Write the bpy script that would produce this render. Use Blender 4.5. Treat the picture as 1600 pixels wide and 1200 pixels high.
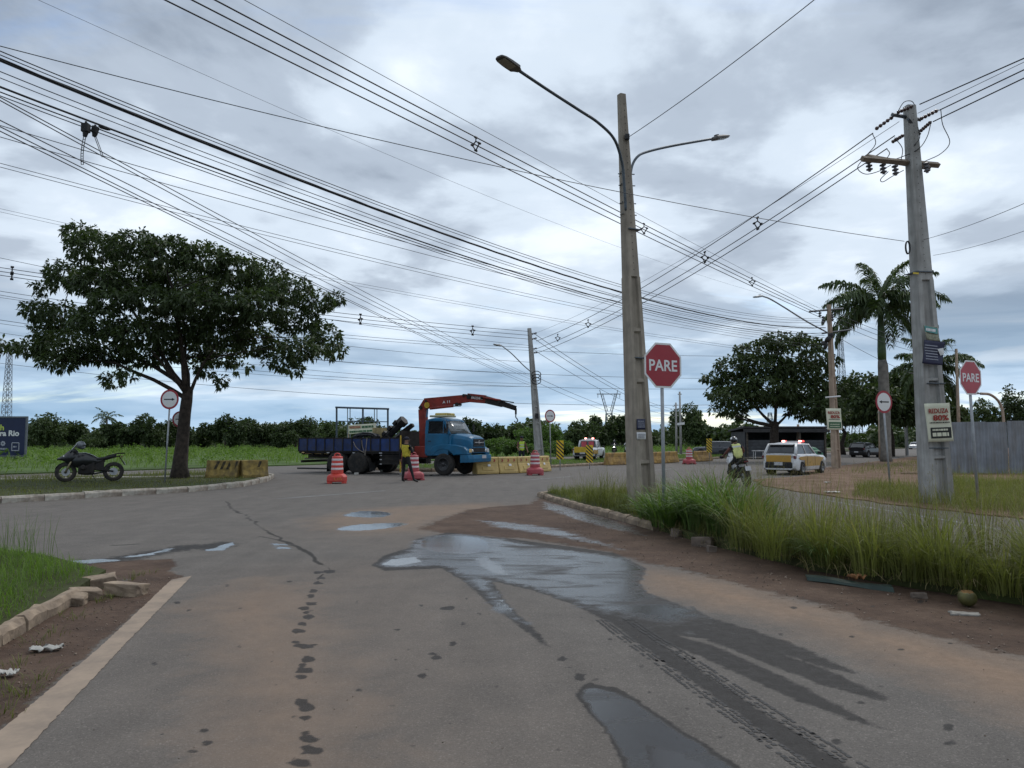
import bpy, bmesh, math, random
import numpy as np
from mathutils import Vector, Matrix, Euler
from mathutils.geometry import tessellate_polygon

sc = bpy.context.scene
for _o in list(bpy.data.objects):
    bpy.data.objects.remove(_o)
col = sc.collection
rnd = random.Random(7)
R = math.radians

# ------------------------------------------------------------------ camera
CH = 1.6
FPX = 1200.0
HOR = 690.0
PITCH = math.atan((HOR - 600) / FPX)
cam_d = bpy.data.cameras.new('camera')
cam = bpy.data.objects.new('camera', cam_d)
col.objects.link(cam)
cam.location = (0, 0, CH)
cam.rotation_euler = (R(90) + PITCH, 0, 0)
cam_d.sensor_width = 36
cam_d.lens = 36 * FPX / 1600
cam_d.clip_start = 0.1
cam_d.clip_end = 6000
sc.camera = cam

# ------------------------------------------------------------------ sky
SUN_EL, SUN_AZ = 52.0, 35.0          # degrees; azimuth clockwise from +Y
w = bpy.data.worlds.new('World')
sc.world = w
w.use_nodes = True
nt = w.node_tree
nt.nodes.clear()


def wn(t, **k):
    n = nt.nodes.new(t)
    for a, b in k.items():
        setattr(n, a, b)
    return n


def wmath(op, a, b=None, c=None, clamp=False):
    n = wn('ShaderNodeMath', operation=op, use_clamp=clamp)
    for i, x in enumerate((a, b, c)):
        if x is None:
            continue
        if isinstance(x, (int, float)):
            n.inputs[i].default_value = x
        else:
            nt.links.new(x, n.inputs[i])
    return n.outputs[0]


def wramp(fac, stops, interp='EASE'):
    n = wn('ShaderNodeValToRGB')
    cr = n.color_ramp
    cr.interpolation = interp
    while len(cr.elements) < len(stops):
        cr.elements.new(0.5)
    for e, (p, c) in zip(cr.elements, stops):
        e.position = p
        e.color = (*c, 1) if len(c) == 3 else c
    nt.links.new(fac, n.inputs[0])
    return n.outputs[0]


def wnoise(vec, scale, detail, rough=0.55, dist=0.0):
    n = wn('ShaderNodeTexNoise')
    n.inputs['Scale'].default_value = scale
    n.inputs['Detail'].default_value = detail
    n.inputs['Roughness'].default_value = rough
    n.inputs['Distortion'].default_value = dist
    nt.links.new(vec, n.inputs['Vector'])
    return n.outputs['Fac']


def wmix(fac, a, b):
    n = wn('ShaderNodeMix', data_type='RGBA')
    if isinstance(fac, (int, float)):
        n.inputs[0].default_value = fac
    else:
        nt.links.new(fac, n.inputs[0])
    for s, x in ((6, a), (7, b)):
        if isinstance(x, tuple):
            n.inputs[s].default_value = (*x, 1)
        else:
            nt.links.new(x, n.inputs[s])
    return n.outputs[2]


SKY_S = 0.1
sky = wn('ShaderNodeTexSky', sky_type='NISHITA', sun_disc=False)
sky.sun_elevation = R(SUN_EL)
sky.sun_rotation = R(SUN_AZ)
sky.air_density = 1.0
sky.dust_density = 0.6
sky.ozone_density = 1.6
tc = wn('ShaderNodeTexCoord')
sx = wn('ShaderNodeSeparateXYZ')
nt.links.new(tc.outputs['Generated'], sx.inputs[0])
zc = wmath('MAXIMUM', sx.outputs[2], 0.0)
den = wmath('ADD', zc, 0.16)
cx = wmath('DIVIDE', sx.outputs[0], den)
cy = wmath('DIVIDE', sx.outputs[1], den)
cv = wn('ShaderNodeCombineXYZ')
nt.links.new(cx, cv.inputs[0])
nt.links.new(cy, cv.inputs[1])
cloud_v = cv.outputs[0]
big = wnoise(cloud_v, 0.55, 3, 0.5, 0.3)
mid = wnoise(cloud_v, 1.25, 8, 0.54, 0.25)
fine = wnoise(cloud_v, 3.4, 7, 0.55, 0.15)
mp = wn('ShaderNodeMapping')
mp.inputs['Location'].default_value = (7.3, 2.1, 0)
mp.inputs['Scale'].default_value = (0.55, 1.0, 1)
nt.links.new(cloud_v, mp.inputs[0])
gap = wnoise(mp.outputs[0], 0.9, 7, 0.6, 0.5)
shade = wmath('ADD', wmath('MULTIPLY', big, 0.40), wmath('ADD', wmath('MULTIPLY', mid, 0.50), wmath('MULTIPLY', fine, 0.13)))
k = 1.0 / SKY_S
cloud_c = wramp(shade, [(0.40, (0.245, 0.295, 0.37)), (0.475, (0.39, 0.455, 0.545)), (0.535, (0.58, 0.665, 0.765)), (0.61, (0.77, 0.84, 0.92))])
# the cloud deck thins towards the horizon: pale blue air between long flat streaks
low = wmath('SUBTRACT', 1.0, wmath('MULTIPLY', zc, 5.0), clamp=True)
mp2 = wn('ShaderNodeMapping')
mp2.inputs['Scale'].default_value = (2.2, 2.2, 22.0)
nt.links.new(tc.outputs['Generated'], mp2.inputs[0])
streak = wnoise(mp2.outputs[0], 1.6, 7, 0.55, 0.4)
streak_c = wramp(streak, [(0.36, (0.215, 0.375, 0.555)), (0.50, (0.32, 0.485, 0.665)), (0.64, (0.56, 0.68, 0.80))])
cloud_c = wmix(wmath('MULTIPLY', low, 0.93), cloud_c, streak_c)
sc_n = wn('ShaderNodeVectorMath', operation='SCALE')
nt.links.new(cloud_c, sc_n.inputs[0])
sc_n.inputs[3].default_value = k
sky_s = wn('ShaderNodeVectorMath', operation='SCALE')
nt.links.new(sky.outputs[0], sky_s.inputs[0])
sky_s.inputs[3].default_value = 1.35
openf = wramp(gap, [(0.57, (0, 0, 0)), (0.70, (0.8, 0.8, 0.8))])
final_c = wmix(openf, sc_n.outputs[0], sky_s.outputs[0])
bg = wn('ShaderNodeBackground')
bg.inputs[1].default_value = SKY_S
nt.links.new(final_c, bg.inputs[0])
wo = wn('ShaderNodeOutputWorld')
nt.links.new(bg.outputs[0], wo.inputs[0])

# ------------------------------------------------------------------ sun behind the clouds
sd = bpy.data.lights.new('sun', 'SUN')
sd.energy = 1.25
sd.angle = R(20)
sd.color = (1.0, 0.97, 0.93)
sun = bpy.data.objects.new('sun', sd)
col.objects.link(sun)
sun.rotation_euler = (R(90 - SUN_EL), 0, R(180 - SUN_AZ))

sc.view_settings.view_transform = 'Standard'
sc.view_settings.look = 'None'
sc.view_settings.exposure = 0.33
sc.view_settings.gamma = 1.0
sc.view_settings.use_curve_mapping = False
sc.cycles.use_denoising = True
sc.cycles.max_bounces = 6
sc.cycles.diffuse_bounces = 3
sc.cycles.glossy_bounces = 3
sc.cycles.transmission_bounces = 4
sc.cycles.transparent_max_bounces = 6


# ------------------------------------------------------------------ survey helpers (camera station -> metres)
def ray(px, py):
    c, s = math.cos(PITCH), math.sin(PITCH)
    a, b = (px - 800) / FPX, (600 - py) / FPX
    return Vector((a, c - s * b, s + c * b))


def G(px, py, z=0.0):
    d = ray(px, py)
    t = (z - CH) / d.z
    return Vector((d.x * t, d.y * t, z))


def P(px, py, Y):
    d = ray(px, py)
    t = Y / d.y
    return Vector((d.x * t, Y, CH + d.z * t))


RD = Vector((0.559, 0.829, 0)).normalized()       # direction of the main road
RN = Vector((RD.y, -RD.x, 0))


def RS(s, n, z=0.0):
    v = RD * s + RN * n
    return Vector((v.x, v.y, z))


# ------------------------------------------------------------------ materials
MATS = {}


def M(name, colr, rough=0.6, var=0.12, scale=5.0, bump=0.0, metal=0.0, spec=0.4, dirt=None, dirt_amt=0.0, dirt_scale=2.0, coat=0.0, zs=1.0):
    if name in MATS:
        return MATS[name]
    m = bpy.data.materials.new(name)
    m.use_nodes = True
    t = m.node_tree
    b = t.nodes['Principled BSDF']
    b.inputs['Roughness'].default_value = rough
    b.inputs['Metallic'].default_value = metal
    b.inputs['Specular IOR Level'].default_value = spec
    if coat:
        b.inputs['Coat Weight'].default_value = coat
        b.inputs['Coat Roughness'].default_value = 0.12
    tcn = t.nodes.new('ShaderNodeTexCoord')
    n = t.nodes.new('ShaderNodeTexNoise')
    n.inputs['Scale'].default_value = scale
    n.inputs['Detail'].default_value = 6
    t.links.new(tcn.outputs['Object'], n.inputs['Vector'])
    r = t.nodes.new('ShaderNodeValToRGB')
    lo = [max(0, c * (1 - var * 1.6)) for c in colr]
    hi = [min(1, c * (1 + var * 1.6)) for c in colr]
    r.color_ramp.elements[0].position = 0.3
    r.color_ramp.elements[0].color = (*lo, 1)
    r.color_ramp.elements[1].position = 0.7
    r.color_ramp.elements[1].color = (*hi, 1)
    t.links.new(n.outputs['Fac'], r.inputs[0])
    out = r.outputs[0]
    if dirt:
        n2 = t.nodes.new('ShaderNodeTexNoise')
        n2.inputs['Scale'].default_value = dirt_scale
        n2.inputs['Detail'].default_value = 9
        n2.inputs['Roughness'].default_value = 0.65
        mpn = t.nodes.new('ShaderNodeMapping')
        mpn.inputs['Scale'].default_value = (1, 1, zs)
        t.links.new(tcn.outputs['Object'], mpn.inputs[0])
        t.links.new(mpn.outputs[0], n2.inputs['Vector'])
        r2 = t.nodes.new('ShaderNodeValToRGB')
        r2.color_ramp.elements[0].position = 0.42
        r2.color_ramp.elements[0].color = (0, 0, 0, 1)
        r2.color_ramp.elements[1].position = 0.68
        r2.color_ramp.elements[1].color = (dirt_amt,) * 3 + (1,)
        t.links.new(n2.outputs['Fac'], r2.inputs[0])
        mx = t.nodes.new('ShaderNodeMix')
        mx.data_type = 'RGBA'
        t.links.new(r2.outputs[0], mx.inputs[0])
        t.links.new(out, mx.inputs[6])
        mx.inputs[7].default_value = (*dirt, 1)
        out = mx.outputs[2]
    t.links.new(out, b.inputs['Base Color'])
    if bump:
        bp = t.nodes.new('ShaderNodeBump')
        bp.inputs['Strength'].default_value = bump
        bp.inputs['Distance'].default_value = 0.02
        t.links.new(n.outputs['Fac'], bp.inputs['Height'])
        t.links.new(bp.outputs[0], b.inputs['Normal'])
    MATS[name] = m
    return m


def leaf_mat(name, dark, light, rough=0.55, trans=0.3, dry=None):
    m = bpy.data.materials.new(name)
    m.use_nodes = True
    t = m.node_tree
    b = t.nodes['Principled BSDF']
    b.inputs['Roughness'].default_value = rough
    b.inputs['Specular IOR Level'].default_value = 0.3
    a = t.nodes.new('ShaderNodeAttribute')
    a.attribute_name = 'tint'
    r = t.nodes.new('ShaderNodeValToRGB')
    r.color_ramp.elements[0].color = (*dark, 1)
    r.color_ramp.elements[1].color = (*light, 1)
    r.color_ramp.elements[1].position = 0.85 if dry else 1.0
    if dry:
        e = r.color_ramp.elements.new(1.0)
        e.color = (*dry, 1)
    t.links.new(a.outputs['Fac'], r.inputs[0])
    t.links.new(r.outputs[0], b.inputs['Base Color'])
    tr = t.nodes.new('ShaderNodeBsdfTranslucent')
    g = t.nodes.new('ShaderNodeMix')
    g.data_type = 'RGBA'
    g.blend_type = 'MULTIPLY'
    g.inputs[0].default_value = 1
    g.inputs[7].default_value = (1.1, 1.25, 0.6, 1)
    t.links.new(r.outputs[0], g.inputs[6])
    t.links.new(g.outputs[2], tr.inputs[0])
    mx = t.nodes.new('ShaderNodeMixShader')
    mx.inputs[0].default_value = trans
    o = t.nodes['Material Output']
    t.links.new(b.outputs[0], mx.inputs[1])
    t.links.new(tr.outputs[0], mx.inputs[2])
    t.links.new(mx.outputs[0], o.inputs[0])
    MATS[name] = m
    return m


def emit_mat(name, colr, strength, base=(0.3, 0.02, 0.02)):
    m = bpy.data.materials.new(name)
    m.use_nodes = True
    b = m.node_tree.nodes['Principled BSDF']
    b.inputs['Base Color'].default_value = (*base, 1)
    b.inputs['Emission Color'].default_value = (*colr, 1)
    b.inputs['Emission Strength'].default_value = strength
    MATS[name] = m
    return m


def glass_mat(name, tint=(0.02, 0.025, 0.03), rough=0.06):
    m = M(name, tint, rough, 0.05, 2, spec=0.9)
    return m


# ------------------------------------------------------------------ object helpers
def tag(o, label=None, cat=None, group=None, kind=None):
    if label:
        o['label'] = label
    if cat:
        o['category'] = cat
    if group:
        o['group'] = group
    if kind:
        o['kind'] = kind
    return o


def empty(name, loc=(0, 0, 0), rz=0.0, label=None, cat=None, group=None, kind=None):
    o = bpy.data.objects.new(name, None)
    o.empty_display_size = 0.2
    col.objects.link(o)
    o.location = loc
    o.rotation_euler = (0, 0, rz)
    return tag(o, label, cat, group, kind)


def link_mesh(name, me, mat=None, parent=None, smooth=False, bevel=0.0, bseg=2):
    o = bpy.data.objects.new(name, me)
    col.objects.link(o)
    if mat is not None and not me.materials:
        me.materials.append(mat)
    if parent:
        o.parent = parent
    if smooth:
        me.shade_smooth()
    if bevel:
        b = o.modifiers.new('bevel', 'BEVEL')
        b.width = bevel
        b.segments = bseg
        b.limit_method = 'ANGLE'
        b.angle_limit = R(35)
    return o


def copy_tree(o, parent=None):
    c = o.copy()
    col.objects.link(c)
    c.parent = parent
    for ch in o.children:
        copy_tree(ch, c)
    return c


class MB:
    def __init__(self):
        self.v, self.f = [], []

    def add(self, vs, fs, mtx=None):
        k0 = len(self.v)
        if mtx is not None:
            vs = [mtx @ Vector(x) for x in vs]
        self.v += [tuple(x) for x in vs]
        self.f += [tuple(i + k0 for i in q) for q in fs]
        return self

    def box(self, c, s, rot=None, taper=(1, 1)):
        hx, hy, hz = s[0] / 2, s[1] / 2, s[2] / 2
        tx, ty = taper
        vs = [(-hx, -hy, -hz), (hx, -hy, -hz), (hx, hy, -hz), (-hx, hy, -hz),
              (-hx * tx, -hy * ty, hz), (hx * tx, -hy * ty, hz), (hx * tx, hy * ty, hz), (-hx * tx, hy * ty, hz)]
        fs = [(0, 3, 2, 1), (4, 5, 6, 7), (0, 1, 5, 4), (1, 2, 6, 5), (2, 3, 7, 6), (3, 0, 4, 7)]
        mt = Matrix.Translation(c)
        if rot is not None:
            mt = mt @ Euler(rot).to_matrix().to_4x4()
        return self.add(vs, fs, mt)

    def tube(self, pts, r, n=8, caps=True):
        pts = [Vector(p) for p in pts]
        m = len(pts)
        rs = [r] * m if isinstance(r, (int, float)) else list(r)
        vs, fs = [], []
        up0 = None
        for i, p in enumerate(pts):
            d = (pts[min(i + 1, m - 1)] - pts[max(i - 1, 0)]).normalized()
            if up0 is None:
                ref = Vector((0, 0, 1)) if abs(d.z) < 0.9 else Vector((1, 0, 0))
                a = d.cross(ref).normalized()
            else:
                a = (up0 - d * up0.dot(d))
                a = a.normalized() if a.length > 1e-6 else d.orthogonal().normalized()
            up0 = a
            b = d.cross(a)
            for j in range(n):
                t = 2 * math.pi * j / n
                vs.append(p + (a * math.cos(t) + b * math.sin(t)) * rs[i])
        for i in range(m - 1):
            for j in range(n):
                j2 = (j + 1) % n
                fs.append((i * n + j, i * n + j2, (i + 1) * n + j2, (i + 1) * n + j))
        if caps:
            fs.append(tuple(range(n))[::-1])
            fs.append(tuple((m - 1) * n + j for j in range(n)))
        return self.add(vs, fs)

    def lathe(self, prof, n=16, mtx=None, caps=True):
        vs, fs = [], []
        for r, z in prof:
            for j in range(n):
                t = 2 * math.pi * j / n
                vs.append((r * math.cos(t), r * math.sin(t), z))
        for i in range(len(prof) - 1):
            for j in range(n):
                j2 = (j + 1) % n
                fs.append((i * n + j, i * n + j2, (i + 1) * n + j2, (i + 1) * n + j))
        if caps:
            fs.append(tuple(range(n))[::-1])
            fs.append(tuple((len(prof) - 1) * n + j for j in range(n)))
        return self.add(vs, fs, mtx)

    def prism(self, poly, c0, c1, axis='y', mtx=None):
        def pt(a, b, c):
            return {'y': (a, c, b), 'x': (c, a, b), 'z': (a, b, c)}[axis]
        n = len(poly)
        vs = [pt(a, b, c0) for a, b in poly] + [pt(a, b, c1) for a, b in poly]
        fs = [tuple(range(n)), tuple(range(2 * n - 1, n - 1, -1))]
        for i in range(n):
            j = (i + 1) % n
            fs.append((i, i + n, j + n, j))
        return self.add(vs, fs, mtx)

    def ell(self, c, r, nu=12, nv=8, mtx=None):
        vs = [(0, 0, -1)]
        for i in range(1, nv):
            ph = -math.pi / 2 + math.pi * i / nv
            for j in range(nu):
                t = 2 * math.pi * j / nu
                vs.append((math.cos(ph) * math.cos(t), math.cos(ph) * math.sin(t), math.sin(ph)))
        vs.append((0, 0, 1))
        fs = []
        for j in range(nu):
            fs.append((0, 1 + (j + 1) % nu, 1 + j))
        for i in range(nv - 2):
            for j in range(nu):
                a, b = 1 + i * nu + j, 1 + i * nu + (j + 1) % nu
                fs.append((a, b, b + nu, a + nu))
        last = len(vs) - 1
        for j in range(nu):
            fs.append((last, 1 + (nv - 2) * nu + j, 1 + (nv - 2) * nu + (j + 1) % nu))
        if isinstance(r, (int, float)):
            r = (r, r, r)
        mt = Matrix.Translation(c) @ Matrix.Diagonal((*r, 1))
        if mtx is not None:
            mt = mtx @ mt
        return self.add(vs, fs, mt)

    def loft(self, rings, caps=True, closed=True):
        n = len(rings[0])
        vs = [p for r_ in rings for p in r_]
        fs = []
        for i in range(len(rings) - 1):
            for j in range(n if closed else n - 1):
                j2 = (j + 1) % n
                fs.append((i * n + j, i * n + j2, (i + 1) * n + j2, (i + 1) * n + j))
        if caps:
            fs.append(tuple(range(n))[::-1])
            fs.append(tuple((len(rings) - 1) * n + j for j in range(n)))
        return self.add(vs, fs)

    def mesh(self, name):
        me = bpy.data.meshes.new(name)
        me.from_pydata(self.v, [], self.f)
        bm = bmesh.new()
        bm.from_mesh(me)
        bmesh.ops.recalc_face_normals(bm, faces=bm.faces)
        bm.to_mesh(me)
        bm.free()
        return me

    def build(self, name, mat, parent=None, smooth=False, bevel=0.0, bseg=2):
        return link_mesh(name, self.mesh(name), mat, parent, smooth, bevel, bseg)


def np_mesh(name, verts, faces, mat, parent=None, tint=None, attrs=None, smooth=False):
    verts = np.asarray(verts, dtype=np.float32)
    faces = np.asarray(faces, dtype=np.int32)
    me = bpy.data.meshes.new(name)
    nf, k_ = faces.shape
    me.vertices.add(len(verts))
    me.vertices.foreach_set('co', verts.ravel())
    me.loops.add(nf * k_)
    me.loops.foreach_set('vertex_index', faces.ravel())
    me.polygons.add(nf)
    me.polygons.foreach_set('loop_start', np.arange(0, nf * k_, k_, dtype=np.int32))
    me.update(calc_edges=True)
    if tint is not None:
        a = me.attributes.new('tint', 'FLOAT', 'POINT')
        a.data.foreach_set('value', np.asarray(tint, dtype=np.float32))
    for an, av in (attrs or {}).items():
        a = me.attributes.new(an, 'FLOAT', 'POINT')
        a.data.foreach_set('value', np.asarray(av, dtype=np.float32))
    me.materials.append(mat)
    if smooth:
        me.shade_smooth()
    o = bpy.data.objects.new(name, me)
    col.objects.link(o)
    if parent:
        o.parent = parent
    return o


def text(name, s, mat, parent, mtx, width, height, bold=0.0, thick=0.002):
    """Raised lettering: the words fitted into width x height, centred on mtx (x right, y up, z out)."""
    cu = bpy.data.curves.new(name, 'FONT')
    cu.body = s
    cu.size = 1.0
    cu.offset = bold
    cu.extrude = 0.01
    cu.resolution_u = 3
    to = bpy.data.objects.new('tmp_text', cu)
    col.objects.link(to)
    dg = bpy.context.evaluated_depsgraph_get()
    me = bpy.data.meshes.new_from_object(to.evaluated_get(dg))
    bpy.data.objects.remove(to)
    bpy.data.curves.remove(cu)
    n = len(me.vertices)
    co = np.zeros(n * 3, dtype=np.float32)
    me.vertices.foreach_get('co', co)
    co = co.reshape(-1, 3)
    mn, mxx = co.min(0), co.max(0)
    cc = (mn + mxx) / 2
    ex = np.maximum(mxx - mn, 1e-4)
    co = (co - cc) / ex * np.array([width, height, thick * 2])
    h = np.c_[co, np.ones(n)]
    co = (h @ np.array(mtx).T)[:, :3]
    me.vertices.foreach_set('co', co.astype(np.float32).ravel())
    me.materials.clear()
    me.materials.append(mat)
    me.update()
    me.name = name
    o = bpy.data.objects.new(name, me)
    col.objects.link(o)
    if parent:
        o.parent = parent
    return o


def face_mtx(origin, normal, up=(0, 0, 1)):
    z = Vector(normal).normalized()
    x = Vector(up).cross(z).normalized()
    y = z.cross(x)
    m = Matrix((x, y, z)).transposed().to_4x4()
    m.translation = Vector(origin)
    return m

# ================================================================== GROUND AND ROADS
def sheet(name, pts, z, mat, kind='structure', parent=None, label=None):
    vs = [(p[0], p[1], z) for p in pts]
    tri = tessellate_polygon([[Vector(v) for v in vs]])
    me = bpy.data.meshes.new(name)
    me.from_pydata(vs, [], [tuple(t) for t in tri])
    bm = bmesh.new()
    bm.from_mesh(me)
    bmesh.ops.recalc_face_normals(bm, faces=bm.faces)
    for f in bm.faces:
        if f.normal.z < 0:
            f.normal_flip()
    bm.to_mesh(me)
    bm.free()
    o = link_mesh(name, me, mat, parent)
    return tag(o, label, None, None, kind)


def slab(name, pts, z0, z1, mat, kind='structure', label=None):
    mb = MB()
    n = len(pts)
    vs = [(p[0], p[1], z0) for p in pts] + [(p[0], p[1], z1) for p in pts]
    tri = tessellate_polygon([[Vector(v) for v in vs[n:]]])
    fs = [tuple(i + n for i in t) for t in tri] + [(i, (i + 1) % n, (i + 1) % n + n, i + n) for i in range(n)]
    mb.add(vs, fs)
    o = mb.build(name, mat)
    return tag(o, label, None, None, kind)


def ground_mat(name, c1, c2, c3=None, scale=1.2, rough=0.95, bump=0.5):
    m = bpy.data.materials.new(name)
    m.use_nodes = True
    t = m.node_tree
    b = t.nodes['Principled BSDF']
    b.inputs['Roughness'].default_value = rough
    b.inputs['Specular IOR Level'].default_value = 0.15
    g = t.nodes.new('ShaderNodeNewGeometry')
    n = t.nodes.new('ShaderNodeTexNoise')
    n.inputs['Scale'].default_value = scale
    n.inputs['Detail'].default_value = 10
    n.inputs['Roughness'].default_value = 0.65
    t.links.new(g.outputs['Position'], n.inputs['Vector'])
    r = t.nodes.new('ShaderNodeValToRGB')
    r.color_ramp.elements[0].position = 0.36
    r.color_ramp.elements[0].color = (*c1, 1)
    r.color_ramp.elements[1].position = 0.64
    r.color_ramp.elements[1].color = (*c2, 1)
    if c3:
        e = r.color_ramp.elements.new(0.5)
        e.color = (*c3, 1)
    t.links.new(n.outputs['Fac'], r.inputs[0])
    t.links.new(r.outputs[0], b.inputs['Base Color'])
    n2 = t.nodes.new('ShaderNodeTexNoise')
    n2.inputs['Scale'].default_value = 18
    n2.inputs['Detail'].default_value = 6
    t.links.new(g.outputs['Position'], n2.inputs['Vector'])
    bp = t.nodes.new('ShaderNodeBump')
    bp.inputs['Strength'].default_value = bump
    bp.inputs['Distance'].default_value = 0.03
    t.links.new(n2.outputs['Fac'], bp.inputs['Height'])
    t.links.new(bp.outputs[0], b.inputs['Normal'])
    MATS[name] = m
    return m


earth_m = ground_mat('earth', (0.055, 0.05, 0.02), (0.10, 0.12, 0.035), scale=0.25)
lawn_soil = ground_mat('lawn_soil', (0.035, 0.032, 0.016), (0.06, 0.075, 0.024), scale=1.6)
field_soil = ground_mat('field_soil', (0.045, 0.07, 0.02), (0.085, 0.135, 0.035), scale=0.22)
dirt_m = ground_mat('corner_dirt', (0.11, 0.065, 0.042), (0.20, 0.135, 0.092), (0.15, 0.095, 0.064), scale=0.8)


def road_material():
    """Worn asphalt; attributes carry where water, damp, mud and dust lie on it."""
    m = bpy.data.materials.new('asphalt')
    m.use_nodes = True
    t = m.node_tree
    L = t.links
    b = t.nodes['Principled BSDF']
    geo = t.nodes.new('ShaderNodeNewGeometry')

    def noise(scale, detail=6, rough=0.6, vec=None, dist=0):
        n = t.nodes.new('ShaderNodeTexNoise')
        n.inputs['Scale'].default_value = scale
        n.inputs['Detail'].default_value = detail
        n.inputs['Roughness'].default_value = rough
        n.inputs['Distortion'].default_value = dist
        L.new(vec or geo.outputs['Position'], n.inputs['Vector'])
        return n.outputs['Fac']

    def ramp(fac, stops):
        r = t.nodes.new('ShaderNodeValToRGB')
        while len(r.color_ramp.elements) < len(stops):
            r.color_ramp.elements.new(0.5)
        for e, (p, c) in zip(r.color_ramp.elements, stops):
            e.position = p
            e.color = (*c, 1) if not isinstance(c, (int, float)) else (c, c, c, 1)
        L.new(fac, r.inputs[0])
        return r.outputs[0]

    def mathn(op, a, b_=None, clamp=False):
        n = t.nodes.new('ShaderNodeMath')
        n.operation = op
        n.use_clamp = clamp
        for i, x in enumerate((a, b_)):
            if x is None:
                continue
            if isinstance(x, (int, float)):
                n.inputs[i].default_value = x
            else:
                L.new(x, n.inputs[i])
        return n.outputs[0]

    def mix(fac, a, b_, blend='MIX'):
        n = t.nodes.new('ShaderNodeMix')
        n.data_type = 'RGBA'
        n.blend_type = blend
        if isinstance(fac, (int, float)):
            n.inputs[0].default_value = fac
        else:
            L.new(fac, n.inputs[0])
        for s, x in ((6, a), (7, b_)):
            if isinstance(x, tuple):
                n.inputs[s].default_value = (*x, 1)
            else:
                L.new(x, n.inputs[s])
        return n.outputs[2]

    def attr(nm):
        a = t.nodes.new('ShaderNodeAttribute')
        a.attribute_name = nm
        return a.outputs['Fac']

    n_big = noise(0.22, 5)
    n_mid = noise(1.7, 8, 0.65)
    n_fine = noise(11, 6, 0.7)
    n_edge = noise(4.2, 9, 0.68)
    n_grain = noise(160, 3, 0.8)
    vor = t.nodes.new('ShaderNodeTexVoronoi')
    vor.inputs['Scale'].default_value = 110
    L.new(geo.outputs['Position'], vor.inputs['Vector'])
    agg = vor.outputs['Color']
    base = ramp(n_big, [(0.3, (0.106, 0.095, 0.085)), (0.7, (0.148, 0.132, 0.117))])
    base = mix(0.55, base, ramp(n_mid, [(0.3, (0.094, 0.084, 0.075)), (0.7, (0.156, 0.138, 0.121))]))
    sep = t.nodes.new('ShaderNodeSeparateColor')
    L.new(agg, sep.inputs[0])
    base = mix(0.5, base, ramp(sep.outputs[0], [(0.0, 0.60), (0.55, 1.0), (0.90, 1.15), (1.0, 2.0)]), 'MULTIPLY')
    st2 = t.nodes.new('ShaderNodeMapping')
    st2.inputs['Scale'].default_value = (3.0, 0.28, 1)
    st2.inputs['Rotation'].default_value = (0, 0, 0.12)
    L.new(geo.outputs['Position'], st2.inputs[0])
    base = mix(0.4, base, ramp(noise(1.0, 6, 0.6, st2.outputs[0]), [(0.3, 0.80), (0.5, 1.0), (0.7, 1.18)]), 'MULTIPLY')
    base = mix(0.45, base, ramp(n_grain, [(0.3, 0.7), (0.7, 1.3)]), 'MULTIPLY')

    def edge(nm, amp, soft, nz=None, wob=0.0):
        f = mathn('ADD', attr(nm), mathn('MULTIPLY', mathn('SUBTRACT', nz or n_fine, 0.5), amp))
        if wob:
            f = mathn('ADD', f, mathn('MULTIPLY', mathn('SUBTRACT', n_edge, 0.5), wob))
        return ramp(f, [(max(0.0, 0.5 - soft), 0.0), (min(1.0, 0.5 + soft), 1.0)])

    dust = edge('dust', 0.75, 0.34, n_mid, 0.4)
    base = mix(mathn('MULTIPLY', dust, 0.8), base, ramp(n_fine, [(0.3, (0.205, 0.135, 0.088)), (0.7, (0.285, 0.195, 0.132))]))
    tan = attr('tan')
    base = mix(mathn('MULTIPLY', tan, mathn('MULTIPLY', n_mid, 1.0)), base, (0.185, 0.140, 0.108))
    mud = edge('mud', 0.7, 0.10, wob=1.0)
    mud_c = mix(0.5, ramp(n_fine, [(0.28, (0.042, 0.024, 0.015)), (0.5, (0.078, 0.047, 0.031)), (0.74, (0.130, 0.082, 0.056))]), ramp(n_mid, [(0.34, (0.038, 0.022, 0.015)), (0.5, (0.084, 0.050, 0.033)), (0.66, (0.135, 0.088, 0.060))]))
    base = mix(mathn('MULTIPLY', mud, 0.95), base, mud_c)
    damp = edge('damp', 0.8, 0.12, wob=0.8)
    base = mix(mathn('MULTIPLY', damp, 0.95), base, mix(0.88, base, (0.020, 0.018, 0.017)))
    stretch = t.nodes.new('ShaderNodeMapping')
    stretch.inputs['Scale'].default_value = (0.9, 2.6, 1)
    stretch.inputs['Rotation'].default_value = (0, 0, 0.35)
    L.new(geo.outputs['Position'], stretch.inputs[0])
    n_flow = noise(1.0, 8, 0.6, stretch.outputs[0], 0.5)
    film = mathn('MULTIPLY', edge('film', 0.6, 0.14, wob=1.0), ramp(n_flow, [(0.34, 1.0), (0.52, 0.95), (0.66, 0.35)]))
    base = mix(mathn('MULTIPLY', film, 0.9), base, mix(0.85, base, (0.020, 0.018, 0.017)))
    crack = edge('crack', 0.55, 0.10)
    base = mix(mathn('MULTIPLY', crack, 0.85), base, (0.022, 0.020, 0.018))
    water = edge('water', 0.7, 0.06, wob=0.5)
    base = mix(water, base, (0.030, 0.026, 0.023))
    L.new(base, b.inputs['Base Color'])
    rough = mix(mathn('MULTIPLY', damp, 1.0), (0.88, 0.88, 0.88), ramp(n_fine, [(0.3, 0.55), (0.7, 0.75)]))
    rough = mix(film, rough, ramp(n_flow, [(0.28, 0.10), (0.5, 0.19), (0.72, 0.34)]))
    wr = ramp(n_flow, [(0.30, 0.02), (0.50, 0.06), (0.70, 0.14)])
    rough = mix(water, rough, wr)
    L.new(rough, b.inputs['Roughness'])
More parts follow.
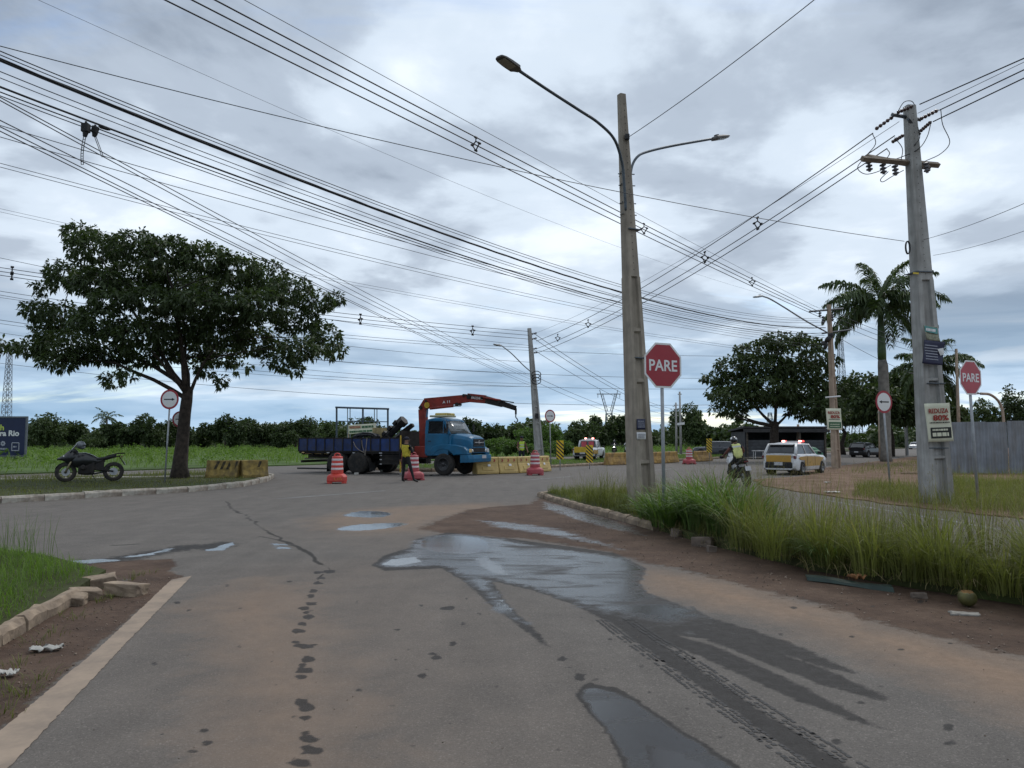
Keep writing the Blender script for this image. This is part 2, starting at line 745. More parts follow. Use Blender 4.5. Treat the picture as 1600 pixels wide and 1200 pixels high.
    spec = mix(water, mix(film, mix(damp, (0.22, 0.22, 0.22), (0.14, 0.14, 0.14)), (0.27, 0.27, 0.27)), (0.29, 0.29, 0.29))
    L.new(spec, b.inputs['Specular IOR Level'])
    hgt = mathn('ADD', mathn('MULTIPLY', n_grain, 0.35), mathn('ADD', mathn('MULTIPLY', sep.outputs[1], 0.25), mathn('MULTIPLY', mathn('MULTIPLY', n_fine, mud), 2.0)))
    bp = t.nodes.new('ShaderNodeBump')
    bp.inputs['Distance'].default_value = 0.012
    L.new(mathn('SUBTRACT', 0.8, mathn('MAXIMUM', mathn('MULTIPLY', water, 0.76), mathn('MULTIPLY', film, 0.62))), bp.inputs['Strength'])
    L.new(hgt, bp.inputs['Height'])
    L.new(bp.outputs[0], b.inputs['Normal'])
    MATS['asphalt'] = m
    return m


asphalt = road_material()

# --- earth to the horizon, the wide carriageways, the junction
tag(sheet('ground', [(-3000, -400), (3000, -400), (3000, 4500), (-3000, 4500)], -0.06, earth_m), kind='structure')
sheet('main_road', [RS(-160, -41.6), RS(520, -41.6), RS(520, -9.8), RS(-160, -9.8)], -0.012, asphalt)


def px_poly(pts):
    return np.array([[*G(x, y).to_2d()] for x, y in pts])


def sdist(poly, X, Y):
    """signed distance to a polygon, positive inside"""
    d2 = np.full(X.shape, 1e9)
    ins = np.zeros(X.shape, bool)
    n = len(poly)
    for i in range(n):
        ax, ay = poly[i]
        bx, by = poly[(i + 1) % n]
        ex, ey = bx - ax, by - ay
        L2 = ex * ex + ey * ey + 1e-12
        t = np.clip(((X - ax) * ex + (Y - ay) * ey) / L2, 0, 1)
        d2 = np.minimum(d2, (X - ax - t * ex) ** 2 + (Y - ay - t * ey) ** 2)
        c = ((ay > Y) != (by > Y)) & (X < (bx - ax) * (Y - ay) / (by - ay + 1e-12) + ax)
        ins ^= c
    d = np.sqrt(d2)
    return np.where(ins, d, -d)


def seg_ax(parts):
    out = []
    for a, b_, st in parts:
        n = max(1, int(round((b_ - a) / st)))
        out.append(np.linspace(a, b_, n, endpoint=False))
    out.append(np.array([parts[-1][1]]))
    return np.concatenate(out)


gx = seg_ax([(-30, -9, 1.2), (-9, -4.5, 0.06), (-4.5, 5.2, 0.028), (5.2, 9, 0.08), (9, 30, 1.2)])
gy = seg_ax([(-8, 3.2, 0.8), (3.2, 7.0, 0.022), (7, 11, 0.034), (11, 18, 0.06), (18, 30, 0.12), (30, 50, 1.5)])
GX, GY = np.meshgrid(gx, gy)
fx, fy = GX.ravel(), GY.ravel()
A = {k_: np.zeros(len(fx)) for k_ in ('water', 'damp', 'film', 'mud', 'dust', 'tan', 'crack')}


def lay(nm, pts, w=0.10, amt=1.0):
    poly = px_poly(pts)
    mn, mx_ = poly.min(0) - 2 * w, poly.max(0) + 2 * w
    s = (fx > mn[0]) & (fx < mx_[0]) & (fy > mn[1]) & (fy < mx_[1])
    if not s.any():
        return
    v = np.clip(0.5 + sdist(poly, fx[s], fy[s]) / (2 * w), 0, 1) * amt
    A[nm][s] = np.maximum(A[nm][s], v)


def smooth_poly(pts, n=2):
    for _ in range(n):
        q = []
        for i in range(len(pts)):
            a, b_ = pts[i], pts[(i + 1) % len(pts)]
            q += [(a[0] * .75 + b_[0] * .25, a[1] * .75 + b_[1] * .25), (a[0] * .25 + b_[0] * .75, a[1] * .25 + b_[1] * .75)]
        pts = q
    return pts


# mud washed in along the kerb on the right and along the verge on the left
lay('mud', [(655, 826), (690, 812), (730, 797), (780, 791), (828, 788), (846, 776), (900, 792), (985, 818), (1100, 848), (1260, 902), (1600, 972), (1900, 1040),
            (1900, 1130), (1600, 1026), (1500, 1003), (1400, 980), (1300, 950), (1200, 924), (1120, 903), (1060, 888), (1000, 878), (950, 862), (880, 850), (820, 841), (760, 838), (690, 832)], 0.34)
lay('mud', [(985, 812), (1100, 842), (1260, 886), (1400, 910), (1600, 942), (1900, 1010), (1900, 1080), (1600, 1010), (1260, 925), (1100, 870), (985, 835)], 0.2)
lay('mud', [(-300, 1150), (0, 1008), (125, 932), (205, 905), (130, 893), (120, 878), (200, 876), (268, 873), (276, 884), (262, 893), (285, 900), (240, 935), (150, 1010), (0, 1140), (-300, 1400)], 0.12)
lay('mud', [(-300, 872), (0, 870), (110, 879), (200, 900), (160, 930), (-300, 1000)], 0.2)
for cx_, cy_, rx_, ry_ in ((690, 843, 22, 4), (1008, 1180, 8, 3)):
    lay('mud', [(cx_ + rx_ * math.cos(a), cy_ + ry_ * math.sin(a)) for a in np.linspace(0, 6.28, 14)[:-1]], 0.05)
# dry dust
lay('dust', [(1000, 888), (1060, 897), (1120, 903), (1200, 924), (1300, 950), (1400, 982), (1500, 1004), (1600, 1027), (1900, 1110), (1900, 1240), (1600, 1120), (1450, 1062), (1300, 1000), (1180, 962), (1090, 942), (1030, 930), (992, 905)], 0.55, 0.86)
lay('dust', [(480, 812), (560, 795), (650, 790), (760, 785), (800, 792), (700, 812), (660, 832), (560, 834), (500, 828)], 0.6, 0.62)
lay('dust', [(300, 950), (400, 905), (470, 920), (500, 1010), (545, 1090), (560, 1230), (330, 1230), (350, 1060), (330, 990)], 0.6, 0.72)
lay('dust', [(130, 882), (240, 880), (262, 893), (180, 900)], 0.3, 0.55)
lay('tan', [(250, 960), (420, 890), (640, 870), (760, 1000), (900, 1240), (200, 1300), (250, 1100)], 0.9, 0.6)
lay('tan', [(420, 830), (640, 790), (860, 780), (1000, 830), (1000, 880), (600, 860)], 1.0, 0.45)
# standing water
W1 = [(588, 882), (604, 873), (638, 862), (648, 846), (668, 838), (720, 834), (780, 842), (830, 852), (900, 862), (950, 868), (985, 876), (1003, 890), (994, 908), (1000, 925), (985, 940),
      (950, 948), (915, 946), (885, 936), (860, 930), (838, 920), (808, 913), (780, 906), (760, 902), (763, 912), (778, 932), (800, 955), (822, 976), (805, 966), (786, 960), (772, 946), (760, 932), (745, 918), (724, 902), (708, 890), (688, 882), (650, 885), (610, 887)]
lay('film', W1, 0.26)
lay('film', [(870, 862), (985, 872), (1003, 890), (996, 912), (1010, 926), (1060, 944), (1100, 962), (1060, 975), (980, 962), (900, 944)], 0.40, 0.95)
lay('film', [(930, 862), (1000, 878), (1010, 915), (1060, 940), (1130, 975), (1090, 990), (1000, 975), (940, 950)], 0.9, 0.66)
lay('water', smooth_poly([(655, 848), (668, 840), (715, 836), (760, 842), (765, 858), (740, 866), (690, 864), (660, 858)], 1), 0.12)
lay('water', [(735, 872), (760, 868), (790, 885), (800, 900), (775, 898), (750, 890)], 0.15, 0.75)
lay('water', [(596, 882), (612, 874), (650, 870), (660, 878), (620, 884)], 0.08)
lay('water', [(772, 915), (790, 940), (812, 965), (800, 960), (780, 940)], 0.08, .8)
lay('damp', [(580, 883), (600, 868), (640, 856), (650, 842), (700, 832), (800, 842), (960, 864), (1010, 888), (1000, 912), (1012, 926), (1060, 944), (1115, 968), (1140, 985), (1120, 1000), (1050, 992), (1060, 1012), (1000, 1000), (950, 972), (900, 946), (830, 922), (770, 908),
             (790, 940), (830, 978), (862, 1014), (846, 1006), (800, 970), (765, 945), (725, 908), (690, 888), (600, 892)], 0.07)
lay('damp', [(1080, 948), (1112, 966), (1180, 985), (1260, 1014), (1345, 1056), (1290, 1043), (1180, 1010), (1090, 985)], 0.09)
lay('damp', [(1120, 982), (1200, 1014), (1300, 1050), (1392, 1091), (1372, 1093), (1280, 1068), (1180, 1030), (1105, 1000)], 0.08)
lay('damp', [(1035, 985), (1130, 1015), (1230, 1060), (1375, 1137), (1350, 1132), (1250, 1096), (1160, 1056), (1085, 1022), (1030, 1000)], 0.08)
TRACK = [(960, 968), (990, 990), (1052, 1031), (1140, 1092), (1228, 1151), (1335, 1222)]
lay('damp', [(a + 7 + i * 4, b_ - 3) for i, (a, b_) in enumerate(TRACK)] + [(a - 7 - i * 4, b_ + 3) for i, (a, b_) in reversed(list(enumerate(TRACK)))], 0.05, 0.88)
W2 = [(905, 1082), (922, 1074), (960, 1080), (1000, 1103), (1045, 1134), (1095, 1165), (1150, 1204), (1250, 1270), (1020, 1270), (985, 1205), (975, 1177), (955, 1146), (928, 1113)]
lay('film', smooth_poly(W2, 1), 0.05)
lay('water', [(1000, 1160), (1040, 1165), (1100, 1190), (1150, 1230), (1040, 1240), (1000, 1190)], 0.1, 0.8)
lay('damp', [(898, 1084), (915, 1068), (965, 1074), (1050, 1130), (1160, 1200), (1270, 1275), (1000, 1275), (965, 1177), (945, 1140), (918, 1112)], 0.04)
lay('water', smooth_poly([(530, 806), (556, 799), (588, 798), (614, 802), (604, 808), (570, 809)], 1), 0.28)
lay('water', smooth_poly([(518, 828), (548, 820), (600, 817), (644, 817), (614, 825), (560, 830)], 1), 0.28)
lay('film', [(846, 783), (880, 790), (930, 803), (985, 822), (1010, 838), (960, 828), (900, 812), (850, 795)], 0.25, 0.85)
lay('film', [(740, 812), (800, 815), (880, 826), (960, 850), (1000, 866), (930, 852), (850, 836), (770, 824)], 0.25, 0.7)
for q in ([(85, 879), (130, 875), (185, 873), (188, 877), (130, 881)], [(190, 870), (225, 866), (262, 857), (272, 856), (256, 863), (205, 872)], [(318, 862), (340, 853), (366, 846), (368, 850), (346, 860)],
          [(420, 850), (440, 849), (452, 851), (436, 853)], [(425, 855), (450, 853), (454, 857), (430, 859)]):
    lay('water', [(a + rnd.uniform(-5, 5), b_ + rnd.uniform(-.8, .8)) for a, b_ in smooth_poly(q, 2)], 0.14)
lay('damp', [(a + rnd.uniform(-6, 6), b_ + rnd.uniform(-1.2, 1.2)) for a, b_ in smooth_poly([(70, 880), (190, 868), (270, 851), (330, 848), (372, 843), (372, 852), (345, 863), (300, 858), (270, 866), (200, 878), (90, 886)], 2)], 0.3, 0.8)
# drips and oil spots down the lane, the long crack across the main road
def spot(px, py, rx, ry, amt=1.0):
    pts = []
    for a in np.linspace(0, 2 * math.pi, 11)[:-1]:
        k_ = rnd.uniform(0.55, 1.25)
        pts.append((px + rx * k_ * math.cos(a), py + ry * k_ * math.sin(a)))
    lay('damp', pts, 0.028, amt)


for px_, py_, rx_, ry_ in ((516, 893, 9, 3), (495, 895, 9, 2.5), (503, 903, 7, 2.5), (496, 911, 8, 3), (489, 924, 7, 3), (486, 932, 9, 3.5), (485, 943, 12, 3), (474, 951, 9, 4), (478, 957, 8, 3), (480, 964, 11, 5), (473, 975, 9, 4), (466, 985, 11, 4.5), (464, 1004, 7, 3), (478, 1010, 17, 5),
                           (482, 1030, 13, 8), (472, 1040, 8, 4), (475, 1047, 14, 6), (469, 1058, 9, 3.5), (468, 1096, 13, 6), (477, 1105, 16, 8), (476, 1122, 9, 4.5), (475, 1146, 6, 4), (482, 1155, 18, 7), (488, 1173, 19, 8), (466, 1192, 20, 9),
                           (880, 1029, 9, 4), (906, 1058, 12, 8), (921, 1071, 8, 5), (676, 1022, 6, 3), (682, 1028, 8, 3), (660, 1056, 7, 5), (708, 1006, 6, 4), (725, 974, 6, 3), (561, 1079, 7, 3), (620, 984, 5, 2), (1308, 1160, 10, 5), (1480, 1137, 12, 6), (1484, 1162, 9, 4), (1270, 1052, 12, 4), (1345, 1098, 8, 3),
                           (700, 950, 14, 3), (810, 905, 18, 3), (320, 1142, 8, 5), (325, 1160, 9, 5), (300, 1174, 7, 3), (240, 1037, 5, 3), (1002, 1042, 5, 3), (1060, 1018, 7, 2)):
    spot(px_, py_, rx_, ry_)
for _ in range(150):
    spot(rnd.uniform(250, 1500), rnd.uniform(900, 1195), rnd.uniform(2, 6), rnd.uniform(1, 3), rnd.uniform(0.6, 1.0))


def crackline(pts, w):
    for (x0, y0), (x1, y1) in zip(pts, pts[1:]):
        a, b_ = G(x0, y0).to_2d(), G(x1, y1).to_2d()
        n_ = max(2, int((b_ - a).length / 0.25))
        prev = a
        for i in range(1, n_ + 1):
            c = a.lerp(b_, i / n_)
            if i < n_:
                c = c + Vector((rnd.uniform(-.06, .06), rnd.uniform(-.06, .06)))
            ww = w * rnd.uniform(0.5, 1.4)
            s = (fx > min(prev.x, c.x) - .3) & (fx < max(prev.x, c.x) + .3) & (fy > min(prev.y, c.y) - .3) & (fy < max(prev.y, c.y) + .3)
            if s.any():
                ex, ey = c.x - prev.x, c.y - prev.y
                t_ = np.clip(((fx[s] - prev.x) * ex + (fy[s] - prev.y) * ey) / (ex * ex + ey * ey + 1e-9), 0, 1)
                d = np.hypot(fx[s] - prev.x - t_ * ex, fy[s] - prev.y - t_ * ey)
                A['crack'][s] = np.maximum(A['crack'][s], np.clip(1 - d / (2 * ww), 0, 1) * 0.8)
            prev = c


crackline([(352, 783), (362, 795), (384, 806), (410, 825), (425, 835), (455, 850), (470, 858), (492, 872), (502, 882)], 0.045)
crackline([(470, 858), (440, 846), (405, 838)], 0.03)
crackline([(175, 852), (215, 850)], 0.05)
crackline([(502, 882), (516, 893), (496, 911)], 0.02)

# gentle unevenness so that light breaks over the surface, flat where water stands
Zr = 0.006 * np.sin(fx * 1.3 + 0.7 * np.sin(fy * 0.8)) * np.sin(fy * 0.9 + 1.0) * (1 - np.clip(A['water'] + A['damp'], 0, 1)) * np.clip((28 - fy) / 8, 0, 1) * 0.0
nx_, ny_ = len(gx), len(gy)
idx = np.arange(nx_ * ny_).reshape(ny_, nx_)
quads = np.stack([idx[:-1, :-1].ravel(), idx[:-1, 1:].ravel(), idx[1:, 1:].ravel(), idx[1:, :-1].ravel()], 1)
road = np_mesh('road', np.c_[fx, fy, Zr], quads, asphalt, attrs=A)
tag(road, kind='structure')

# --- painted markings, worn to the colour of the dust
worn_paint = M('worn_edge_paint', (0.30, 0.23, 0.17), 0.9, 0.03, 30, 0.0, dirt=(0.115, 0.095, 0.08), dirt_amt=0.55, dirt_scale=2.5)
pale_paint = M('worn_white_paint', (0.24, 0.24, 0.24), 0.9, 0.2, 6, dirt=(0.11, 0.108, 0.104), dirt_amt=1.0, dirt_scale=3)


def strip_between(name, left, right, z, mat, cuts=60, jag=0.012):
    """a painted band with chipped edges between two measured lines"""
    def along(line, t):
        L_ = [Vector(p) for p in line]
        seg = [0]
        for a, b_ in zip(L_, L_[1:]):
            seg.append(seg[-1] + (b_ - a).length)
        d = t * seg[-1]
        for i in range(len(L_) - 1):
            if d <= seg[i + 1] + 1e-6:
                return L_[i].lerp(L_[i + 1], (d - seg[i]) / (seg[i + 1] - seg[i] + 1e-9))
        return L_[-1]
    vs, fs = [], []
    for i in range(cuts + 1):
        a, b_ = along(left, i / cuts), along(right, i / cuts)
        vs += [(a.x + rnd.uniform(-jag, jag), a.y + rnd.uniform(-jag, jag), z), (b_.x + rnd.uniform(-jag, jag), b_.y + rnd.uniform(-jag, jag), z)]
        if i:
            fs.append((2 * i - 2, 2 * i - 1, 2 * i + 1, 2 * i))
    me = bpy.data.meshes.new(name)
    me.from_pydata(vs, [], fs)
    return tag(link_mesh(name, me, mat), kind='structure')


strip_between('edge_line_marking', [G(-140, 1265), G(0, 1143), G(160, 1008), G(268, 906)], [G(-80, 1290), G(18, 1196), G(200, 1002), G(300, 900)], 0.004, worn_paint, 160, 0.006)
for s0, s1 in ((14.3, 18.6), (27, 31), (39, 43)):
    strip_between('lane_marking', [RS(s0, -17.62), RS(s1, -17.62)], [RS(s0, -17.48), RS(s1, -17.48)], 0.004, pale_paint, 30, 0.02)
strip_between('slip_lane_marking', [Vector((9.15, 8, 0)), Vector((8.5, 21.5, 0))], [Vector((9.27, 8, 0)), Vector((8.62, 21.5, 0))], 0.004, pale_paint, 60, 0.02)

# tread print left by a wet tyre: rows of small damp blocks
damp_m = M('damp_print', (0.026, 0.024, 0.023), 0.7, 0.2, 30)
mb = MB()
track = [G(*q_) for q_ in TRACK]
acc = 0.0
for a, b_ in zip(track, track[1:]):
    d = (b_ - a).normalized()
    nrm = Vector((d.y, -d.x, 0))
    L_ = (b_ - a).length
    s_ = 0.0
    while s_ < L_:
        for row, off in enumerate((-0.165, -0.125, -0.09, 0.09, 0.125, 0.165)):
            if rnd.random() < 0.2:
                continue
            c = a + d * (s_ + (row % 2) * 0.022) + nrm * (off + rnd.uniform(-.004, .004))
            hl, hw = rnd.uniform(0.012, 0.020), rnd.uniform(0.009, 0.014)
            mb.add([c - d * hl - nrm * hw + Vector((0, 0, .003)), c + d * hl - nrm * hw + Vector((0, 0, .003)), c + d * (hl - .005) + nrm * hw + Vector((0, 0, .003)), c - d * (hl + .005) + nrm * hw + Vector((0, 0, .003))], [(0, 1, 2, 3)])
        s_ += 0.044
tag(mb.build('tyre_print', damp_m), kind='stuff')

# ------------------------------------------------------------------ verges and islands
ISL = [(0.85, 22.6), (1.5, 19.2), (2.37, 15.4), (3.05, 12.1), (3.75, 9.7), (4.4, 8.5), (5.2, 7.4), (6.2, 6.0), (7.0, 4.0), (7.4, -6), (9.4, -6), (9.2, 4), (8.2, 6.4), (7.0, 8.1), (6.0, 9.6), (5.3, 11.2), (4.75, 13.2), (4.4, 16), (4.2, 19.5), (3.7, 22.4), (2.6, 23.6), (1.3, 23.4)]
slab('central_island', ISL, -0.02, 0.12, lawn_soil)
LV = [(-14, 3.0), G(-300, 1155).to_2d(), G(0, 1003).to_2d(), G(60, 966).to_2d(), G(118, 936).to_2d(), G(165, 905).to_2d(), G(120, 893).to_2d(), G(60, 878).to_2d(), G(0, 870).to_2d(), RS(-12, -12.1).to_2d(), RS(-50, -12.1).to_2d(), (-40, -8), (-14, -8)]
slab('near_verge', LV, -0.02, 0.11, lawn_soil)
FI = [RS(-70, -22.4), RS(5, -22.4), RS(14.6, -22.4), RS(17.4, -23.4), RS(20.1, -25.6), RS(22.4, -28.0), RS(23.6, -30.4), RS(23.0, -32.4), RS(20, -33.4), RS(-70, -33.4)]
slab('far_island', FI, -0.03, 0.14, lawn_soil)
RM = [RS(31.5, -26.5), RS(33.5, -25.0), RS(37, -24.6), RS(300, -24.6), RS(300, -33), RS(36, -33), RS(32, -31.5), RS(31, -28.5)]
slab('right_median', RM, -0.03, 0.13, lawn_soil)
slab('field', [RS(-160, -41.2), RS(520, -41.2), RS(520, -900), RS(-700, -900), RS(-700, -41.2)], -0.05, 0.06, field_soil)
CP = [G(1178, 750), G(1192, 760), G(1240, 768), G(1300, 776), G(1400, 790), G(1600, 812), Vector((10.9, 12, 0)), Vector((11.4, -8, 0)), Vector((90, -8, 0)), RS(500, 120), RS(500, -10.4), RS(60, -10.4), RS(47, -10.4), RS(42, -9.9), RS(38, -8.6)]
def ragged(pts, step=0.5, amp=0.12):
    out = []
    for i in range(len(pts)):
        a, b_ = Vector(pts[i]).to_2d(), Vector(pts[(i + 1) % len(pts)]).to_2d()
        L_ = (b_ - a).length
        n = int(L_ / step) if L_ < 40 else 1
        for q in range(max(1, n)):
            c = a.lerp(b_, q / max(1, n))
            out.append((c.x + rnd.uniform(-amp, amp), c.y + rnd.uniform(-amp, amp)) if q else (c.x, c.y))
    return out


slab('corner_ground', ragged(CP), -0.03, 0.03, dirt_m)
xr = [G(1004, 712), G(1034, 712), G(1058, 691.6), G(1052, 691.6)]
sheet('cross_street', [G(985, 719), G(1045, 714), Vector((90, 420, 0)), Vector((84, 420, 0))], 0.07, asphalt)

kerb_m = M('kerb_concrete', (0.31, 0.235, 0.165), 0.9, 0.3, 14, 0.7, dirt=(0.075, 0.055, 0.042), dirt_amt=0.9, dirt_scale=7.0)
kerb_m2 = M('kerb_pale', (0.36, 0.33, 0.28), 0.9, 0.15, 9, 0.4, dirt=(0.14, 0.09, 0.06), dirt_amt=0.75, dirt_scale=3)


def kerb(name, line, L0, wid, z0, z1, mat, wob=0.012, skip=0.0, label=None):
    """separate kerb stones laid end to end along a line"""
    k_ = empty(name, (0, 0, 0), kind='structure', label=label)
    pts = [Vector((p[0], p[1], 0)) for p in line]
    for a, b_ in zip(pts, pts[1:]):
        L_ = (b_ - a).length
        n = max(1, round(L_ / L0))
        d = (b_ - a) / n
        ang = math.atan2(d.y, d.x)
        for i in range(n):
            if rnd.random() < skip:
                continue
            c = a + d * (i + 0.5)
            m_ = MB()
            h = z1 - z0 + rnd.uniform(-wob, wob)
            ln = d.length - rnd.uniform(0.012, 0.03)
            ring = []
            nseg = 5
            for q in range(nseg + 1):
                x = -ln / 2 + ln * q / nseg
                j = lambda s=0.010: rnd.uniform(-s, s)
                ring.append([(x, -wid / 2 + j(), 0), (x, wid / 2 + j(), 0), (x, wid / 2 + j(), h * 0.8 + j()), (x, wid / 2 - .03 + j(), h + j()), (x, -wid / 2 + .035 + j(), h + j()), (x, -wid / 2 + j(), h * 0.72 + j())])
            m_.loft(ring)
            o = m_.build('kerb_stone', mat, k_)
            o.location = (c.x, c.y, z0)
            o.rotation_euler = (rnd.uniform(-.02, .02), rnd.uniform(-.012, .012), ang + rnd.uniform(-.012, .012))
    return k_


kerb('island_kerb', [(4.2, 19.5), (3.72, 22.4), (2.6, 23.65), (1.25, 23.4), (0.80, 22.6), (1.46, 19.2), (2.33, 15.4), (2.62, 14.0)], 0.95, 0.15, -0.03, 0.135, kerb_m)
kerb('verge_kerb', [G(-320, 1170).to_2d(), G(-10, 1010).to_2d(), G(62, 968).to_2d(), G(120, 938).to_2d()], 0.62, 0.125, -0.03, 0.125, kerb_m)
kerb('far_island_kerb', [p.to_2d() for p in [RS(-70, -22.35), RS(5, -22.35), RS(14.6, -22.35), RS(17.4, -23.35), RS(20.15, -25.55), RS(22.45, -27.97), RS(23.7, -30.4), RS(23.1, -32.5), RS(20, -33.45)]], 1.05, 0.2, -0.03, 0.18, kerb_m2)
kerb('median_kerb', [p.to_2d() for p in [RS(32, -31.6), RS(31, -28.5), RS(31.5, -26.4), RS(33.5, -24.95), RS(37, -24.55), RS(120, -24.55)]], 1.2, 0.2, -0.03, 0.17, kerb_m)
kerb('path_edging', [G(-700, 762).to_2d(), G(0, 754.5).to_2d(), G(330, 749).to_2d()], 1.6, 0.35, 0.12, 0.165, M('pale_edging', (0.42, 0.40, 0.36), 0.9, 0.12, 4, dirt=(0.2, 0.17, 0.12), dirt_amt=0.6))

# broken kerb pieces lying where the verge kerb ends, stones at the island foot
def rock(name, loc, size, mat, rot, label, cat='stone', group=None, rough_=0.07):
    bm = bmesh.new()
    bmesh.ops.create_cube(bm, size=1.0)
    bmesh.ops.subdivide_edges(bm, edges=bm.edges[:], cuts=2, use_grid_fill=True)
    for v in bm.verts:
        v.co += Vector((rnd.uniform(-1, 1), rnd.uniform(-1, 1), rnd.uniform(-1, 1))) * rough_ * 0.6
        v.co = Vector((v.co.x * size[0], v.co.y * size[1], v.co.z * size[2]))
    me = bpy.data.meshes.new(name)
    bm.to_mesh(me)
    bm.free()
    o = link_mesh(name, me, mat, None, False, min(size) * 0.08)
    o.location = loc
    o.rotation_euler = rot
    return tag(o, label, cat, group)


def gp(px, py, z=0.0):
    v = G(px, py)
    return (v.x, v.y, z)


brk = [((152, 918), (.36, .20, .13), (.12, -.1, .5), 'pale slab-topped broken kerb piece at the end of the grass verge'),
       ((197, 929), (.38, .21, .13), (-.08, .05, -.15), 'square tan broken kerb block lying on the dirt nearest the white line'),
       ((132, 937), (.28, .18, .12), (.1, .12, .8), 'small dark-stained kerb lump wedged behind the kerb end'),
       ((118, 945), (.18, .15, .11), (.2, .1, .2), 'little round kerb fragment touching the last verge kerb stone')]
for (px_, py_), s_, r_, lb in brk:
    rock('broken_kerb', gp(px_, py_, s_[2] * .42), s_, kerb_m, r_, lb, 'kerb piece', 'broken kerb pieces by the verge')
stone_m = M('field_stone', (0.13, 0.10, 0.08), 0.9, 0.25, 7, 0.5)
for (px_, py_), s_, lb in (((1063, 838), (.28, .2, .14), 'grey stone at the foot of the tall grass below the octagonal sign'),
                           ((1098, 853), (.30, .22, .16), 'rounded brown stone under the drooping grass clump on the island edge'),
                           ((1112, 862), (.14, .12, .10), 'small pale stone beside the mud under the island grass'),
                           ((1436, 934), (.14, .10, .06), 'flat grey stone in the mud left of the coconut')):
    rock('stone', gp(px_, py_, s_[2] * .35), s_, stone_m, (0.1, 0.05, rnd.uniform(0, 3)), lb, 'stone')

# grit, pebbles and bits of straw washed over the mud and the lane edges
_rg = np.random.default_rng(5)
tet = np.array([(1, 1, 1), (-1, -1, 1), (-1, 1, -1), (1, -1, -1)], float) * .58
vs_, fs_, k0 = [], [], 0
for poly, n, smin, smax in ((px_poly([(850, 788), (985, 818), (1100, 850), (1260, 900), (1600, 965), (1600, 1030), (1300, 955), (1060, 890), (900, 850)]), 900, .004, .016),
                            (px_poly([(0, 1012), (125, 938), (205, 908), (285, 900), (150, 1010), (0, 1140)]), 500, .003, .012),
                            (px_poly([(250, 900), (1300, 900), (1600, 1080), (1600, 1195), (60, 1195)]), 500, .002, .006)):
    mn, mx_ = poly.min(0), poly.max(0)
    got = 0
    while got < n:
        p_ = _rg.uniform(mn, mx_)
        if sdist(poly, np.array([p_[0]]), np.array([p_[1]]))[0] < 0:
            continue
        s__ = _rg.uniform(smin, smax) * _rg.uniform(.5, 1.2)
        q_ = np.array(Euler(_rg.uniform(0, 6.28, 3)).to_matrix())
        vs_.append((tet * np.array([1.3, 1, .7])) @ q_ * s__ + np.array([p_[0], p_[1], s__ * .45]))
        fs_.append(np.array([(0, 1, 2), (0, 3, 1), (0, 2, 3), (1, 3, 2)]) + k0)
        k0 += 4
        got += 1
tag(np_mesh('road_grit', np.concatenate(vs_), np.concatenate(fs_), M('grit', (0.17, 0.13, 0.10), .9, .5, 3)), 'scattered grit and pebbles on the mud and lane edges', 'grit', None, 'stuff')

# ================================================================== VEGETATION
rng = np.random.default_rng(11)


def in_poly(poly, x, y):
    poly = [tuple(p)[:2] for p in poly]
    ins = np.zeros(len(x), bool)
    n = len(poly)
    for i in range(n):
        ax, ay = poly[i]
        bx, by = poly[(i + 1) % n]
        ins ^= ((ay > y) != (by > y)) & (x < (bx - ax) * (y - ay) / (by - ay + 1e-12) + ax)
    return ins


def scatter(poly, n):
    p = np.array([tuple(q)[:2] for q in poly])
    mn, mx_ = p.min(0), p.max(0)
    X, Y = [], []
    got = 0
    while got < n:
        x = rng.uniform(mn[0], mx_[0], n * 2)
        y = rng.uniform(mn[1], mx_[1], n * 2)
        k_ = in_poly(poly, x, y)
        X.append(x[k_])
        Y.append(y[k_])
        got += k_.sum()
    return np.concatenate(X)[:n], np.concatenate(Y)[:n]


def blades(bx, by, bz, h, wd, lean, segs=3, az=None, droop=1.0, tint=None):
    """grass blades: curved tapering strips; returns verts, quads, tint"""
    n = len(bx)
    az = rng.uniform(0, 2 * np.pi, n) if az is None else az
    h = np.broadcast_to(h, n)
    wd = np.broadcast_to(wd, n)
    lean = np.broadcast_to(lean, n)
    tint = rng.uniform(0, 1, n) if tint is None else tint
    turn = az + np.pi / 2 + rng.uniform(-0.5, 0.5, n)
    V = np.zeros((n, segs + 1, 2, 3), np.float32)
    T = np.zeros((n, segs + 1, 2), np.float32)
    for i in range(segs + 1):
        t = i / segs
        out = h * lean * (t ** 1.8)
        zz = h * (t - droop * lean * 0.45 * t ** 2.6)
        wv = wd * (1 - t ** 1.6) * (0.55 + 0.9 * t if t < 0.5 else 1.0) + 0.0008
        cx_ = bx + np.cos(az) * out
        cy_ = by + np.sin(az) * out
        for s_, sg in ((0, -0.5), (1, 0.5)):
            V[:, i, s_, 0] = cx_ + np.cos(turn) * wv * sg
            V[:, i, s_, 1] = cy_ + np.sin(turn) * wv * sg
            V[:, i, s_, 2] = bz + zz
        T[:, i, :] = (tint * 0.75 + 0.25 * t)[:, None]
    base = np.arange(n)[:, None] * (segs + 1) * 2
    F = []
    for i in range(segs):
        F.append(np.stack([base[:, 0] + 2 * i, base[:, 0] + 2 * i + 1, base[:, 0] + 2 * i + 3, base[:, 0] + 2 * i + 2], 1))
    return V.reshape(-1, 3), np.concatenate(F), T.ravel()


def join_np(parts):
    vs, fs, ts = [], [], []
    o = 0
    for v, f, t in parts:
        vs.append(v)
        fs.append(f + o)
        ts.append(t)
        o += len(v)
    return np.concatenate(vs), np.concatenate(fs), np.concatenate(ts)


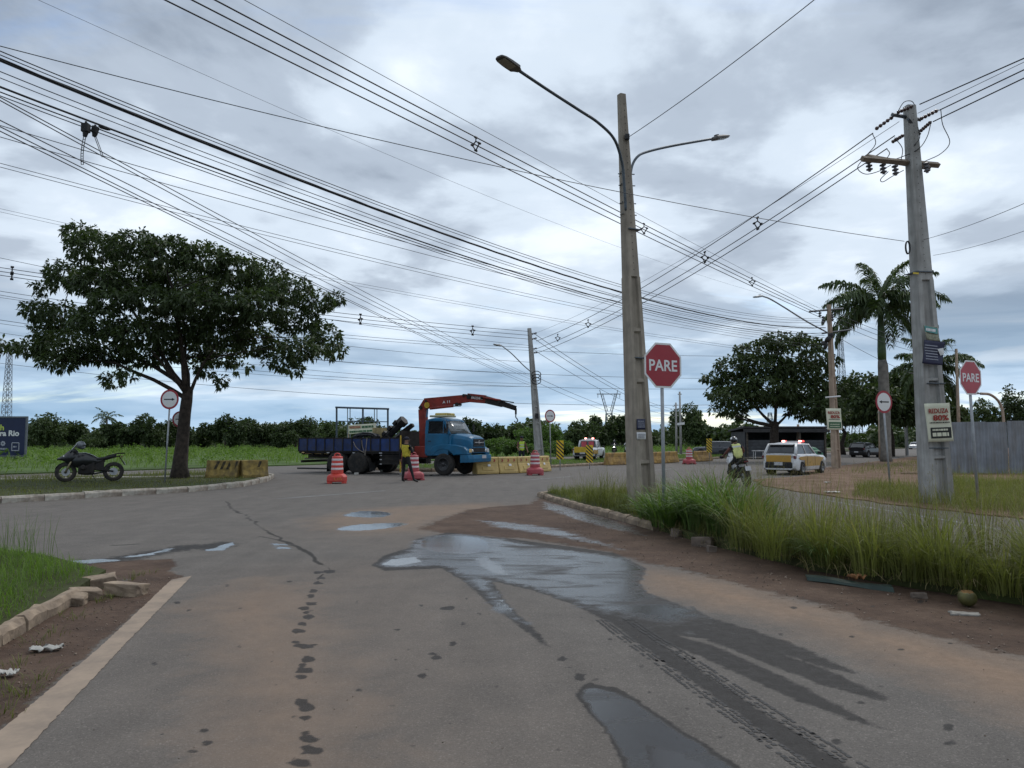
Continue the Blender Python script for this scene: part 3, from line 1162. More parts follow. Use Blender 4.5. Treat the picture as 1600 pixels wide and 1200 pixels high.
grass_green = leaf_mat('grass_green', (0.066, 0.074, 0.022), (0.205, 0.215, 0.064), 0.6, 0.4, dry=(0.30, 0.23, 0.12))
grass_lush = leaf_mat('grass_lush', (0.055, 0.100, 0.024), (0.155, 0.235, 0.062), 0.5, 0.4)
grass_dry = leaf_mat('grass_stems', (0.10, 0.09, 0.038), (0.24, 0.19, 0.09), 0.7, 0.25, dry=(0.30, 0.23, 0.13))
lawn_green = leaf_mat('lawn_green', (0.062, 0.110, 0.018), (0.155, 0.245, 0.040), 0.6, 0.42)
field_green = leaf_mat('field_green', (0.075, 0.125, 0.024), (0.185, 0.27, 0.06), 0.7, 0.4)


def patch_noise(x, y, s=1.0, seed=0.0):
    return 0.5 + 0.25 * np.sin(x * 1.9 * s + 1.3 * np.sin(y * 1.1 * s + seed) + seed) + 0.25 * np.sin(y * 2.3 * s + 1.7 * np.sin(x * 0.9 * s) + seed * 2)


# ---- island: mown-height grass at the tip, head-high tussocks further along, thin seeding stems above
isl_in = [(1.0, 22.6), (1.55, 19.3), (2.43, 15.5), (2.98, 12.1), (3.62, 9.6), (4.25, 8.4), (5.0, 7.4), (6.0, 6.0), (6.9, 3.0), (9.0, 3.0), (8.0, 6.4), (6.9, 8.1), (5.9, 9.6), (5.2, 11.2), (4.65, 13.2), (4.3, 16), (4.1, 19.5), (3.6, 22.3), (2.6, 23.4), (1.4, 23.2)]
parts = []
x, y = scatter(isl_in, 19000)
pn = patch_noise(x, y, 0.9)
pn = .55 * pn + .45 * patch_noise(x, y, 2.3, 5)
h = np.clip((0.14 + 0.62 * pn ** 1.6) * np.clip(1.35 - (y - 6) / 22, 0.6, 1.3), 0.14, 1.0) * rng.uniform(0.55, 1.35, len(x)) * np.where(y < 13.5, .8, 1.15 + .85 * np.clip((20.5 - y) / 3, 0, 1))
thin = (y > 13.5) | (rng.uniform(0, 1, len(x)) < .62)
x, y, h, pn = x[thin], y[thin], h[thin], pn[thin]
parts.append(blades(x, y, 0.11, h, rng.uniform(0.006, 0.013, len(x)), rng.uniform(0.15, 1.15, len(x)), 3, tint=np.clip(rng.normal(0.48, 0.27, len(x)) - (pn - 0.5) * 0.3, 0, 1)))
v, f, t = join_np(parts)
tag(np_mesh('island_grass', v, f, grass_green, tint=t), 'knee-high mixed green grass covering the raised island round the tall lamp pole', 'grass', None, 'stuff')

parts = []
def tussock(cx_, cy_, n, rad, hmin, hmax, wd, lean0, lean1, tmean):
    a = rng.uniform(0, 2 * np.pi, n)
    r_ = rad * np.sqrt(rng.uniform(0, 1, n))
    hh = rng.uniform(hmin, hmax, n)
    parts.append(blades(cx_ + r_ * np.cos(a), cy_ + r_ * np.sin(a), 0.10, hh, rng.uniform(wd * .7, wd * 1.3, n), rng.uniform(lean0, lean1, n), 5, az=a + rng.normal(0, 0.5, n), droop=1.35, tint=np.clip(rng.normal(tmean, 0.2, n), 0, 1)))


# the broad-leaved guinea grass in front of and beside the octagonal sign
for px_, py_, n, hm in ((1010, 822, 170, 0.75), (1030, 832, 190, 0.8), (1055, 830, 200, 1.0), (1080, 838, 220, 1.05), (1105, 838, 230, 1.15), (1120, 848, 220, 1.2), (1145, 850, 200, 1.0), (1090, 820, 160, 1.1), (1135, 828, 150, 0.95), (1060, 812, 130, 0.9), (1170, 858, 150, 0.75), (1155, 838, 120, 0.75)):
    g_ = G(px_, py_)
    tussock(g_.x + .15, g_.y, int(n * .75), 0.28, hm * .6, hm * 1.28, 0.040, 0.35, 1.1, 0.5)
g_ = G(1290, 895)
tussock(g_.x, g_.y, 130, 0.16, 0.4, 0.66, 0.022, 0.6, 1.2, 0.6)
v, f, t = join_np(parts)
tag(np_mesh('guinea_grass', v, f, grass_lush, tint=t), 'arching broad-bladed green grass tussocks below the octagonal sign', 'grass', None, 'stuff')

parts = []
for px_, py_ in [(1150, 868), (1185, 872), (1200, 885), (1222, 878), (1240, 892), (1262, 885), (1280, 900), (1312, 905), (1330, 898), (1345, 912), (1368, 905), (1382, 918), (1402, 910), (1420, 922), (1440, 915), (1455, 928), (1478, 922), (1495, 935), (1520, 930), (1540, 945), (1560, 935), (1580, 955), (1600, 945), (1625, 960), (1640, 950), (1660, 970), (1240, 866), (1300, 880), (1360, 885), (1430, 895), (1500, 905), (1570, 915), (1630, 925)]:
    g_ = G(px_, py_)
    n = int(rng.uniform(90, 190))
    hm = rng.uniform(0.55, 1.3)
    ct = rng.uniform(.3, .95)
    a = rng.uniform(0, 2 * np.pi, n)
    r_ = rng.uniform(.14, .26) * np.sqrt(rng.uniform(0, 1, n))
    parts.append(blades(g_.x + rng.uniform(.05, .42) + r_ * np.cos(a), g_.y + r_ * np.sin(a), 0.10, rng.uniform(hm * .45, hm, n), rng.uniform(0.008, 0.017, n), rng.uniform(0.1, 1.0, n), 4, az=a + rng.normal(0, .6, n), droop=1.2, tint=np.clip(rng.normal(ct, 0.2, n), 0, 1)))
v, f, t = join_np(parts)
tag(np_mesh('bunch_grass', v, f, grass_green, tint=t), 'upright narrow-bladed bunch grass along the muddy island edge', 'grass', None, 'stuff')

# seeding stems: thin, tall, brownish, with a drooping head
x, y = scatter([(3.0, 14.5), (3.1, 12.1), (3.8, 9.7), (5.2, 7.5), (6.8, 6.0), (8.2, 6.0), (5.9, 9.6), (4.65, 13.2)], 1700)
n = len(x)
hh = rng.uniform(0.65, 1.3, n)
p1 = blades(x, y, 0.1, hh, np.full(n, 0.0035), rng.uniform(0.0, 0.3, n), 4, tint=rng.uniform(0, 1, n))
k_ = rng.choice(n, 700, replace=False)
hx = x[k_]
x2 = np.repeat(hx, 5) + rng.normal(0, .012, 3500)
y2 = np.repeat(y[k_], 5) + rng.normal(0, .012, 3500)
z2 = np.repeat(hh[k_], 5) * rng.uniform(0.72, 1.0, 3500) + 0.1
p2 = blades(x2, y2, z2, rng.uniform(0.03, 0.08, 3500), np.full(3500, 0.004), rng.uniform(0.3, 1.4, 3500), 2, tint=rng.uniform(.3, 1, 3500))
x3, y3 = scatter([(1.4, 22.5), (2.6, 15.6), (3.3, 12.5), (4.3, 15), (3.8, 21), (2.6, 23.2)], 420)
p3 = blades(x3, y3, 0.1, rng.uniform(0.45, 0.85, 420), np.full(420, 0.004), rng.uniform(0, 0.35, 420), 4, tint=rng.uniform(0, 1, 420))
v, f, t = join_np([p1, p2, p3])
tag(np_mesh('seeding_stems', v, f, grass_dry, tint=t), 'thin brownish seeding grass stems standing above the island grass', 'grass', None, 'stuff')

# mixed in: broad-leaved weeds and flattened dead straw at the foot of the grass
wx, wy = scatter([G(1000, 828).to_2d(), G(1100, 858).to_2d(), G(1260, 902).to_2d(), G(1400, 925).to_2d(), G(1600, 955).to_2d(), G(1600, 925).to_2d(), G(1260, 880).to_2d(), G(1000, 812).to_2d()], 420)
a = rng.uniform(0, 6.28, 420)
v, f, t = blades(wx, wy, .05, rng.uniform(.12, .5, 420), rng.uniform(.004, .01, 420), rng.uniform(1.0, 1.9, 420), 4, az=a, droop=.9, tint=rng.uniform(.85, 1, 420))
tag(np_mesh('dead_straw', v, f, grass_dry, tint=t), 'flattened dead straw at the foot of the island grass', 'straw', None, 'stuff')

# ---- near verge on the left: thick bright lawn
lv_in = [(-14, 3.2), G(-250, 1140).to_2d(), G(0, 998).to_2d(), G(60, 960).to_2d(), G(112, 930).to_2d(), G(150, 908).to_2d(), G(110, 894).to_2d(), G(60, 880).to_2d(), G(0, 872).to_2d(), G(-300, 860).to_2d()]
x, y = scatter(lv_in, 26000)
keep = x > -9.5
x, y = x[keep], y[keep]
pn = patch_noise(x, y, 1.4, 2.0)
edge_d = sdist(np.array([tuple(p)[:2] for p in lv_in]), x, y)
h = (0.12 + 0.20 * pn) * np.clip(0.35 + edge_d / 0.55, 0.35, 1) * rng.uniform(0.6, 1.3, len(x))
pa = blades(x, y, 0.10, h, rng.uniform(0.005, 0.011, len(x)), rng.uniform(0.2, 1.1, len(x)), 3, tint=np.clip(rng.normal(0.5, 0.2, len(x)) + (pn - .5) * .4, 0, 1))
x, y = scatter([G(0, 880).to_2d(), G(95, 890).to_2d(), G(60, 879).to_2d(), G(0, 872).to_2d()], 60)
pb = blades(x, y, 0.1, rng.uniform(0.3, 0.75, 60), np.full(60, 0.006), rng.uniform(0, 0.4, 60), 4, tint=rng.uniform(0, .4, 60))
v, f, t = join_np([pa, pb])
tag(np_mesh('verge_grass', v, f, lawn_green, tint=t), 'thick bright green grass on the near verge behind the kerb', 'grass', None, 'stuff')
# weeds creeping out of the kerb joints on to the dirt
parts = []
for px_, py_, s_ in ((170, 925, 25), (175, 935, 30), (205, 905, 25), (150, 940, 20), (120, 965, 22), (85, 990, 18), (60, 1005, 22), (40, 1085, 40), (15, 1080, 30), (60, 1062, 25), (5, 1115, 25), (95, 960, 15), (30, 1040, 25), (215, 900, 20), (235, 895, 14)):
    g_ = G(px_, py_)
    a = rng.uniform(0, 6.28, s_)
    r_ = rng.uniform(0, .14, s_)
    parts.append(blades(g_.x + r_ * np.cos(a), g_.y + r_ * np.sin(a), 0.0, rng.uniform(.03, .11, s_), np.full(s_, .006), rng.uniform(.4, 1.3, s_), 3, az=a, tint=rng.uniform(0, .6, s_)))
v, f, t = join_np(parts)
tag(np_mesh('kerbside_weeds', v, f, grass_green, tint=t), 'sparse low weeds in the dirt between verge kerb and edge line', 'weeds', None, 'stuff')

# ---- far island lawn (under the big tree)
fi_poly = [RS(-30, -22.8), RS(14.4, -22.8), RS(17.2, -23.8), RS(19.8, -26), RS(22, -28.2), RS(23.1, -30.4), RS(22.6, -32.2), RS(20, -33), RS(-30, -33)]
x, y = scatter(fi_poly, 22000)
keep = (np.abs(x / np.maximum(y, 1)) < 0.72)
x, y = x[keep], y[keep]
pn = patch_noise(x, y, 0.5, 1.0)
nn = x * RN.x + y * RN.y
tall = np.where(nn < -29.5, 2.6, 1.0)
h = (0.05 + 0.09 * pn) * tall * rng.uniform(.6, 1.4, len(x))
v, f, t = blades(x, y, 0.135, h, rng.uniform(0.012, 0.026, len(x)), rng.uniform(0.2, 1.0, len(x)), 2, tint=np.clip(rng.normal(0.34, 0.15, len(x)) + np.where(nn < -29.5, .3, 0), 0, .84))
tag(np_mesh('far_island_lawn', v, f, grass_green, tint=t), 'short dull lawn on the far island under the spreading tree', 'grass', None, 'stuff')

# ---- right median, and the ragged grass of the corner behind the slip lane
x, y = scatter([RS(32.5, -26.6), RS(37, -25.2), RS(110, -25.2), RS(110, -32.6), RS(36, -32.6), RS(32.5, -31)], 16000)
pn = patch_noise(x, y, .4)
v, f, t = blades(x, y, 0.12, (0.08 + 0.18 * pn) * rng.uniform(.6, 1.4, len(x)), rng.uniform(.02, .045, len(x)), rng.uniform(.2, 1, len(x)), 2, tint=np.clip(rng.normal(.45, .2, len(x)), 0, .84))
tag(np_mesh('median_grass', v, f, field_green, tint=t), 'low green grass on the median behind the yellow barriers', 'grass', None, 'stuff')
parts = []
for poly, n, h0, h1 in (([G(1330, 778), G(1400, 788), G(1500, 800), G(1640, 815), G(1700, 790), G(1640, 760), G(1480, 752), G(1440, 770), G(1370, 758), G(1340, 766)], 9000, .22, .55),
                        ([G(1310, 738), G(1350, 733), G(1420, 722), G(1520, 716), G(1800, 718), G(1800, 752), G(1520, 748), G(1420, 744), G(1340, 742)], 9000, .18, .5)):
    x, y = scatter([p.to_2d() for p in poly], n)
    pn = patch_noise(x, y, .8, 3)
    parts.append(blades(x, y, 0.02, (h0 + (h1 - h0) * pn) * rng.uniform(.5, 1.3, n), rng.uniform(.010, .022, n), rng.uniform(.1, .8, n), 3, tint=np.clip(rng.normal(.55, .25, n), 0, 1)))
x, y = scatter([p.to_2d() for p in (G(1475, 800), G(1640, 818), G(1680, 770), G(1500, 760))], 500)
parts.append(blades(x, y, 0.02, rng.uniform(.5, 1.0, 500), np.full(500, .006), rng.uniform(0, .35, 500), 3, tint=rng.uniform(.6, 1, 500)))
v, f, t = join_np(parts)
tag(np_mesh('corner_grass', v, f, grass_green, tint=t), 'ragged half-dry grass round the big concrete pole on the corner', 'grass', None, 'stuff')

# ---- the open field: rank green growth thinning out into the distance
x, y = scatter([RS(-60, -41.6), RS(200, -41.6), RS(230, -140), RS(-90, -140)], 52000)
d_ = np.hypot(x, y)
keep = (np.abs(x / np.maximum(y, 1)) < 0.75) & (rng.uniform(0, 1, len(x)) < np.clip(85 / d_, .2, 1))
x, y, d_ = x[keep], y[keep], d_[keep]
pn = patch_noise(x, y, .16, .5) * .6 + patch_noise(x, y, .5, 4) * .4
h = (0.25 + 0.85 * pn ** 1.5) * rng.uniform(.5, 1.2, len(x))
v, f, t = blades(x, y, 0.05, h, rng.uniform(.05, .11, len(x)) * np.clip(d_ / 70, .8, 2.2), rng.uniform(.2, 1.0, len(x)), 2, tint=np.clip(rng.normal(.35, .2, len(x)) + pn * .35, 0, .84))
tag(np_mesh('field_growth', v, f, field_green, tint=t), 'rank green growth covering the open field beyond the road', 'grass', None, 'stuff')

# leafy weeds in drifts all over the field (positions first, leaves after the leaf builder below)
fw_x, fw_y = scatter([RS(-60, -42), RS(200, -42), RS(240, -170), RS(-100, -170)], 1500)
fw_k = np.abs(fw_x / np.maximum(fw_y, 1)) < .75
fw_x, fw_y = fw_x[fw_k], fw_y[fw_k]


# ---------------------------------------------------------------- trees
def leaf_cloud(centres, normals, k_, L, wdt, droop=0.6, spread=1.0, tintc=None):
    """k_ leaves radiating from each twig end, drooping; centres (n,3), normals (n,3)"""
    n = len(centres)
    c = np.repeat(centres, k_, 0)
    nr = np.repeat(normals, k_, 0)
    m = len(c)
    d = rng.normal(0, 1, (m, 3)) * spread + nr * 0.9
    d[:, 2] -= droop
    d /= np.linalg.norm(d, axis=1, keepdims=True) + 1e-9
    side = np.cross(d, rng.normal(0, 1, (m, 3)) * .7 + np.array([0, 0, 1.0]))
    side /= np.linalg.norm(side, axis=1, keepdims=True) + 1e-9
    ll = L * rng.uniform(.65, 1.25, m)[:, None]
    ww = wdt * rng.uniform(.7, 1.25, m)[:, None]
    st = c + d * ll * rng.uniform(0.05, .35, m)[:, None]
    sag = np.zeros((m, 3))
    sag[:, 2] = -1
    tip = st + d * ll + sag * ll * .25
    mid = st + d * ll * .48
    V = np.stack([st, mid - side * ww * .5, tip, mid + side * ww * .5], 1).reshape(-1, 3)
    F = np.arange(m * 4).reshape(m, 4)
    tt = rng.uniform(0, 1, n) if tintc is None else tintc
    T = np.repeat(np.clip(np.repeat(tt, k_) * .6 + rng.uniform(0, .4, m), 0, 1), 4)
    return V, F, T


def blob_points(blobs, n, inner=0.45):
    """points spread through a set of ellipsoids, thicker towards their upper skins"""
    vol = np.array([b[3] * b[4] * b[5] for b in blobs]) ** 0.8
    pick = rng.choice(len(blobs), n, p=vol / vol.sum())
    u = rng.normal(0, 1, (n, 3))
    u /= np.linalg.norm(u, axis=1, keepdims=True)
    r_ = inner + (1 - inner) * rng.uniform(0, 1, n) ** .5
    r_ *= rng.uniform(.9, 1.1, n)
    B = np.array([b[:6] for b in blobs])[pick]
    c = B[:, :3] + u * B[:, 3:6] * r_[:, None]
    nrm = u.copy()
    return c, nrm, pick


bark_dark = M('bark_dark', (0.035, 0.026, 0.02), 0.95, 0.35, 7, 0.9)
bark_grey = M('bark_grey', (0.09, 0.075, 0.06), 0.95, 0.3, 6, 0.8)
leaf_dark = leaf_mat('leaf_dark', (0.020, 0.033, 0.013), (0.085, 0.118, 0.046), 0.5, 0.3)
leaf_mid = leaf_mat('leaf_mid', (0.024, 0.040, 0.014), (0.085, 0.115, 0.042), 0.55, 0.28)
leaf_far = leaf_mat('leaf_far', (0.022, 0.038, 0.015), (0.078, 0.108, 0.040), 0.6, 0.25)
leaf_far2 = leaf_mat('leaf_far_pale', (0.035, 0.055, 0.020), (0.105, 0.140, 0.055), 0.6, 0.25)
leaf_bush = leaf_mat('leaf_bush', (0.045, 0.085, 0.02), (0.125, 0.195, 0.05), 0.6, 0.35)


def limb_path(a, b_, bow, n=7):
    a, b_ = Vector(a), Vector(b_)
    mid = (a + b_) / 2 + Vector(bow)
    out = []
    for i in range(n + 1):
        t = i / n
        p = a * (1 - t) ** 2 + mid * 2 * t * (1 - t) + b_ * t * t
        if 0 < i < n:
            p += Vector((rnd.uniform(-1, 1), rnd.uniform(-1, 1), rnd.uniform(-.5, .5))) * (b_ - a).length * .018
        out.append(p)
    return out


def make_tree(name, base, trunk_pts, tr_r, blobs, ncl, k_, L, wdt, lm, bm_, label, group=None, limbs=True, droop=.6, inner=.45, rz=0, twigs=1):
    """tree > trunk (with limbs), crown; blobs are (x,y,z,rx,ry,rz) in metres relative to the base"""
    t = empty(name, base, rz, label, 'tree', group)
    mb_ = MB()
    mb_.tube(trunk_pts, tr_r, 10)
    top = Vector(trunk_pts[-1])
    if limbs:
        # a few main limbs from the fork, the other boughs springing from those
        order = sorted(blobs, key=lambda b: -(b[3] * b[5]))
        mains = []
        pool = list(order)
        while pool and len(mains) < 7:
            b = pool.pop(0)
            if all((Vector(b[:3]) - Vector(m_[:3])).length > 2.2 * max(b[3], .8) * .9 for m_ in mains):
                mains.append(b)
        nodes = []
        for b in mains:
            c = Vector(b[:3])
            q = Vector(trunk_pts[-1]).lerp(Vector(trunk_pts[-2]), rnd.uniform(0, .9))
            pth = limb_path(q, c - Vector((0, 0, b[5] * .3)), (0, 0, (c - q).length * rnd.uniform(-.06, .10)))
            r0 = tr_r[-1] * rnd.uniform(.42, .62)
            mb_.tube(pth, [max(0.02, r0 * (1 - .8 * i / (len(pth) - 1))) for i in range(len(pth))], 7)
            nodes += [(p_, r0 * (1 - .8 * (i + 2) / 7)) for i, p_ in enumerate(pth[2:])]
        for b in order[:34]:
            c = Vector(b[:3])
            if b not in mains:
                q, r0 = min(nodes, key=lambda n_: (n_[0] - c).length + (1.5 if n_[0].z > c.z else 0))
                r0 = max(.03, r0 * .7)
                pth = limb_path(q, c, (0, 0, (c - q).length * .06), 5)
                mb_.tube(pth, [max(.012, r0 * (1 - .8 * i / 5)) for i in range(6)], 5)
            for _ in range(4 * twigs):
                u = Vector((rnd.uniform(-1, 1), rnd.uniform(-1, 1), rnd.uniform(-.6, .9)))
                e = c + Vector((u.x * b[3], u.y * b[4], u.z * b[5])) * .85
                mb_.tube(limb_path(c - Vector((0, 0, b[5] * .25)), e, (0, 0, .1), 4), [.03, .022, .016, .012, .008], 4)
    mb_.build('trunk', bm_, t, True)
    c, nr, pick = blob_points(blobs, ncl, inner)
    bt = rng.uniform(.1, .8, len(blobs))[pick] * .6 + rng.uniform(0, .4, ncl)
    V, F, T = leaf_cloud(c, nr, k_, L, wdt, droop, 1.0, bt)
    np_mesh('crown', V, F, lm, t, T)
    return t


def px_blobs(lst, Y, base, depth=1.0):
    """measured clumps: centre and half sizes in image units at distance Y -> metres relative to the tree base"""
    out = []
    for e in lst:
        px_, py_, rx_, ry_ = e[:4]
        dy = e[4] if len(e) > 4 else rnd.uniform(-2.2, 2.2) * depth
        c = P(px_, py_, Y + dy) - Vector(base)
        s_ = (Y + dy) / FPX
        ry2 = max(rx_ * s_ * .85, ry_ * s_) * min(1.0, depth + .2)
        out.append((c.x, c.y, c.z, rx_ * s_, ry2, ry_ * s_))
    return out


bl = [(a, b_, .25, q, q, q * rnd.uniform(.35, .7)) for a, b_, q in zip(fw_x, fw_y, rng.uniform(.4, 1.5, len(fw_x)))]
c, nr, pick = blob_points(bl, 15000, .4)
c[:, 2] = np.abs(c[:, 2])
leaf_field = leaf_mat('leaf_field', (0.065, 0.115, 0.022), (0.17, 0.26, 0.06), 0.65, 0.35)
V, F, T = leaf_cloud(c, nr, 4, .26, .15, .0, 1.0, rng.uniform(0, 1, len(bl))[pick])
tag(np_mesh('field_weeds', V, F, leaf_field, None, T), 'leafy green weeds in drifts over the open field', 'weeds', None, 'stuff')

# the spreading tree on the far island
Yt = 31.0
bt_ = P(281, 752, Yt)
bt_.z = 0.12
big_blobs = [(125, 362, 28, 20), (150, 385, 52, 26), (205, 382, 50, 26), (262, 392, 48, 30), (318, 402, 46, 27), (372, 418, 42, 24), (415, 432, 42, 28), (452, 452, 40, 26), (490, 470, 34, 18), (522, 466, 20, 10),
             (110, 428, 44, 24), (68, 450, 22, 10), (150, 440, 50, 26), (210, 430, 60, 34), (280, 440, 64, 34), (350, 455, 60, 32), (410, 475, 50, 28), (462, 500, 40, 24), (508, 528, 30, 30), (470, 545, 34, 22), (440, 562, 26, 18), (525, 545, 18, 18),
             (62, 485, 32, 16), (100, 495, 46, 24), (72, 520, 30, 16), (48, 542, 30, 13), (105, 540, 54, 26), (160, 500, 52, 26), (160, 552, 48, 20), (215, 520, 54, 28), (280, 505, 60, 32), (345, 515, 56, 30), (400, 532, 44, 24),
             (235, 555, 46, 20), (300, 545, 46, 20), (345, 556, 36, 20), (178, 592, 22, 14), (200, 583, 18, 12), (345, 592, 12, 14), (320, 575, 22, 14), (92, 562, 36, 18), (380, 575, 14, 10), (460, 575, 16, 12), (235, 466, 58, 22), (305, 470, 56, 20), (175, 468, 42, 16), (365, 488, 50, 18)]
tp = [(0, 0, -.1), (-.02, 0, .5), (.05, .02, 1.6), (.12, 0, 2.6), (.15, .05, 3.1), (.18, .1, 3.7)]
tr = [.42, .30, .245, .225, .22, .19]
make_tree('spreading_tree', bt_, tp, tr, [(a, b_, c_, d * .95, e * .92, f * .88) for a, b_, c_, d, e, f in px_blobs(big_blobs, Yt, bt_)], 7000, 7, .205, .092, leaf_dark, bark_dark, 'large spreading dark green tree standing alone on the grassy far island', twigs=1, droop=.75, inner=.4)
# a leafy bough of a second tree reaching in from beyond the edge
b2 = Vector((-24.8, 34.5, 0.1))
make_tree('edge_tree', b2, [(0, 0, 0), (.1, 0, 2.5), (.0, 0, 4.4)], [.2, .16, .12], px_blobs([(6, 541, 22, 11, 0), (-32, 536, 26, 16, 0), (-90, 520, 60, 40, 0), (-100, 470, 50, 35, 1)], 34.5, b2), 700, 7, .30, .125, leaf_dark, bark_dark, 'tree at the left edge of which one drooping bough of leaves shows', droop=.75)

# the domed tree behind the white and yellow car
Y2 = 62.0
b2 = P(1209, 716, Y2)
b2.z = 0.08
dome = [(1225, 530, 42, 12), (1255, 540, 36, 14), (1185, 548, 40, 16), (1280, 560, 34, 18), (1150, 572, 38, 18), (1200, 572, 50, 22), (1250, 580, 50, 24), (1118, 590, 24, 9), (1150, 602, 42, 20), (1200, 605, 50, 24), (1255, 612, 50, 26), (1295, 605, 30, 24), (1135, 616, 36, 10), (1165, 626, 40, 14), (1222, 622, 46, 14), (1275, 632, 44, 16), (1128, 640, 22, 11), (1152, 646, 20, 10), (1300, 645, 30, 13), (1262, 646, 34, 11)]
make_tree('domed_tree', b2, [(0, 0, -.1), (.05, 0, 1.2), (.1, 0, 2.4), (.25, .1, 3.1)], [.42, .36, .33, .28], [(a, b_, c_, d * .95, e * .9, f * .8) for a, b_, c_, d, e, f in px_blobs(dome, Y2, b2, .9)], 3000, 6, .34, .18, leaf_mid, bark_dark, 'domed dark tree growing beside the low shed behind the white and yellow car', droop=.5)
Y3 = 84.0
b3 = P(1392, 708, Y3)
b3.z = 0.05
t3 = [(1350, 602, 30, 20), (1335, 632, 36, 22), (1370, 625, 36, 26), (1400, 610, 36, 26), (1425, 600, 34, 28), (1390, 640, 46, 18), (1340, 648, 34, 12), (1430, 636, 40, 22), (1460, 620, 30, 22), (1475, 645, 30, 18), (1420, 650, 30, 12)]
make_tree('roadside_tree', b3, [(0, 0, -.1), (.1, 0, 1.8), (-.2, 0, 3.6), (.3, 0, 4.6)], [.42, .34, .28, .2], px_blobs(t3, Y3, b3), 2600, 6, .5, .28, leaf_mid, bark_dark, 'dense dark tree with a forked trunk just right of the tall palm')
Y4 = 95.0
b4 = P(1318, 712, Y4)
b4.z = 0.05
make_tree('leaning_tree', b4, [(0, 0, -.1), (-.2, 0, 1.2), (.3, 0, 2.6), (-.5, 0, 3.8)], [.34, .28, .22, .16], px_blobs([(1300, 640, 26, 18), (1325, 620, 24, 20), (1312, 652, 26, 10), (1340, 645, 26, 13)], Y4, b4), 1000, 6, .5, .28, leaf_mid, bark_dark, 'leaning dark-trunked tree between the shed and the poster pole')

# ---- distant tree line: the trees one can tell apart
def far_tree(name, px_, top, half, Y, label, lm=None, base_py=None, n=420, shape='round'):
    b = P(px_, 690, Y)
    b.z = 0.05
    s_ = Y / FPX
    topz = P(px_, top, Y).z
    rx = half * s_ * rnd.uniform(.95, 1.2)
    topz *= rnd.uniform(.95, 1.22)
    bl = []
    if shape == 'round':
        low = max(.4, topz * .10)
        cz = (topz + low) / 2
        for _ in range(13):
            a, r_ = rnd.uniform(0, 6.28), rnd.uniform(.25, 1.0)
            bl.append((rx * r_ * math.cos(a), rx * r_ * math.sin(a), cz + rnd.uniform(-.6, .45) * (topz - cz), rx * rnd.uniform(.22, .55), rx * rnd.uniform(.22, .55), (topz - low) * rnd.uniform(.12, .34)))
        bl.append((rx * rnd.uniform(-.4, .4), 0, topz - (topz - low) * .25, rx * rnd.uniform(.3, .6), rx * .5, (topz - low) * .25))
    th = topz * .5
    return make_tree(name, b, [(0, 0, -.1), (0, 0, th * .5), (.1, 0, th)], [.02 * topz + .1, .016 * topz + .08, .05], bl, n, 6, .0034 * Y, .0022 * Y, lm or (leaf_far, leaf_mid, leaf_far2)[rnd.randrange(3)], bark_grey, label, 'trees along the far edge of the field', limbs=False, droop=.2, inner=.15)


FT = [(75, 657, 26, 150, 'broad dark far tree just right of the blue billboard'), (118, 662, 22, 155, 'lower far tree with a feathery top between billboard and parked motorcycle'),
      (150, 678, 26, 150, 'low bushy far tree above the motorcycle helmet'), (190, 668, 20, 150, 'rounded far tree right of the distant palm'), (232, 645, 27, 150, 'tall rounded far tree left of the white arrow sign on the island'),
      (275, 655, 24, 155, 'far tree standing behind the trunk of the spreading tree'), (320, 672, 16, 165, 'small thin far tree right of the spreading tree trunk'), (352, 656, 24, 160, 'tall far tree above the striped concrete block'),
      (395, 662, 24, 165, 'mid-height far tree right of the striped concrete block'), (430, 664, 20, 165, 'far tree with a flat top above the field edge left of the truck'), (462, 654, 26, 160, 'rounded far tree just left of the truck bed'),
      (518, 660, 18, 150, 'far tree under the left post of the empty billboard frame'), (580, 652, 28, 140, 'far tree behind the banner inside the empty billboard frame'),
      (735, 655, 20, 150, 'far tree right of the blue truck cab'), (765, 664, 20, 155, 'far tree below the hook of the crane'), (800, 672, 20, 160, 'low far tree left of the leaning concrete pole'),
      (905, 656, 24, 150, 'tall dark far tree above the yellow pickup'), (940, 660, 22, 155, 'far tree left of the distant pylon'), (972, 655, 22, 160, 'far tree half hidden by the tall lamp pole'), (1008, 672, 22, 170, 'low far tree right of the tall lamp pole'),
      (1072, 640, 24, 170, 'tall far tree behind the two thin street poles'), (1112, 668, 16, 200, 'small far tree left of the domed tree'), (1150, 672, 18, 190, 'low far tree behind the shed roof end'),
      (1545, 632, 26, 95, 'dark tree behind the metal fence by the second octagonal sign'), (1590, 606, 24, 90, 'taller tree at the right edge behind the metal fence'), (1512, 650, 22, 100, 'low tree behind the metal fence beside the poster pole')]
for px_, top, half, Y, lb in FT:
    far_tree('far_tree', px_, top, half, Y, lb, n=1000)
for px_, top, half, Y, lb in ((690, 668, 34, 110, 'bright green bush behind the crane truck cab'), (775, 690, 30, 78, 'light green bush right of the truck bonnet'), (850, 662, 34, 100, 'mid green bushy tree right of the leaning concrete pole'), (872, 690, 26, 85, 'dense green bush left of the yellow pickup'), (812, 694, 22, 72, 'low green bush behind the worker in the yellow-green vest')):
    far_tree('bush', px_, top, half, Y, lb, leaf_bush, n=800)

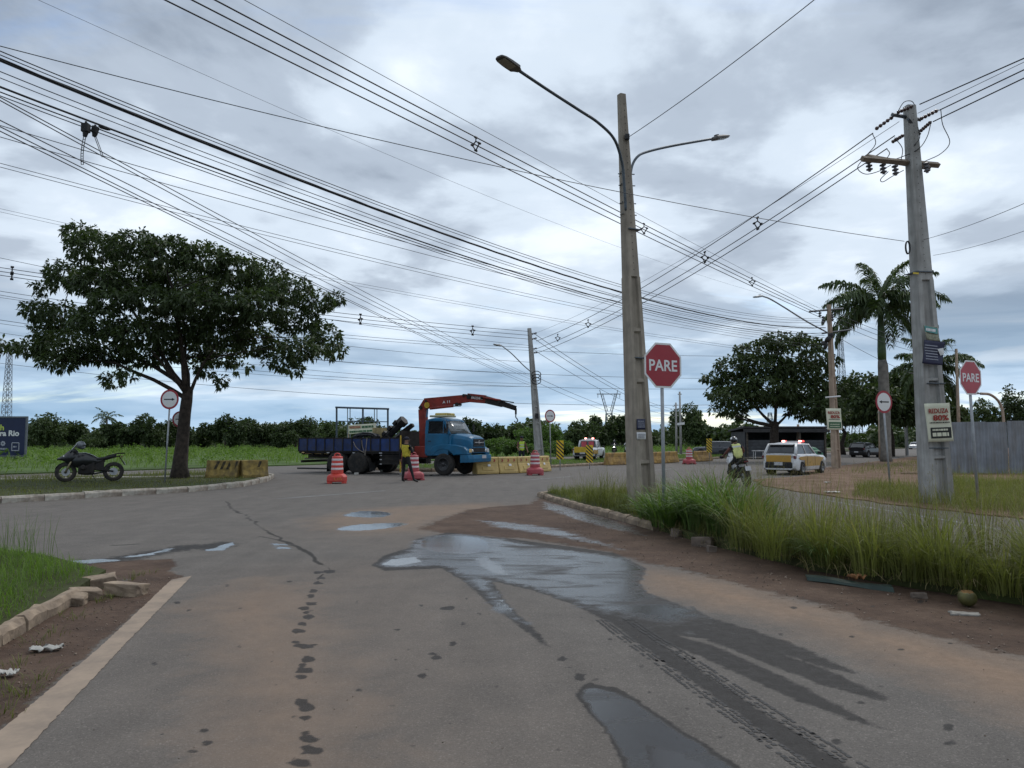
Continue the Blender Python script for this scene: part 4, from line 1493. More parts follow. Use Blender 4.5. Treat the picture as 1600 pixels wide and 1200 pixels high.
# the rest of the wood behind them reads as one dark mass
bl = []
for i in range(260):
    px_ = rnd.uniform(-150, 1750)
    Y = rnd.uniform(190, 260)
    topy = 674 + 8 * math.sin(px_ * .021) + 6 * math.sin(px_ * .057 + 1) + rnd.uniform(-4, 6)
    b = P(px_, topy, Y)
    if b.z < 1.5:
        continue
    s_ = Y / FPX
    bl.append((b.x, b.y, b.z * .5, rnd.uniform(14, 26) * s_, rnd.uniform(14, 26) * s_, b.z * .55))
c, nr, pick = blob_points(bl, 26000, .2)
V, F, T = leaf_cloud(c, nr, 2, 1.5, 1.0, .2)
tag(np_mesh('far_wood', V, F, leaf_far, None, T), 'dark wooded belt closing the view behind the field', 'wood', None, 'stuff')

# ---- palms
frond_m = leaf_mat('palm_frond', (0.032, 0.055, 0.022), (0.110, 0.150, 0.062), 0.5, 0.3)
palm_bark = M('palm_bark', (0.17, 0.155, 0.135), 0.9, 0.2, 3, 0.5)
shaft_m = M('palm_crownshaft', (0.055, 0.095, 0.03), 0.5, 0.2, 3)


def make_palm(name, base, H, tr, shaft, nf, FL, label, up0=-0.5, dead=0, leafw=.05, trunk_m=None, nl=46, group=None):
    t = empty(name, base, 0, label, 'palm', group)
    mb_ = MB()
    mb_.tube([(0, 0, -.1), (0, 0, H * .06), (.02, 0, H * .3), (.0, 0, H * .6), (-.05, 0, H - shaft)], [tr * 1.25, tr, tr * 1.05, tr * .98, tr * .8], 14)
    mb_.build('trunk', trunk_m or palm_bark, t, True)
    if shaft > .1:
        mb_ = MB()
        mb_.tube([(-.05, 0, H - shaft), (-.05, 0, H - shaft * .85), (-.05, 0, H - shaft * .3), (-.05, 0, H)], [tr * .78, tr * .82, tr * .55, tr * .35], 12)
        mb_.build('crownshaft', shaft_m, t, True)
    for i in range(nf):
        az = i * 2.399 + rnd.uniform(-.2, .2)
        el = math.asin(max(-.95, min(.98, up0 + (1 - up0) * ((i + .5) / nf) ** .9 * .97)))
        L_ = FL * rnd.uniform(.85, 1.1)
        ca, sa = math.cos(az), math.sin(az)
        pts = []
        p = np.array([-.05, 0, H - .05])
        e = el
        ns = 14
        for s_ in range(ns + 1):
            pts.append(p.copy())
            p = p + np.array([ca * math.cos(e), sa * math.cos(e), math.sin(e)]) * L_ / ns
            e -= (1.0 + .35 * math.cos(el)) / ns * rnd.uniform(.8, 1.2) * (.4 + 1.2 * s_ / ns)
        pts = np.array(pts)
        V, F, T = [], [], []
        for s_ in range(nl):
            q = .14 + .86 * (s_ + rnd.random()) / nl
            ii = min(int(q * ns), ns - 1)
            fr = q * ns - ii
            c = pts[ii] * (1 - fr) + pts[ii + 1] * fr
            tn = pts[ii + 1] - pts[ii]
            tn /= np.linalg.norm(tn)
            sd_ = np.cross(tn, [0, 0, 1.0])
            sd_ /= np.linalg.norm(sd_) + 1e-9
            ln = FL * .21 * math.sin(math.pi * min(1, .18 + q * .74)) * rnd.uniform(.8, 1.15)
            for sg in (-1, 1):
                d = sd_ * sg * rnd.uniform(.6, .95) + tn * rnd.uniform(.35, .65) + np.array([0, 0, rnd.uniform(-.55, .5)])
                d /= np.linalg.norm(d)
                m_ = c + d * ln * .5
                e_ = c + d * ln * .9 + np.array([0, 0, -ln * rnd.uniform(.35, .8)])
                wv = np.cross(d, [rnd.uniform(-.4, .4), rnd.uniform(-.4, .4), 1.0])
                wv = wv / (np.linalg.norm(wv) + 1e-9) * leafw
                k_ = len(V)
                V += [c - wv * .35, c + wv * .35, m_ + wv * .5, e_, m_ - wv * .5]
                F += [(k_, k_ + 1, k_ + 2, k_ + 4), (k_ + 4, k_ + 2, k_ + 3, k_ + 3)]
                tt = rnd.uniform(0, 1)
                T += [tt] * 5
        # rachis as a thin strip
        for s_ in range(ns):
            k_ = len(V)
            wv = np.array([-sa, ca, 0]) * .035 * (1 - s_ / ns + .1)
            V += [pts[s_] - wv, pts[s_] + wv, pts[s_ + 1] + wv * .9, pts[s_ + 1] - wv * .9]
            F.append((k_, k_ + 1, k_ + 2, k_ + 3))
            T += [.6] * 4
        fs = [f_ if f_[2] != f_[3] else f_[:3] for f_ in F]
        me = bpy.data.meshes.new('frond')
        me.from_pydata([tuple(v_) for v_ in V], [], fs)
        a_ = me.attributes.new('tint', 'FLOAT', 'POINT')
        a_.data.foreach_set('value', np.array(T, dtype=np.float32))
        link_mesh('frond', me, frond_m, t)
    return t


Yp = 61.0
bp_ = P(1385, 722, Yp)
bp_.z = .03
make_palm('royal_palm', bp_, P(1375, 474, Yp).z, .40, 4.6, 22, 5.2, 'tall royal palm with grey trunk and green crownshaft left of the big concrete pole', up0=-.45, leafw=.13, nl=84)
bp2 = P(1462, 718, 75)
bp2.z = .03
make_palm('royal_palm', bp2, P(1464, 572, 75).z, .34, 3.0, 18, 4.8, 'dark shorter palm showing behind the big concrete pole above the metal fence', up0=-.6, leafw=.15, nl=70)
bp3 = P(166, 690, 150)
bp3.z = .03
make_palm('feather_palm', bp3, P(166, 652, 150).z, .2, .1, 13, 2.9, 'small distant palm rising above the tree line left of the arrow sign', up0=-.5, leafw=.16, nl=22)

# ================================================================== POLES, SIGNS, WIRES
conc = M('pole_concrete', (0.30, 0.26, 0.21), 0.9, 0.12, 3.5, 0.3, dirt=(0.12, 0.10, 0.08), dirt_amt=0.7, dirt_scale=5, zs=.08)
conc_grey = M('pole_concrete_grey', (0.33, 0.325, 0.31), 0.9, 0.12, 3.5, 0.3, dirt=(0.14, 0.13, 0.12), dirt_amt=0.7, dirt_scale=5, zs=.08)
conc_warm = M('pole_concrete_warm', (0.34, 0.26, 0.195), 0.9, 0.14, 3.0, 0.3, dirt=(0.18, 0.125, 0.085), dirt_amt=0.7, dirt_scale=4, zs=.08)
galv = M('galvanised_steel', (0.27, 0.28, 0.29), 0.5, 0.12, 6, metal=0.35)
dark_galv = M('dark_steel', (0.07, 0.085, 0.10), 0.5, 0.15, 6, metal=0.3)
black_m = M('black_rubber', (0.012, 0.012, 0.013), 0.6, 0.2, 8)
hole_m = M('hole_shadow_void', (0.05, 0.045, 0.04), 0.95, 0.1)
sign_red = M('sign_red', (0.30, 0.018, 0.030), 0.4, 0.06, 3, dirt=(0.22, 0.03, 0.035), dirt_amt=0.5)
sign_red2 = M('sign_red_faded', (0.36, 0.055, 0.07), 0.45, 0.06, 3)
sign_white = M('sign_white', (0.66, 0.66, 0.66), 0.45, 0.05, 3, dirt=(0.5, 0.48, 0.45), dirt_amt=0.5)
sign_black = M('sign_black', (0.015, 0.015, 0.016), 0.5, 0.05)
sign_back = M('sign_back', (0.2, 0.2, 0.2), 0.5, 0.1, metal=0.4)
porcelain = M('grey_insulator', (0.10, 0.10, 0.11), 0.35, 0.1)


def t_pole(name, base, top, d0, d1, f0, f1, face, label, mat, zs=(), holes=True):
    """double-T concrete pole: two flanges and a recessed web with stiffening ribs; face = direction (deg) the broad recessed side looks"""
    base, top = Vector(base), Vector(top)
    H = (top - base).length
    t = empty(name, base, 0, label, 'pole')
    ax = (top - base).normalized()
    q = Vector((0, 0, 1)).rotation_difference(ax).to_matrix().to_4x4() @ Matrix.Rotation(R(face), 4, 'Z')

    def ring(z):
        k_ = z / H
        d, f = d0 + (d1 - d0) * k_, f0 + (f1 - f0) * k_
        fl = d * .24
        wb = f * .30
        o = [(-d / 2, -f / 2), (-d / 2 + fl, -f / 2), (-d / 2 + fl * 1.25, -wb), (d / 2 - fl * 1.25, -wb), (d / 2 - fl, -f / 2), (d / 2, -f / 2), (d / 2, f / 2), (d / 2 - fl, f / 2), (d / 2 - fl * 1.25, wb), (-d / 2 + fl * 1.25, wb), (-d / 2 + fl, f / 2), (-d / 2, f / 2)]
        return [q @ Vector((a, b, z)) for a, b in o]
    rec = H * .55
    mb_ = MB()
    mb_.loft([ring(z) for z in np.linspace(-.3, rec, 10)])
    mb_.build('shaft', mat, t)
    # plain upper length, full section
    mb_ = MB()

    def ring2(z):
        k_ = z / H
        d, f = d0 + (d1 - d0) * k_, f0 + (f1 - f0) * k_
        c_ = .02
        o = [(-d / 2 + c_, -f / 2), (d / 2 - c_, -f / 2), (d / 2, -f / 2 + c_), (d / 2, f / 2 - c_), (d / 2 - c_, f / 2), (-d / 2 + c_, f / 2), (-d / 2, f / 2 - c_), (-d / 2, -f / 2 + c_)]
        return [q @ Vector((a, b, z)) for a, b in o]
    mb_.loft([ring2(z) for z in np.linspace(rec, H, 6)])
    mb_.build('upper_shaft', mat, t)
    for z in (.22 * H / 2, .30 * H, .42 * H):
        k_ = z / H
        d, f = d0 + (d1 - d0) * k_, f0 + (f1 - f0) * k_
        for sg in (-1, 1):
            mb_ = MB()
            mb_.add([q @ Vector(v_) for v_ in [(-d * .26, sg * f * .30, z - .05), (d * .26, sg * f * .30, z - .05), (d * .26, sg * f * .475, z - .01), (-d * .26, sg * f * .475, z - .01), (-d * .26, sg * f * .30, z + .07), (d * .26, sg * f * .30, z + .07), (d * .26, sg * f * .475, z + .05), (-d * .26, sg * f * .475, z + .05)]],
                    [(0, 3, 2, 1), (4, 5, 6, 7), (0, 1, 5, 4), (1, 2, 6, 5), (2, 3, 7, 6), (3, 0, 4, 7)])
            mb_.build('rib', mat, t)
    if holes:
        mb_ = MB()
        for i in range(26):
            z = rec + .15 + (H - rec - .4) * i / 25
            k_ = z / H
            f = f0 + (f1 - f0) * k_
            for sg in (-1, 1):
                o = q @ Vector((0, sg * (f / 2 + .001), z))
                nrm = (q.to_3x3() @ Vector((0, sg, 0)))
                mb_.tube([o, o + nrm * .004], .011, 8)
        tag(mb_.build('bolt_holes', hole_m, t), kind='stuff')
    return t, q, H


def bend(pts, n=8):
    """smooth curve through control points (Catmull-Rom)"""
    pts = [Vector(p) for p in pts]
    ext = [pts[0] * 2 - pts[1]] + pts + [pts[-1] * 2 - pts[-2]]
    out = []
    for i in range(1, len(ext) - 2):
        a, b_, c, d = ext[i - 1:i + 3]
        for s_ in range(n):
            t = s_ / n
            out.append(((b_ * 2) + (c - a) * t + (a * 2 - b_ * 5 + c * 4 - d) * t * t + (b_ * 3 - a - c * 3 + d) * t ** 3) * .5)
    out.append(pts[-1])
    return out


def lamp_head(parent, tip, direction, L, mat, lens):
    """LED street lamp: flat tapered housing with a fin block and lens plate; local to parent origin"""
    d = Vector(direction).normalized()
    sd_ = d.cross(Vector((0, 0, 1))).normalized()
    up = sd_.cross(d)
    mt = Matrix((d, sd_, up)).transposed().to_4x4()
    mt.translation = Vector(tip)
    mb_ = MB()
    w_ = L * .42
    rings = []
    for x, ww, h in ((0, .35, .5), (.12, .62, .75), (.2, .95, 1.0), (.55, 1.0, .9), (.85, .95, .6), (.97, .75, .45), (1.0, .5, .35)):
        a, b_ = ww * w_ / 2, h * L * .09
        rings.append([mt @ Vector((x * L, s_ * a, z * b_)) for s_, z in ((-1, -.6), (1, -.6), (1, .3), (.7, 1), (-.7, 1), (-1, .3))])
    mb_.loft(rings)
    o = mb_.build('lamp_head', mat, parent)
    mb_ = MB()
    mb_.box((L * .62, 0, -L * .056), (L * .55, w_ * .7, .012))
    m_ = mb_.mesh('lens')
    m_.transform(mt)
    link_mesh('lens', m_, lens, o)
    mb_ = MB()
    mb_.box((L * .34, 0, L * .10), (L * .16, w_ * .3, L * .09))
    m_ = mb_.mesh('photocell')
    m_.transform(mt)
    link_mesh('photocell', m_, mat, o)


lamp_body = M('lamp_housing', (0.10, 0.095, 0.09), 0.6, 0.15, 5)
lamp_lens = M('lamp_lens', (0.22, 0.20, 0.15), 0.3, 0.1)

# ---- the tall double lamp pole on the island
YC = 17.0
pb, ptop = P(1004, 803, YC), P(971, 148, YC)
pb.z = 0.1
tall, qC, HC = t_pole('lamp_pole', pb, ptop, .50, .165, .42, .15, 27, 'tall leaning concrete lamp pole with two curved arms on the grassy island', conc)
loc = lambda px_, py_, Y: P(px_, py_, Y) - pb
pts = bend([loc(978, 330, YC - .12), loc(975, 285, YC - .16), loc(972, 255, YC - .25), loc(960, 218, YC - .55), loc(935, 192, YC - .95), loc(905, 172, YC - 1.3), loc(860, 143, YC - 1.85), loc(812, 111, YC - 2.5)])
mb = MB()
mb.tube(pts, .032, 10)
arm = mb.build('lamp_arm', dark_galv, tall, True)
lamp_head(tall, pts[-1], loc(770, 82, YC - 3.1) - pts[-1], .62, lamp_body, lamp_lens)
pts = bend([loc(986, 330, YC + .1), loc(985, 290, YC + .2), loc(987, 262, YC + .3), loc(996, 245, YC + .45), loc(1012, 237, YC + .7), loc(1050, 228, YC + 1.2), loc(1112, 217, YC + 2.0)])
mb = MB()
mb.tube(pts, .030, 10)
mb.build('lamp_arm', dark_galv, tall, True)
lamp_head(tall, pts[-1], loc(1150, 212, YC + 2.5) - pts[-1], .62, lamp_body, lamp_lens)
for py_ in (272, 290, 318, 336):
    mb = MB()
    c = loc(980 - (300 - py_) * .05, py_, YC)
    mb.tube([c + Vector((-.19, -.02, 0)), c + Vector((.19, .02, 0))], .012, 6)
    mb.tube([c + Vector((-.14, -.17, 0)), c + Vector((-.14, .17, 0))], .010, 6)
    mb.build('clamp_bolt', dark_galv, tall)
mb = MB()
mb.box(loc(980, 214, YC - .14), (.10, .1, .13))
mb.build('bracket', black_m, tall, bevel=.015)

# ---- the big utility pole on the corner
YU = 20.0
ub, ut = P(1464, 788, YU), P(1421, 166, YU)
ub.z = 0.02
util, qU, HU = t_pole('utility_pole', ub, ut, .66, .26, .50, .22, 8, 'massive grey concrete utility pole with posters and a crossarm on the right corner', conc_grey)
ul = lambda px_, py_, Y=YU: P(px_, py_, Y) - ub
wood_arm = M('crossarm_wood', (0.15, 0.12, 0.09), 0.9, 0.2, 5, 0.3)
mb = MB()
a, b_ = ul(1347, 248, YU - .55), ul(1466, 258, YU + .35)
mb.tube([a, b_], .085, 4)
mb.build('crossarm', wood_arm, util)
mb = MB()
a2, b2_ = ul(1355, 245, YU - .25), ul(1452, 262, YU + .55)
mb.tube([a2, b2_], .08, 4)
mb.build('crossarm', wood_arm, util)
mb = MB()
mb.tube([ul(1394, 179, YU - .25), ul(1438, 187, YU + .25)], .055, 4)
mb.build('top_bracket', dark_galv, util)
mb = MB()
mb.tube([ul(1419, 186, YU - .2), ul(1437, 210, YU + .2)], .045, 4)
mb.build('top_bracket', dark_galv, util)


def insulator(parent, a, b_, n=5, r=.045, mat=None, nm='insulator'):
    a, b_ = Vector(a), Vector(b_)
    pts, rr = [], []
    for i in range(n * 4 + 1):
        pts.append(a.lerp(b_, i / (n * 4)))
        rr.append(r if i % 4 in (1, 2) else r * .42)
    mb_ = MB()
    mb_.tube(pts, rr, 8)
    return mb_.build(nm, mat or porcelain, parent)


for (ax_, ay_), (bx_, by_) in (((1368, 202), (1396, 182)), ((1438, 186), (1466, 172)), ((1394, 222), (1412, 211)), ((1438, 205), (1455, 190)), ((1402, 176), (1426, 166))):
    insulator(util, ul(ax_, ay_, YU - .2), ul(bx_, by_, YU - .1), 5, .05, M('dark_insulator', (0.05, 0.025, 0.022), 0.35, 0.1))
for px_, py_ in ((1357, 262), (1379, 266), (1398, 268), (1447, 264)):
    insulator(util, ul(px_, py_ - 10, YU - .2), ul(px_ + 2, py_ + 6, YU - .2), 3, .085, porcelain, 'fuse_insulator')
for q in ([(1363, 208), (1368, 225), (1352, 245), (1340, 262), (1352, 272), (1372, 268), (1392, 258)], [(1398, 215), (1410, 232), (1408, 250)], [(1385, 232), (1390, 240), (1382, 252)], [(1470, 172), (1473, 195), (1484, 222), (1470, 240), (1445, 252)],
          [(1455, 190), (1448, 215), (1432, 235), (1396, 250)], [(1434, 198), (1437, 215), (1428, 228)], [(1388, 268), (1376, 280), (1380, 284), (1395, 275), (1412, 266)], [(1402, 176), (1412, 160), (1424, 158), (1430, 165)]):
    mb = MB()
    mb.tube(bend([ul(a_, c_, YU - .3 + i * .08) for i, (a_, c_) in enumerate(q)], 5), .011, 5)
    mb.build('jumper_cable', black_m, util, True)
mb = MB()
cc_ = ul(1418, 387, YU - .25)
for j in range(4):
    mb.tube([cc_ + Vector((.055 * math.cos(i / 14 * 6.283), -.03 + .012 * j, .17 * math.sin(i / 14 * 6.283))) for i in range(15)], .014, 6, False)
mb.build('cable_coil', black_m, util, True)
yellow_tag = M('yellow_tag', (0.55, 0.40, 0.05), 0.6, 0.1)
mb = MB()
mb.box(ul(1431, 427, YU - .27), (.14, .02, .045), (0, .1, 0))
mb.build('tag_plate', yellow_tag, util)

for par, lf_, tgt, w_ in ((util, ul, ((1430, 427), (1448, 600), (1451, 700)), .36), (tall, loc, ((981, 360), (990, 560)), .24)):
    for (px_, py_) in tgt:
        k_ = .5 + .5 * (py_ - 300) / 400
        c = lf_(px_ + 6, py_, YU if par is util else YC)
        mb = MB()
        mb.box(c, (w_ * (1 + .5 * k_), w_ * (1 + .35 * k_), .025), (0, 0, R(8 if par is util else 27)))
        mb.build('steel_strap', dark_galv, par)

# ---- P2, the leaning pole behind the barriers
YL = 50.0
lb_, lt_ = P(844, 728, YL), P(827, 513, YL)
lb_.z = 0.1
lean, qL, HL = t_pole('street_pole', lb_, lt_, .52, .22, .40, .2, 20, 'leaning concrete street pole with one lamp arm behind the red-banded drum', conc_grey, holes=False)
ll = lambda px_, py_, Y=YL: P(px_, py_, Y) - lb_
mb = MB()
pts = bend([ll(832, 583), ll(818, 571, YL - .5), ll(800, 553, YL - 1), ll(785, 541, YL - 1.4)], 5)
mb.tube(pts, .035, 8)
mb.build('lamp_arm', galv, lean, True)
lamp_head(lean, pts[-1], ll(772, 538, YL - 1.6) - pts[-1], .62, galv, lamp_lens)
mb = MB()
for j in range(3):
    c = ll(838, 585 + j * 5, YL - .3)
    mb.tube([c + Vector((.3 * math.cos(i / 10 * 6.28), .02 * j, .22 * math.sin(i / 10 * 6.28))) for i in range(11)], .03, 5, False)
mb.build('cable_coil', black_m, lean, True)
for px_, py_ in ((833, 522), (833, 530), (833, 546), (834, 552)):
    insulator(lean, ll(px_ - 2, py_), ll(px_ + 6, py_ - 2), 3, .07)
mb = MB()
mb.box(ll(839, 650, YL - .35), (.22, .12, .35))
mb.build('meter_box', black_m, lean, bevel=.02)

# ---- P3, the beige pole with a poster by the turning car
YB = 46.0
bb_, btp = P(1307, 733, YB), P(1295, 476, YB)
bb_.z = 0.03
beige, qB, HB = t_pole('street_pole', bb_, btp, .46, .2, .36, .18, 35, 'beige concrete street pole with long lamp arm and small poster by the dirt', conc_warm, holes=False)
bl_ = lambda px_, py_, Y=YB: P(px_, py_, Y) - bb_
mb = MB()
pts = bend([bl_(1296, 522), bl_(1288, 517, YB - .3), bl_(1260, 502, YB - 1.2), bl_(1225, 480, YB - 2.3), bl_(1203, 467, YB - 3), bl_(1192, 463, YB - 3.4)], 5)
mb.tube(pts, .045, 8)
mb.build('lamp_arm', galv, beige, True)
lamp_head(beige, pts[-1], bl_(1175, 464, YB - 3.9) - pts[-1], .75, galv, lamp_lens)
mb = MB()
mb.tube([bl_(1264, 487), bl_(1318, 482)], .06, 4)
mb.build('crossarm', dark_galv, beige)
mb = MB()
mb.tube([bl_(1284, 521), bl_(1330, 515)], .05, 4)
mb.build('crossarm', dark_galv, beige)
mb = MB()
mb.tube([bl_(1290, 621, YB - .3), bl_(1313, 619, YB - .3)], .05, 6)
mb.build('sign_bar', sign_white, beige)
for cx_, cy_, s_ in ((1294, 530, .42), (1290, 540, .36), (1298, 525, .3), (1287, 536, .28)):
    mb = MB()
    m_ = Matrix.Translation(bl_(cx_, cy_, YB - .25)) @ Euler((rnd.uniform(0, 1), rnd.uniform(0, 1), rnd.uniform(0, 3))).to_matrix().to_4x4()
    mb.ell((0, 0, 0), (s_ * .55, s_ * .35, s_ * .75), 9, 6, m_)
    mb.build('cable_bundle', black_m, beige)
for px_, py_ in ((1281, 492), (1286, 502), (1301, 498)):
    insulator(beige, bl_(px_, py_ - 8, YB - .2), bl_(px_, py_ + 4, YB - .2), 3, .09)

# ---- thin far street poles
for (x0, y0), (x1, y1), Y, lb in (((1057, 706), (1056, 629), 108, 'left one of two thin far street poles beyond the octagonal sign'), ((1064, 706), (1062, 612), 100, 'right one of two thin far street poles carrying a small white plate'),
                                  ((1245, 706), (1247, 663), 75, 'short pale post standing in front of the shed'), ((1376, 716), (1374, 640), 70, 'pale slender post just left of the palm trunk'), ((1417, 706), (1414, 655), 90, 'pale slender post right of the palm carrying the green road sign'),
                                  ((1500, 720), (1494, 545), 72, 'dark concrete pole behind the poster pole rising from palm leaves')):
    b = P(x0, y0, Y)
    b.z = 0.03
    t = empty('far_pole', b, 0, lb, 'pole')
    mb = MB()
    mb.tube([(0, 0, -.1), P(x1, y1, Y) - b], [.17, .12], 8)
    mb.build('shaft', conc_warm if Y < 80 else conc_grey, t, True)
    mb = MB()
    c = P(x1, y1 + 4, Y) - b
    mb.box(c, (.5 if Y > 95 else .3, .08, .12))
    mb.build('bracket', galv, t)
    if Y == 100:
        mb = MB()
        mb.box(P(1064, 662, Y - .3) - b, (.95, .04, .3), (0, -.12, 0))
        mb.build('plate', sign_white, t)

# ---------------------------------------------------------------- signs
def disc_mb(r, n=40, t_=.004):
    mb_ = MB()
    mb_.lathe([(r, 0), (r, t_)], n)
    return mb_


def octo(rf, t_=.004, z=0.0):
    mb_ = MB()
    rr = rf / math.cos(math.pi / 8)
    mb_.prism([(rr * math.cos(math.pi / 8 + i * math.pi / 4), rr * math.sin(math.pi / 8 + i * math.pi / 4)) for i in range(8)], z, z + t_, 'z')
    return mb_


def stop_sign(name, c, base_xy, rf, a, label, red, base_z):
    base = Vector((base_xy[0], base_xy[1], base_z))
    t = empty(name, base, 0, label, 'sign')
    nrm = Vector((math.sin(R(a)), -math.cos(R(a)), 0))
    mt = face_mtx(Vector(c) - base, nrm)
    mb_ = MB()
    mb_.tube([(0, 0, -.2), Vector(c) - base + Vector((0, 0, rf * .7)) - nrm * .045], .033, 12)
    mb_.build('post', galv, t, True)
    bd = octo(rf, .003).build('panel', sign_white, t)
    bd.matrix_basis = mt
    o = octo(rf * .985, .003, -.0035).build('back_plate', sign_back, t)
    o.matrix_basis = mt
    o = octo(rf * .915, .002, .0035).build('red_field', red, bd)
    o2 = text('lettering', 'PARE', sign_white, bd, Matrix.Translation((0, 0, .0075)), rf * 1.52, rf * .50, .018, .0015)
    for zz in (-.45, .45):
        mb_ = MB()
        mb_.box(mt @ Vector((0, zz * rf, -.03)), (.16, .03, .04), (0, 0, R(a)))
        mb_.build('clamp', galv, t)
    return t


YS = 14.2
stop_sign('stop_sign', P(1036, 571, YS), P(1038, 800, YS).to_2d(), .42, 26, 'red octagonal PARE sign on a grey post in the island grass beside the lamp pole', sign_red, 0.1)
YS2 = 18.7
stop_sign('stop_sign', P(1516.5, 590, YS2), P(1529, 790, YS2).to_2d(), .42, 27, 'red octagonal PARE sign standing before the metal fence on the right', sign_red2, 0.03)


def arrow_sign(name, c, base_xy, rad, a, dirn, label, base_z, lean=None):
    base = Vector((base_xy[0], base_xy[1], base_z))
    t = empty(name, base, 0, label, 'sign')
    nrm = Vector((math.sin(R(a)), -math.cos(R(a)), 0))
    mt = face_mtx(Vector(c) - base, nrm)
    mb_ = MB()
    mb_.tube([(0, 0, -.2), Vector(c) - base + Vector((0, 0, rad * .6)) - nrm * .04], .03, 10)
    mb_.build('post', galv, t, True)
    ring = disc_mb(rad).build('red_ring', sign_red, t)
    ring.matrix_basis = mt
    o = disc_mb(rad * .985, 40, .003).build('back_plate', sign_back, t)
    o.matrix_basis = mt @ Matrix.Translation((0, 0, -.0035))
    wd_ = disc_mb(rad * .80, 40, .003).build('white_field', sign_white, ring)
    wd_.location = (0, 0, .0042)
    mb_ = MB()
    L_ = rad * .58
    k_ = dirn
    mb_.prism([(-L_ * k_, -.055 * rad), (L_ * .45 * k_, -.055 * rad), (L_ * .45 * k_, -.15 * rad), (L_ * k_, 0), (L_ * .45 * k_, .15 * rad), (L_ * .45 * k_, .055 * rad), (-L_ * k_, .055 * rad)], .0076, .0092, 'z')
    mb_.build('arrow', sign_black, ring)
    return t


arrow_sign('arrow_sign', P(265, 624, 28.2), P(257, 758, 28.2).to_2d(), .365, -8, 1, 'round red-ringed sign with a black right arrow beside the spreading tree trunk', .14)
arrow_sign('arrow_sign', P(1381, 628, 24.7), P(1392, 768, 24.7).to_2d(), .365, 23, -1, 'round red-ringed sign with a black left arrow before the royal palm', .03)
arrow_sign('arrow_sign', P(859.5, 650, 44), P(861, 734, 44).to_2d(), .365, 32, 1, 'small round arrow sign on a post just right of the leaning street pole', .13)
arrow_sign('arrow_sign', P(282, 655, 34), P(283, 742, 34).to_2d(), .36, 4, 1, 'round red sign mostly hidden behind the spreading tree trunk', .14)

sign_yel = M('sign_yellow', (0.62, 0.42, 0.02), 0.5, 0.08, 3)


def chevron(c, base_z, wd_, ht, label):
    base = Vector((c.x, c.y, base_z))
    t = empty('hazard_marker', base, 0, label, 'sign', 'striped hazard markers on the median')
    mb_ = MB()
    mb_.tube([(0, 0, -.2), (0, 0, c.z - base_z)], .025, 8)
    mb_.build('post', galv, t, True)
    pn_ = MB().box((0, -.04, c.z - base_z), (wd_, .008, ht)).build('panel', sign_yel, t)
    n = 5
    for i in range(-1, n):
        y0 = -ht / 2 + (i + .25) * ht / n * 1.0
        poly = []
        hw = wd_ * .49
        sl = wd_ * .95
        st = ht / n * .48
        quad = [(-hw, y0 + sl * .5), (-hw, y0 + sl * .5 + st), (hw, y0 - sl * .5 + st), (hw, y0 - sl * .5)]
        zz = [max(-ht * .495, min(ht * .495, q_[1])) for q_ in quad]
        if max(zz) - min(zz) < .03:
            continue
        mb_ = MB()
        # clip the slanted bar to the panel
        from_ = [Vector(q_) for q_ in quad]
        clip = from_
        for lim, sg in ((ht * .495, 1), (-ht * .495, -1)):
            out = []
            for k_ in range(len(clip)):
                p_, q_ = clip[k_], clip[(k_ + 1) % len(clip)]
                ip, iq = sg * (lim - p_.y) >= 0, sg * (lim - q_.y) >= 0
                if ip:
                    out.append(p_)
                if ip != iq:
                    out.append(p_.lerp(q_, (lim - p_.y) / (q_.y - p_.y)))
            clip = out
            if len(clip) < 3:
                break
        if len(clip) < 3:
            continue
        mb_.prism([(v_.x, v_.y + c.z - base_z) for v_ in clip], -.0465, -.0445, 'y')
        mb_.build('stripe', sign_black, pn_)
    return t


chevron(P(875, 703, 43), .13, .40, 1.05, 'yellow and black striped hazard marker right of the small arrow sign')
chevron(P(921, 709, 45), .13, .40, 1.02, 'yellow and black striped hazard marker in front of the yellow pickup')
chevron(P(1108, 696, 62), .13, .44, 1.1, 'yellow and black striped hazard marker in front of the dark parked car')

# ---- posters
poster_cream = M('poster_cream', (0.62, 0.62, 0.48), 0.7, 0.06, 3, dirt=(0.45, 0.43, 0.33), dirt_amt=.5)
poster_red = M('poster_red_ink', (0.28, 0.03, 0.02), 0.7, 0.08)
poster_black = M('poster_black_ink', (0.018, 0.02, 0.018), 0.7, 0.08)
poster_navy = M('poster_navy', (0.022, 0.024, 0.055), 0.6, 0.15, 3)
poster_teal = M('poster_teal', (0.10, 0.28, 0.27), 0.7, 0.15, 4)
poster_green = M('poster_green', (0.05, 0.12, 0.06), 0.7, 0.1)
poster_text = M('poster_pale_ink', (0.30, 0.31, 0.36), 0.7, 0.1)


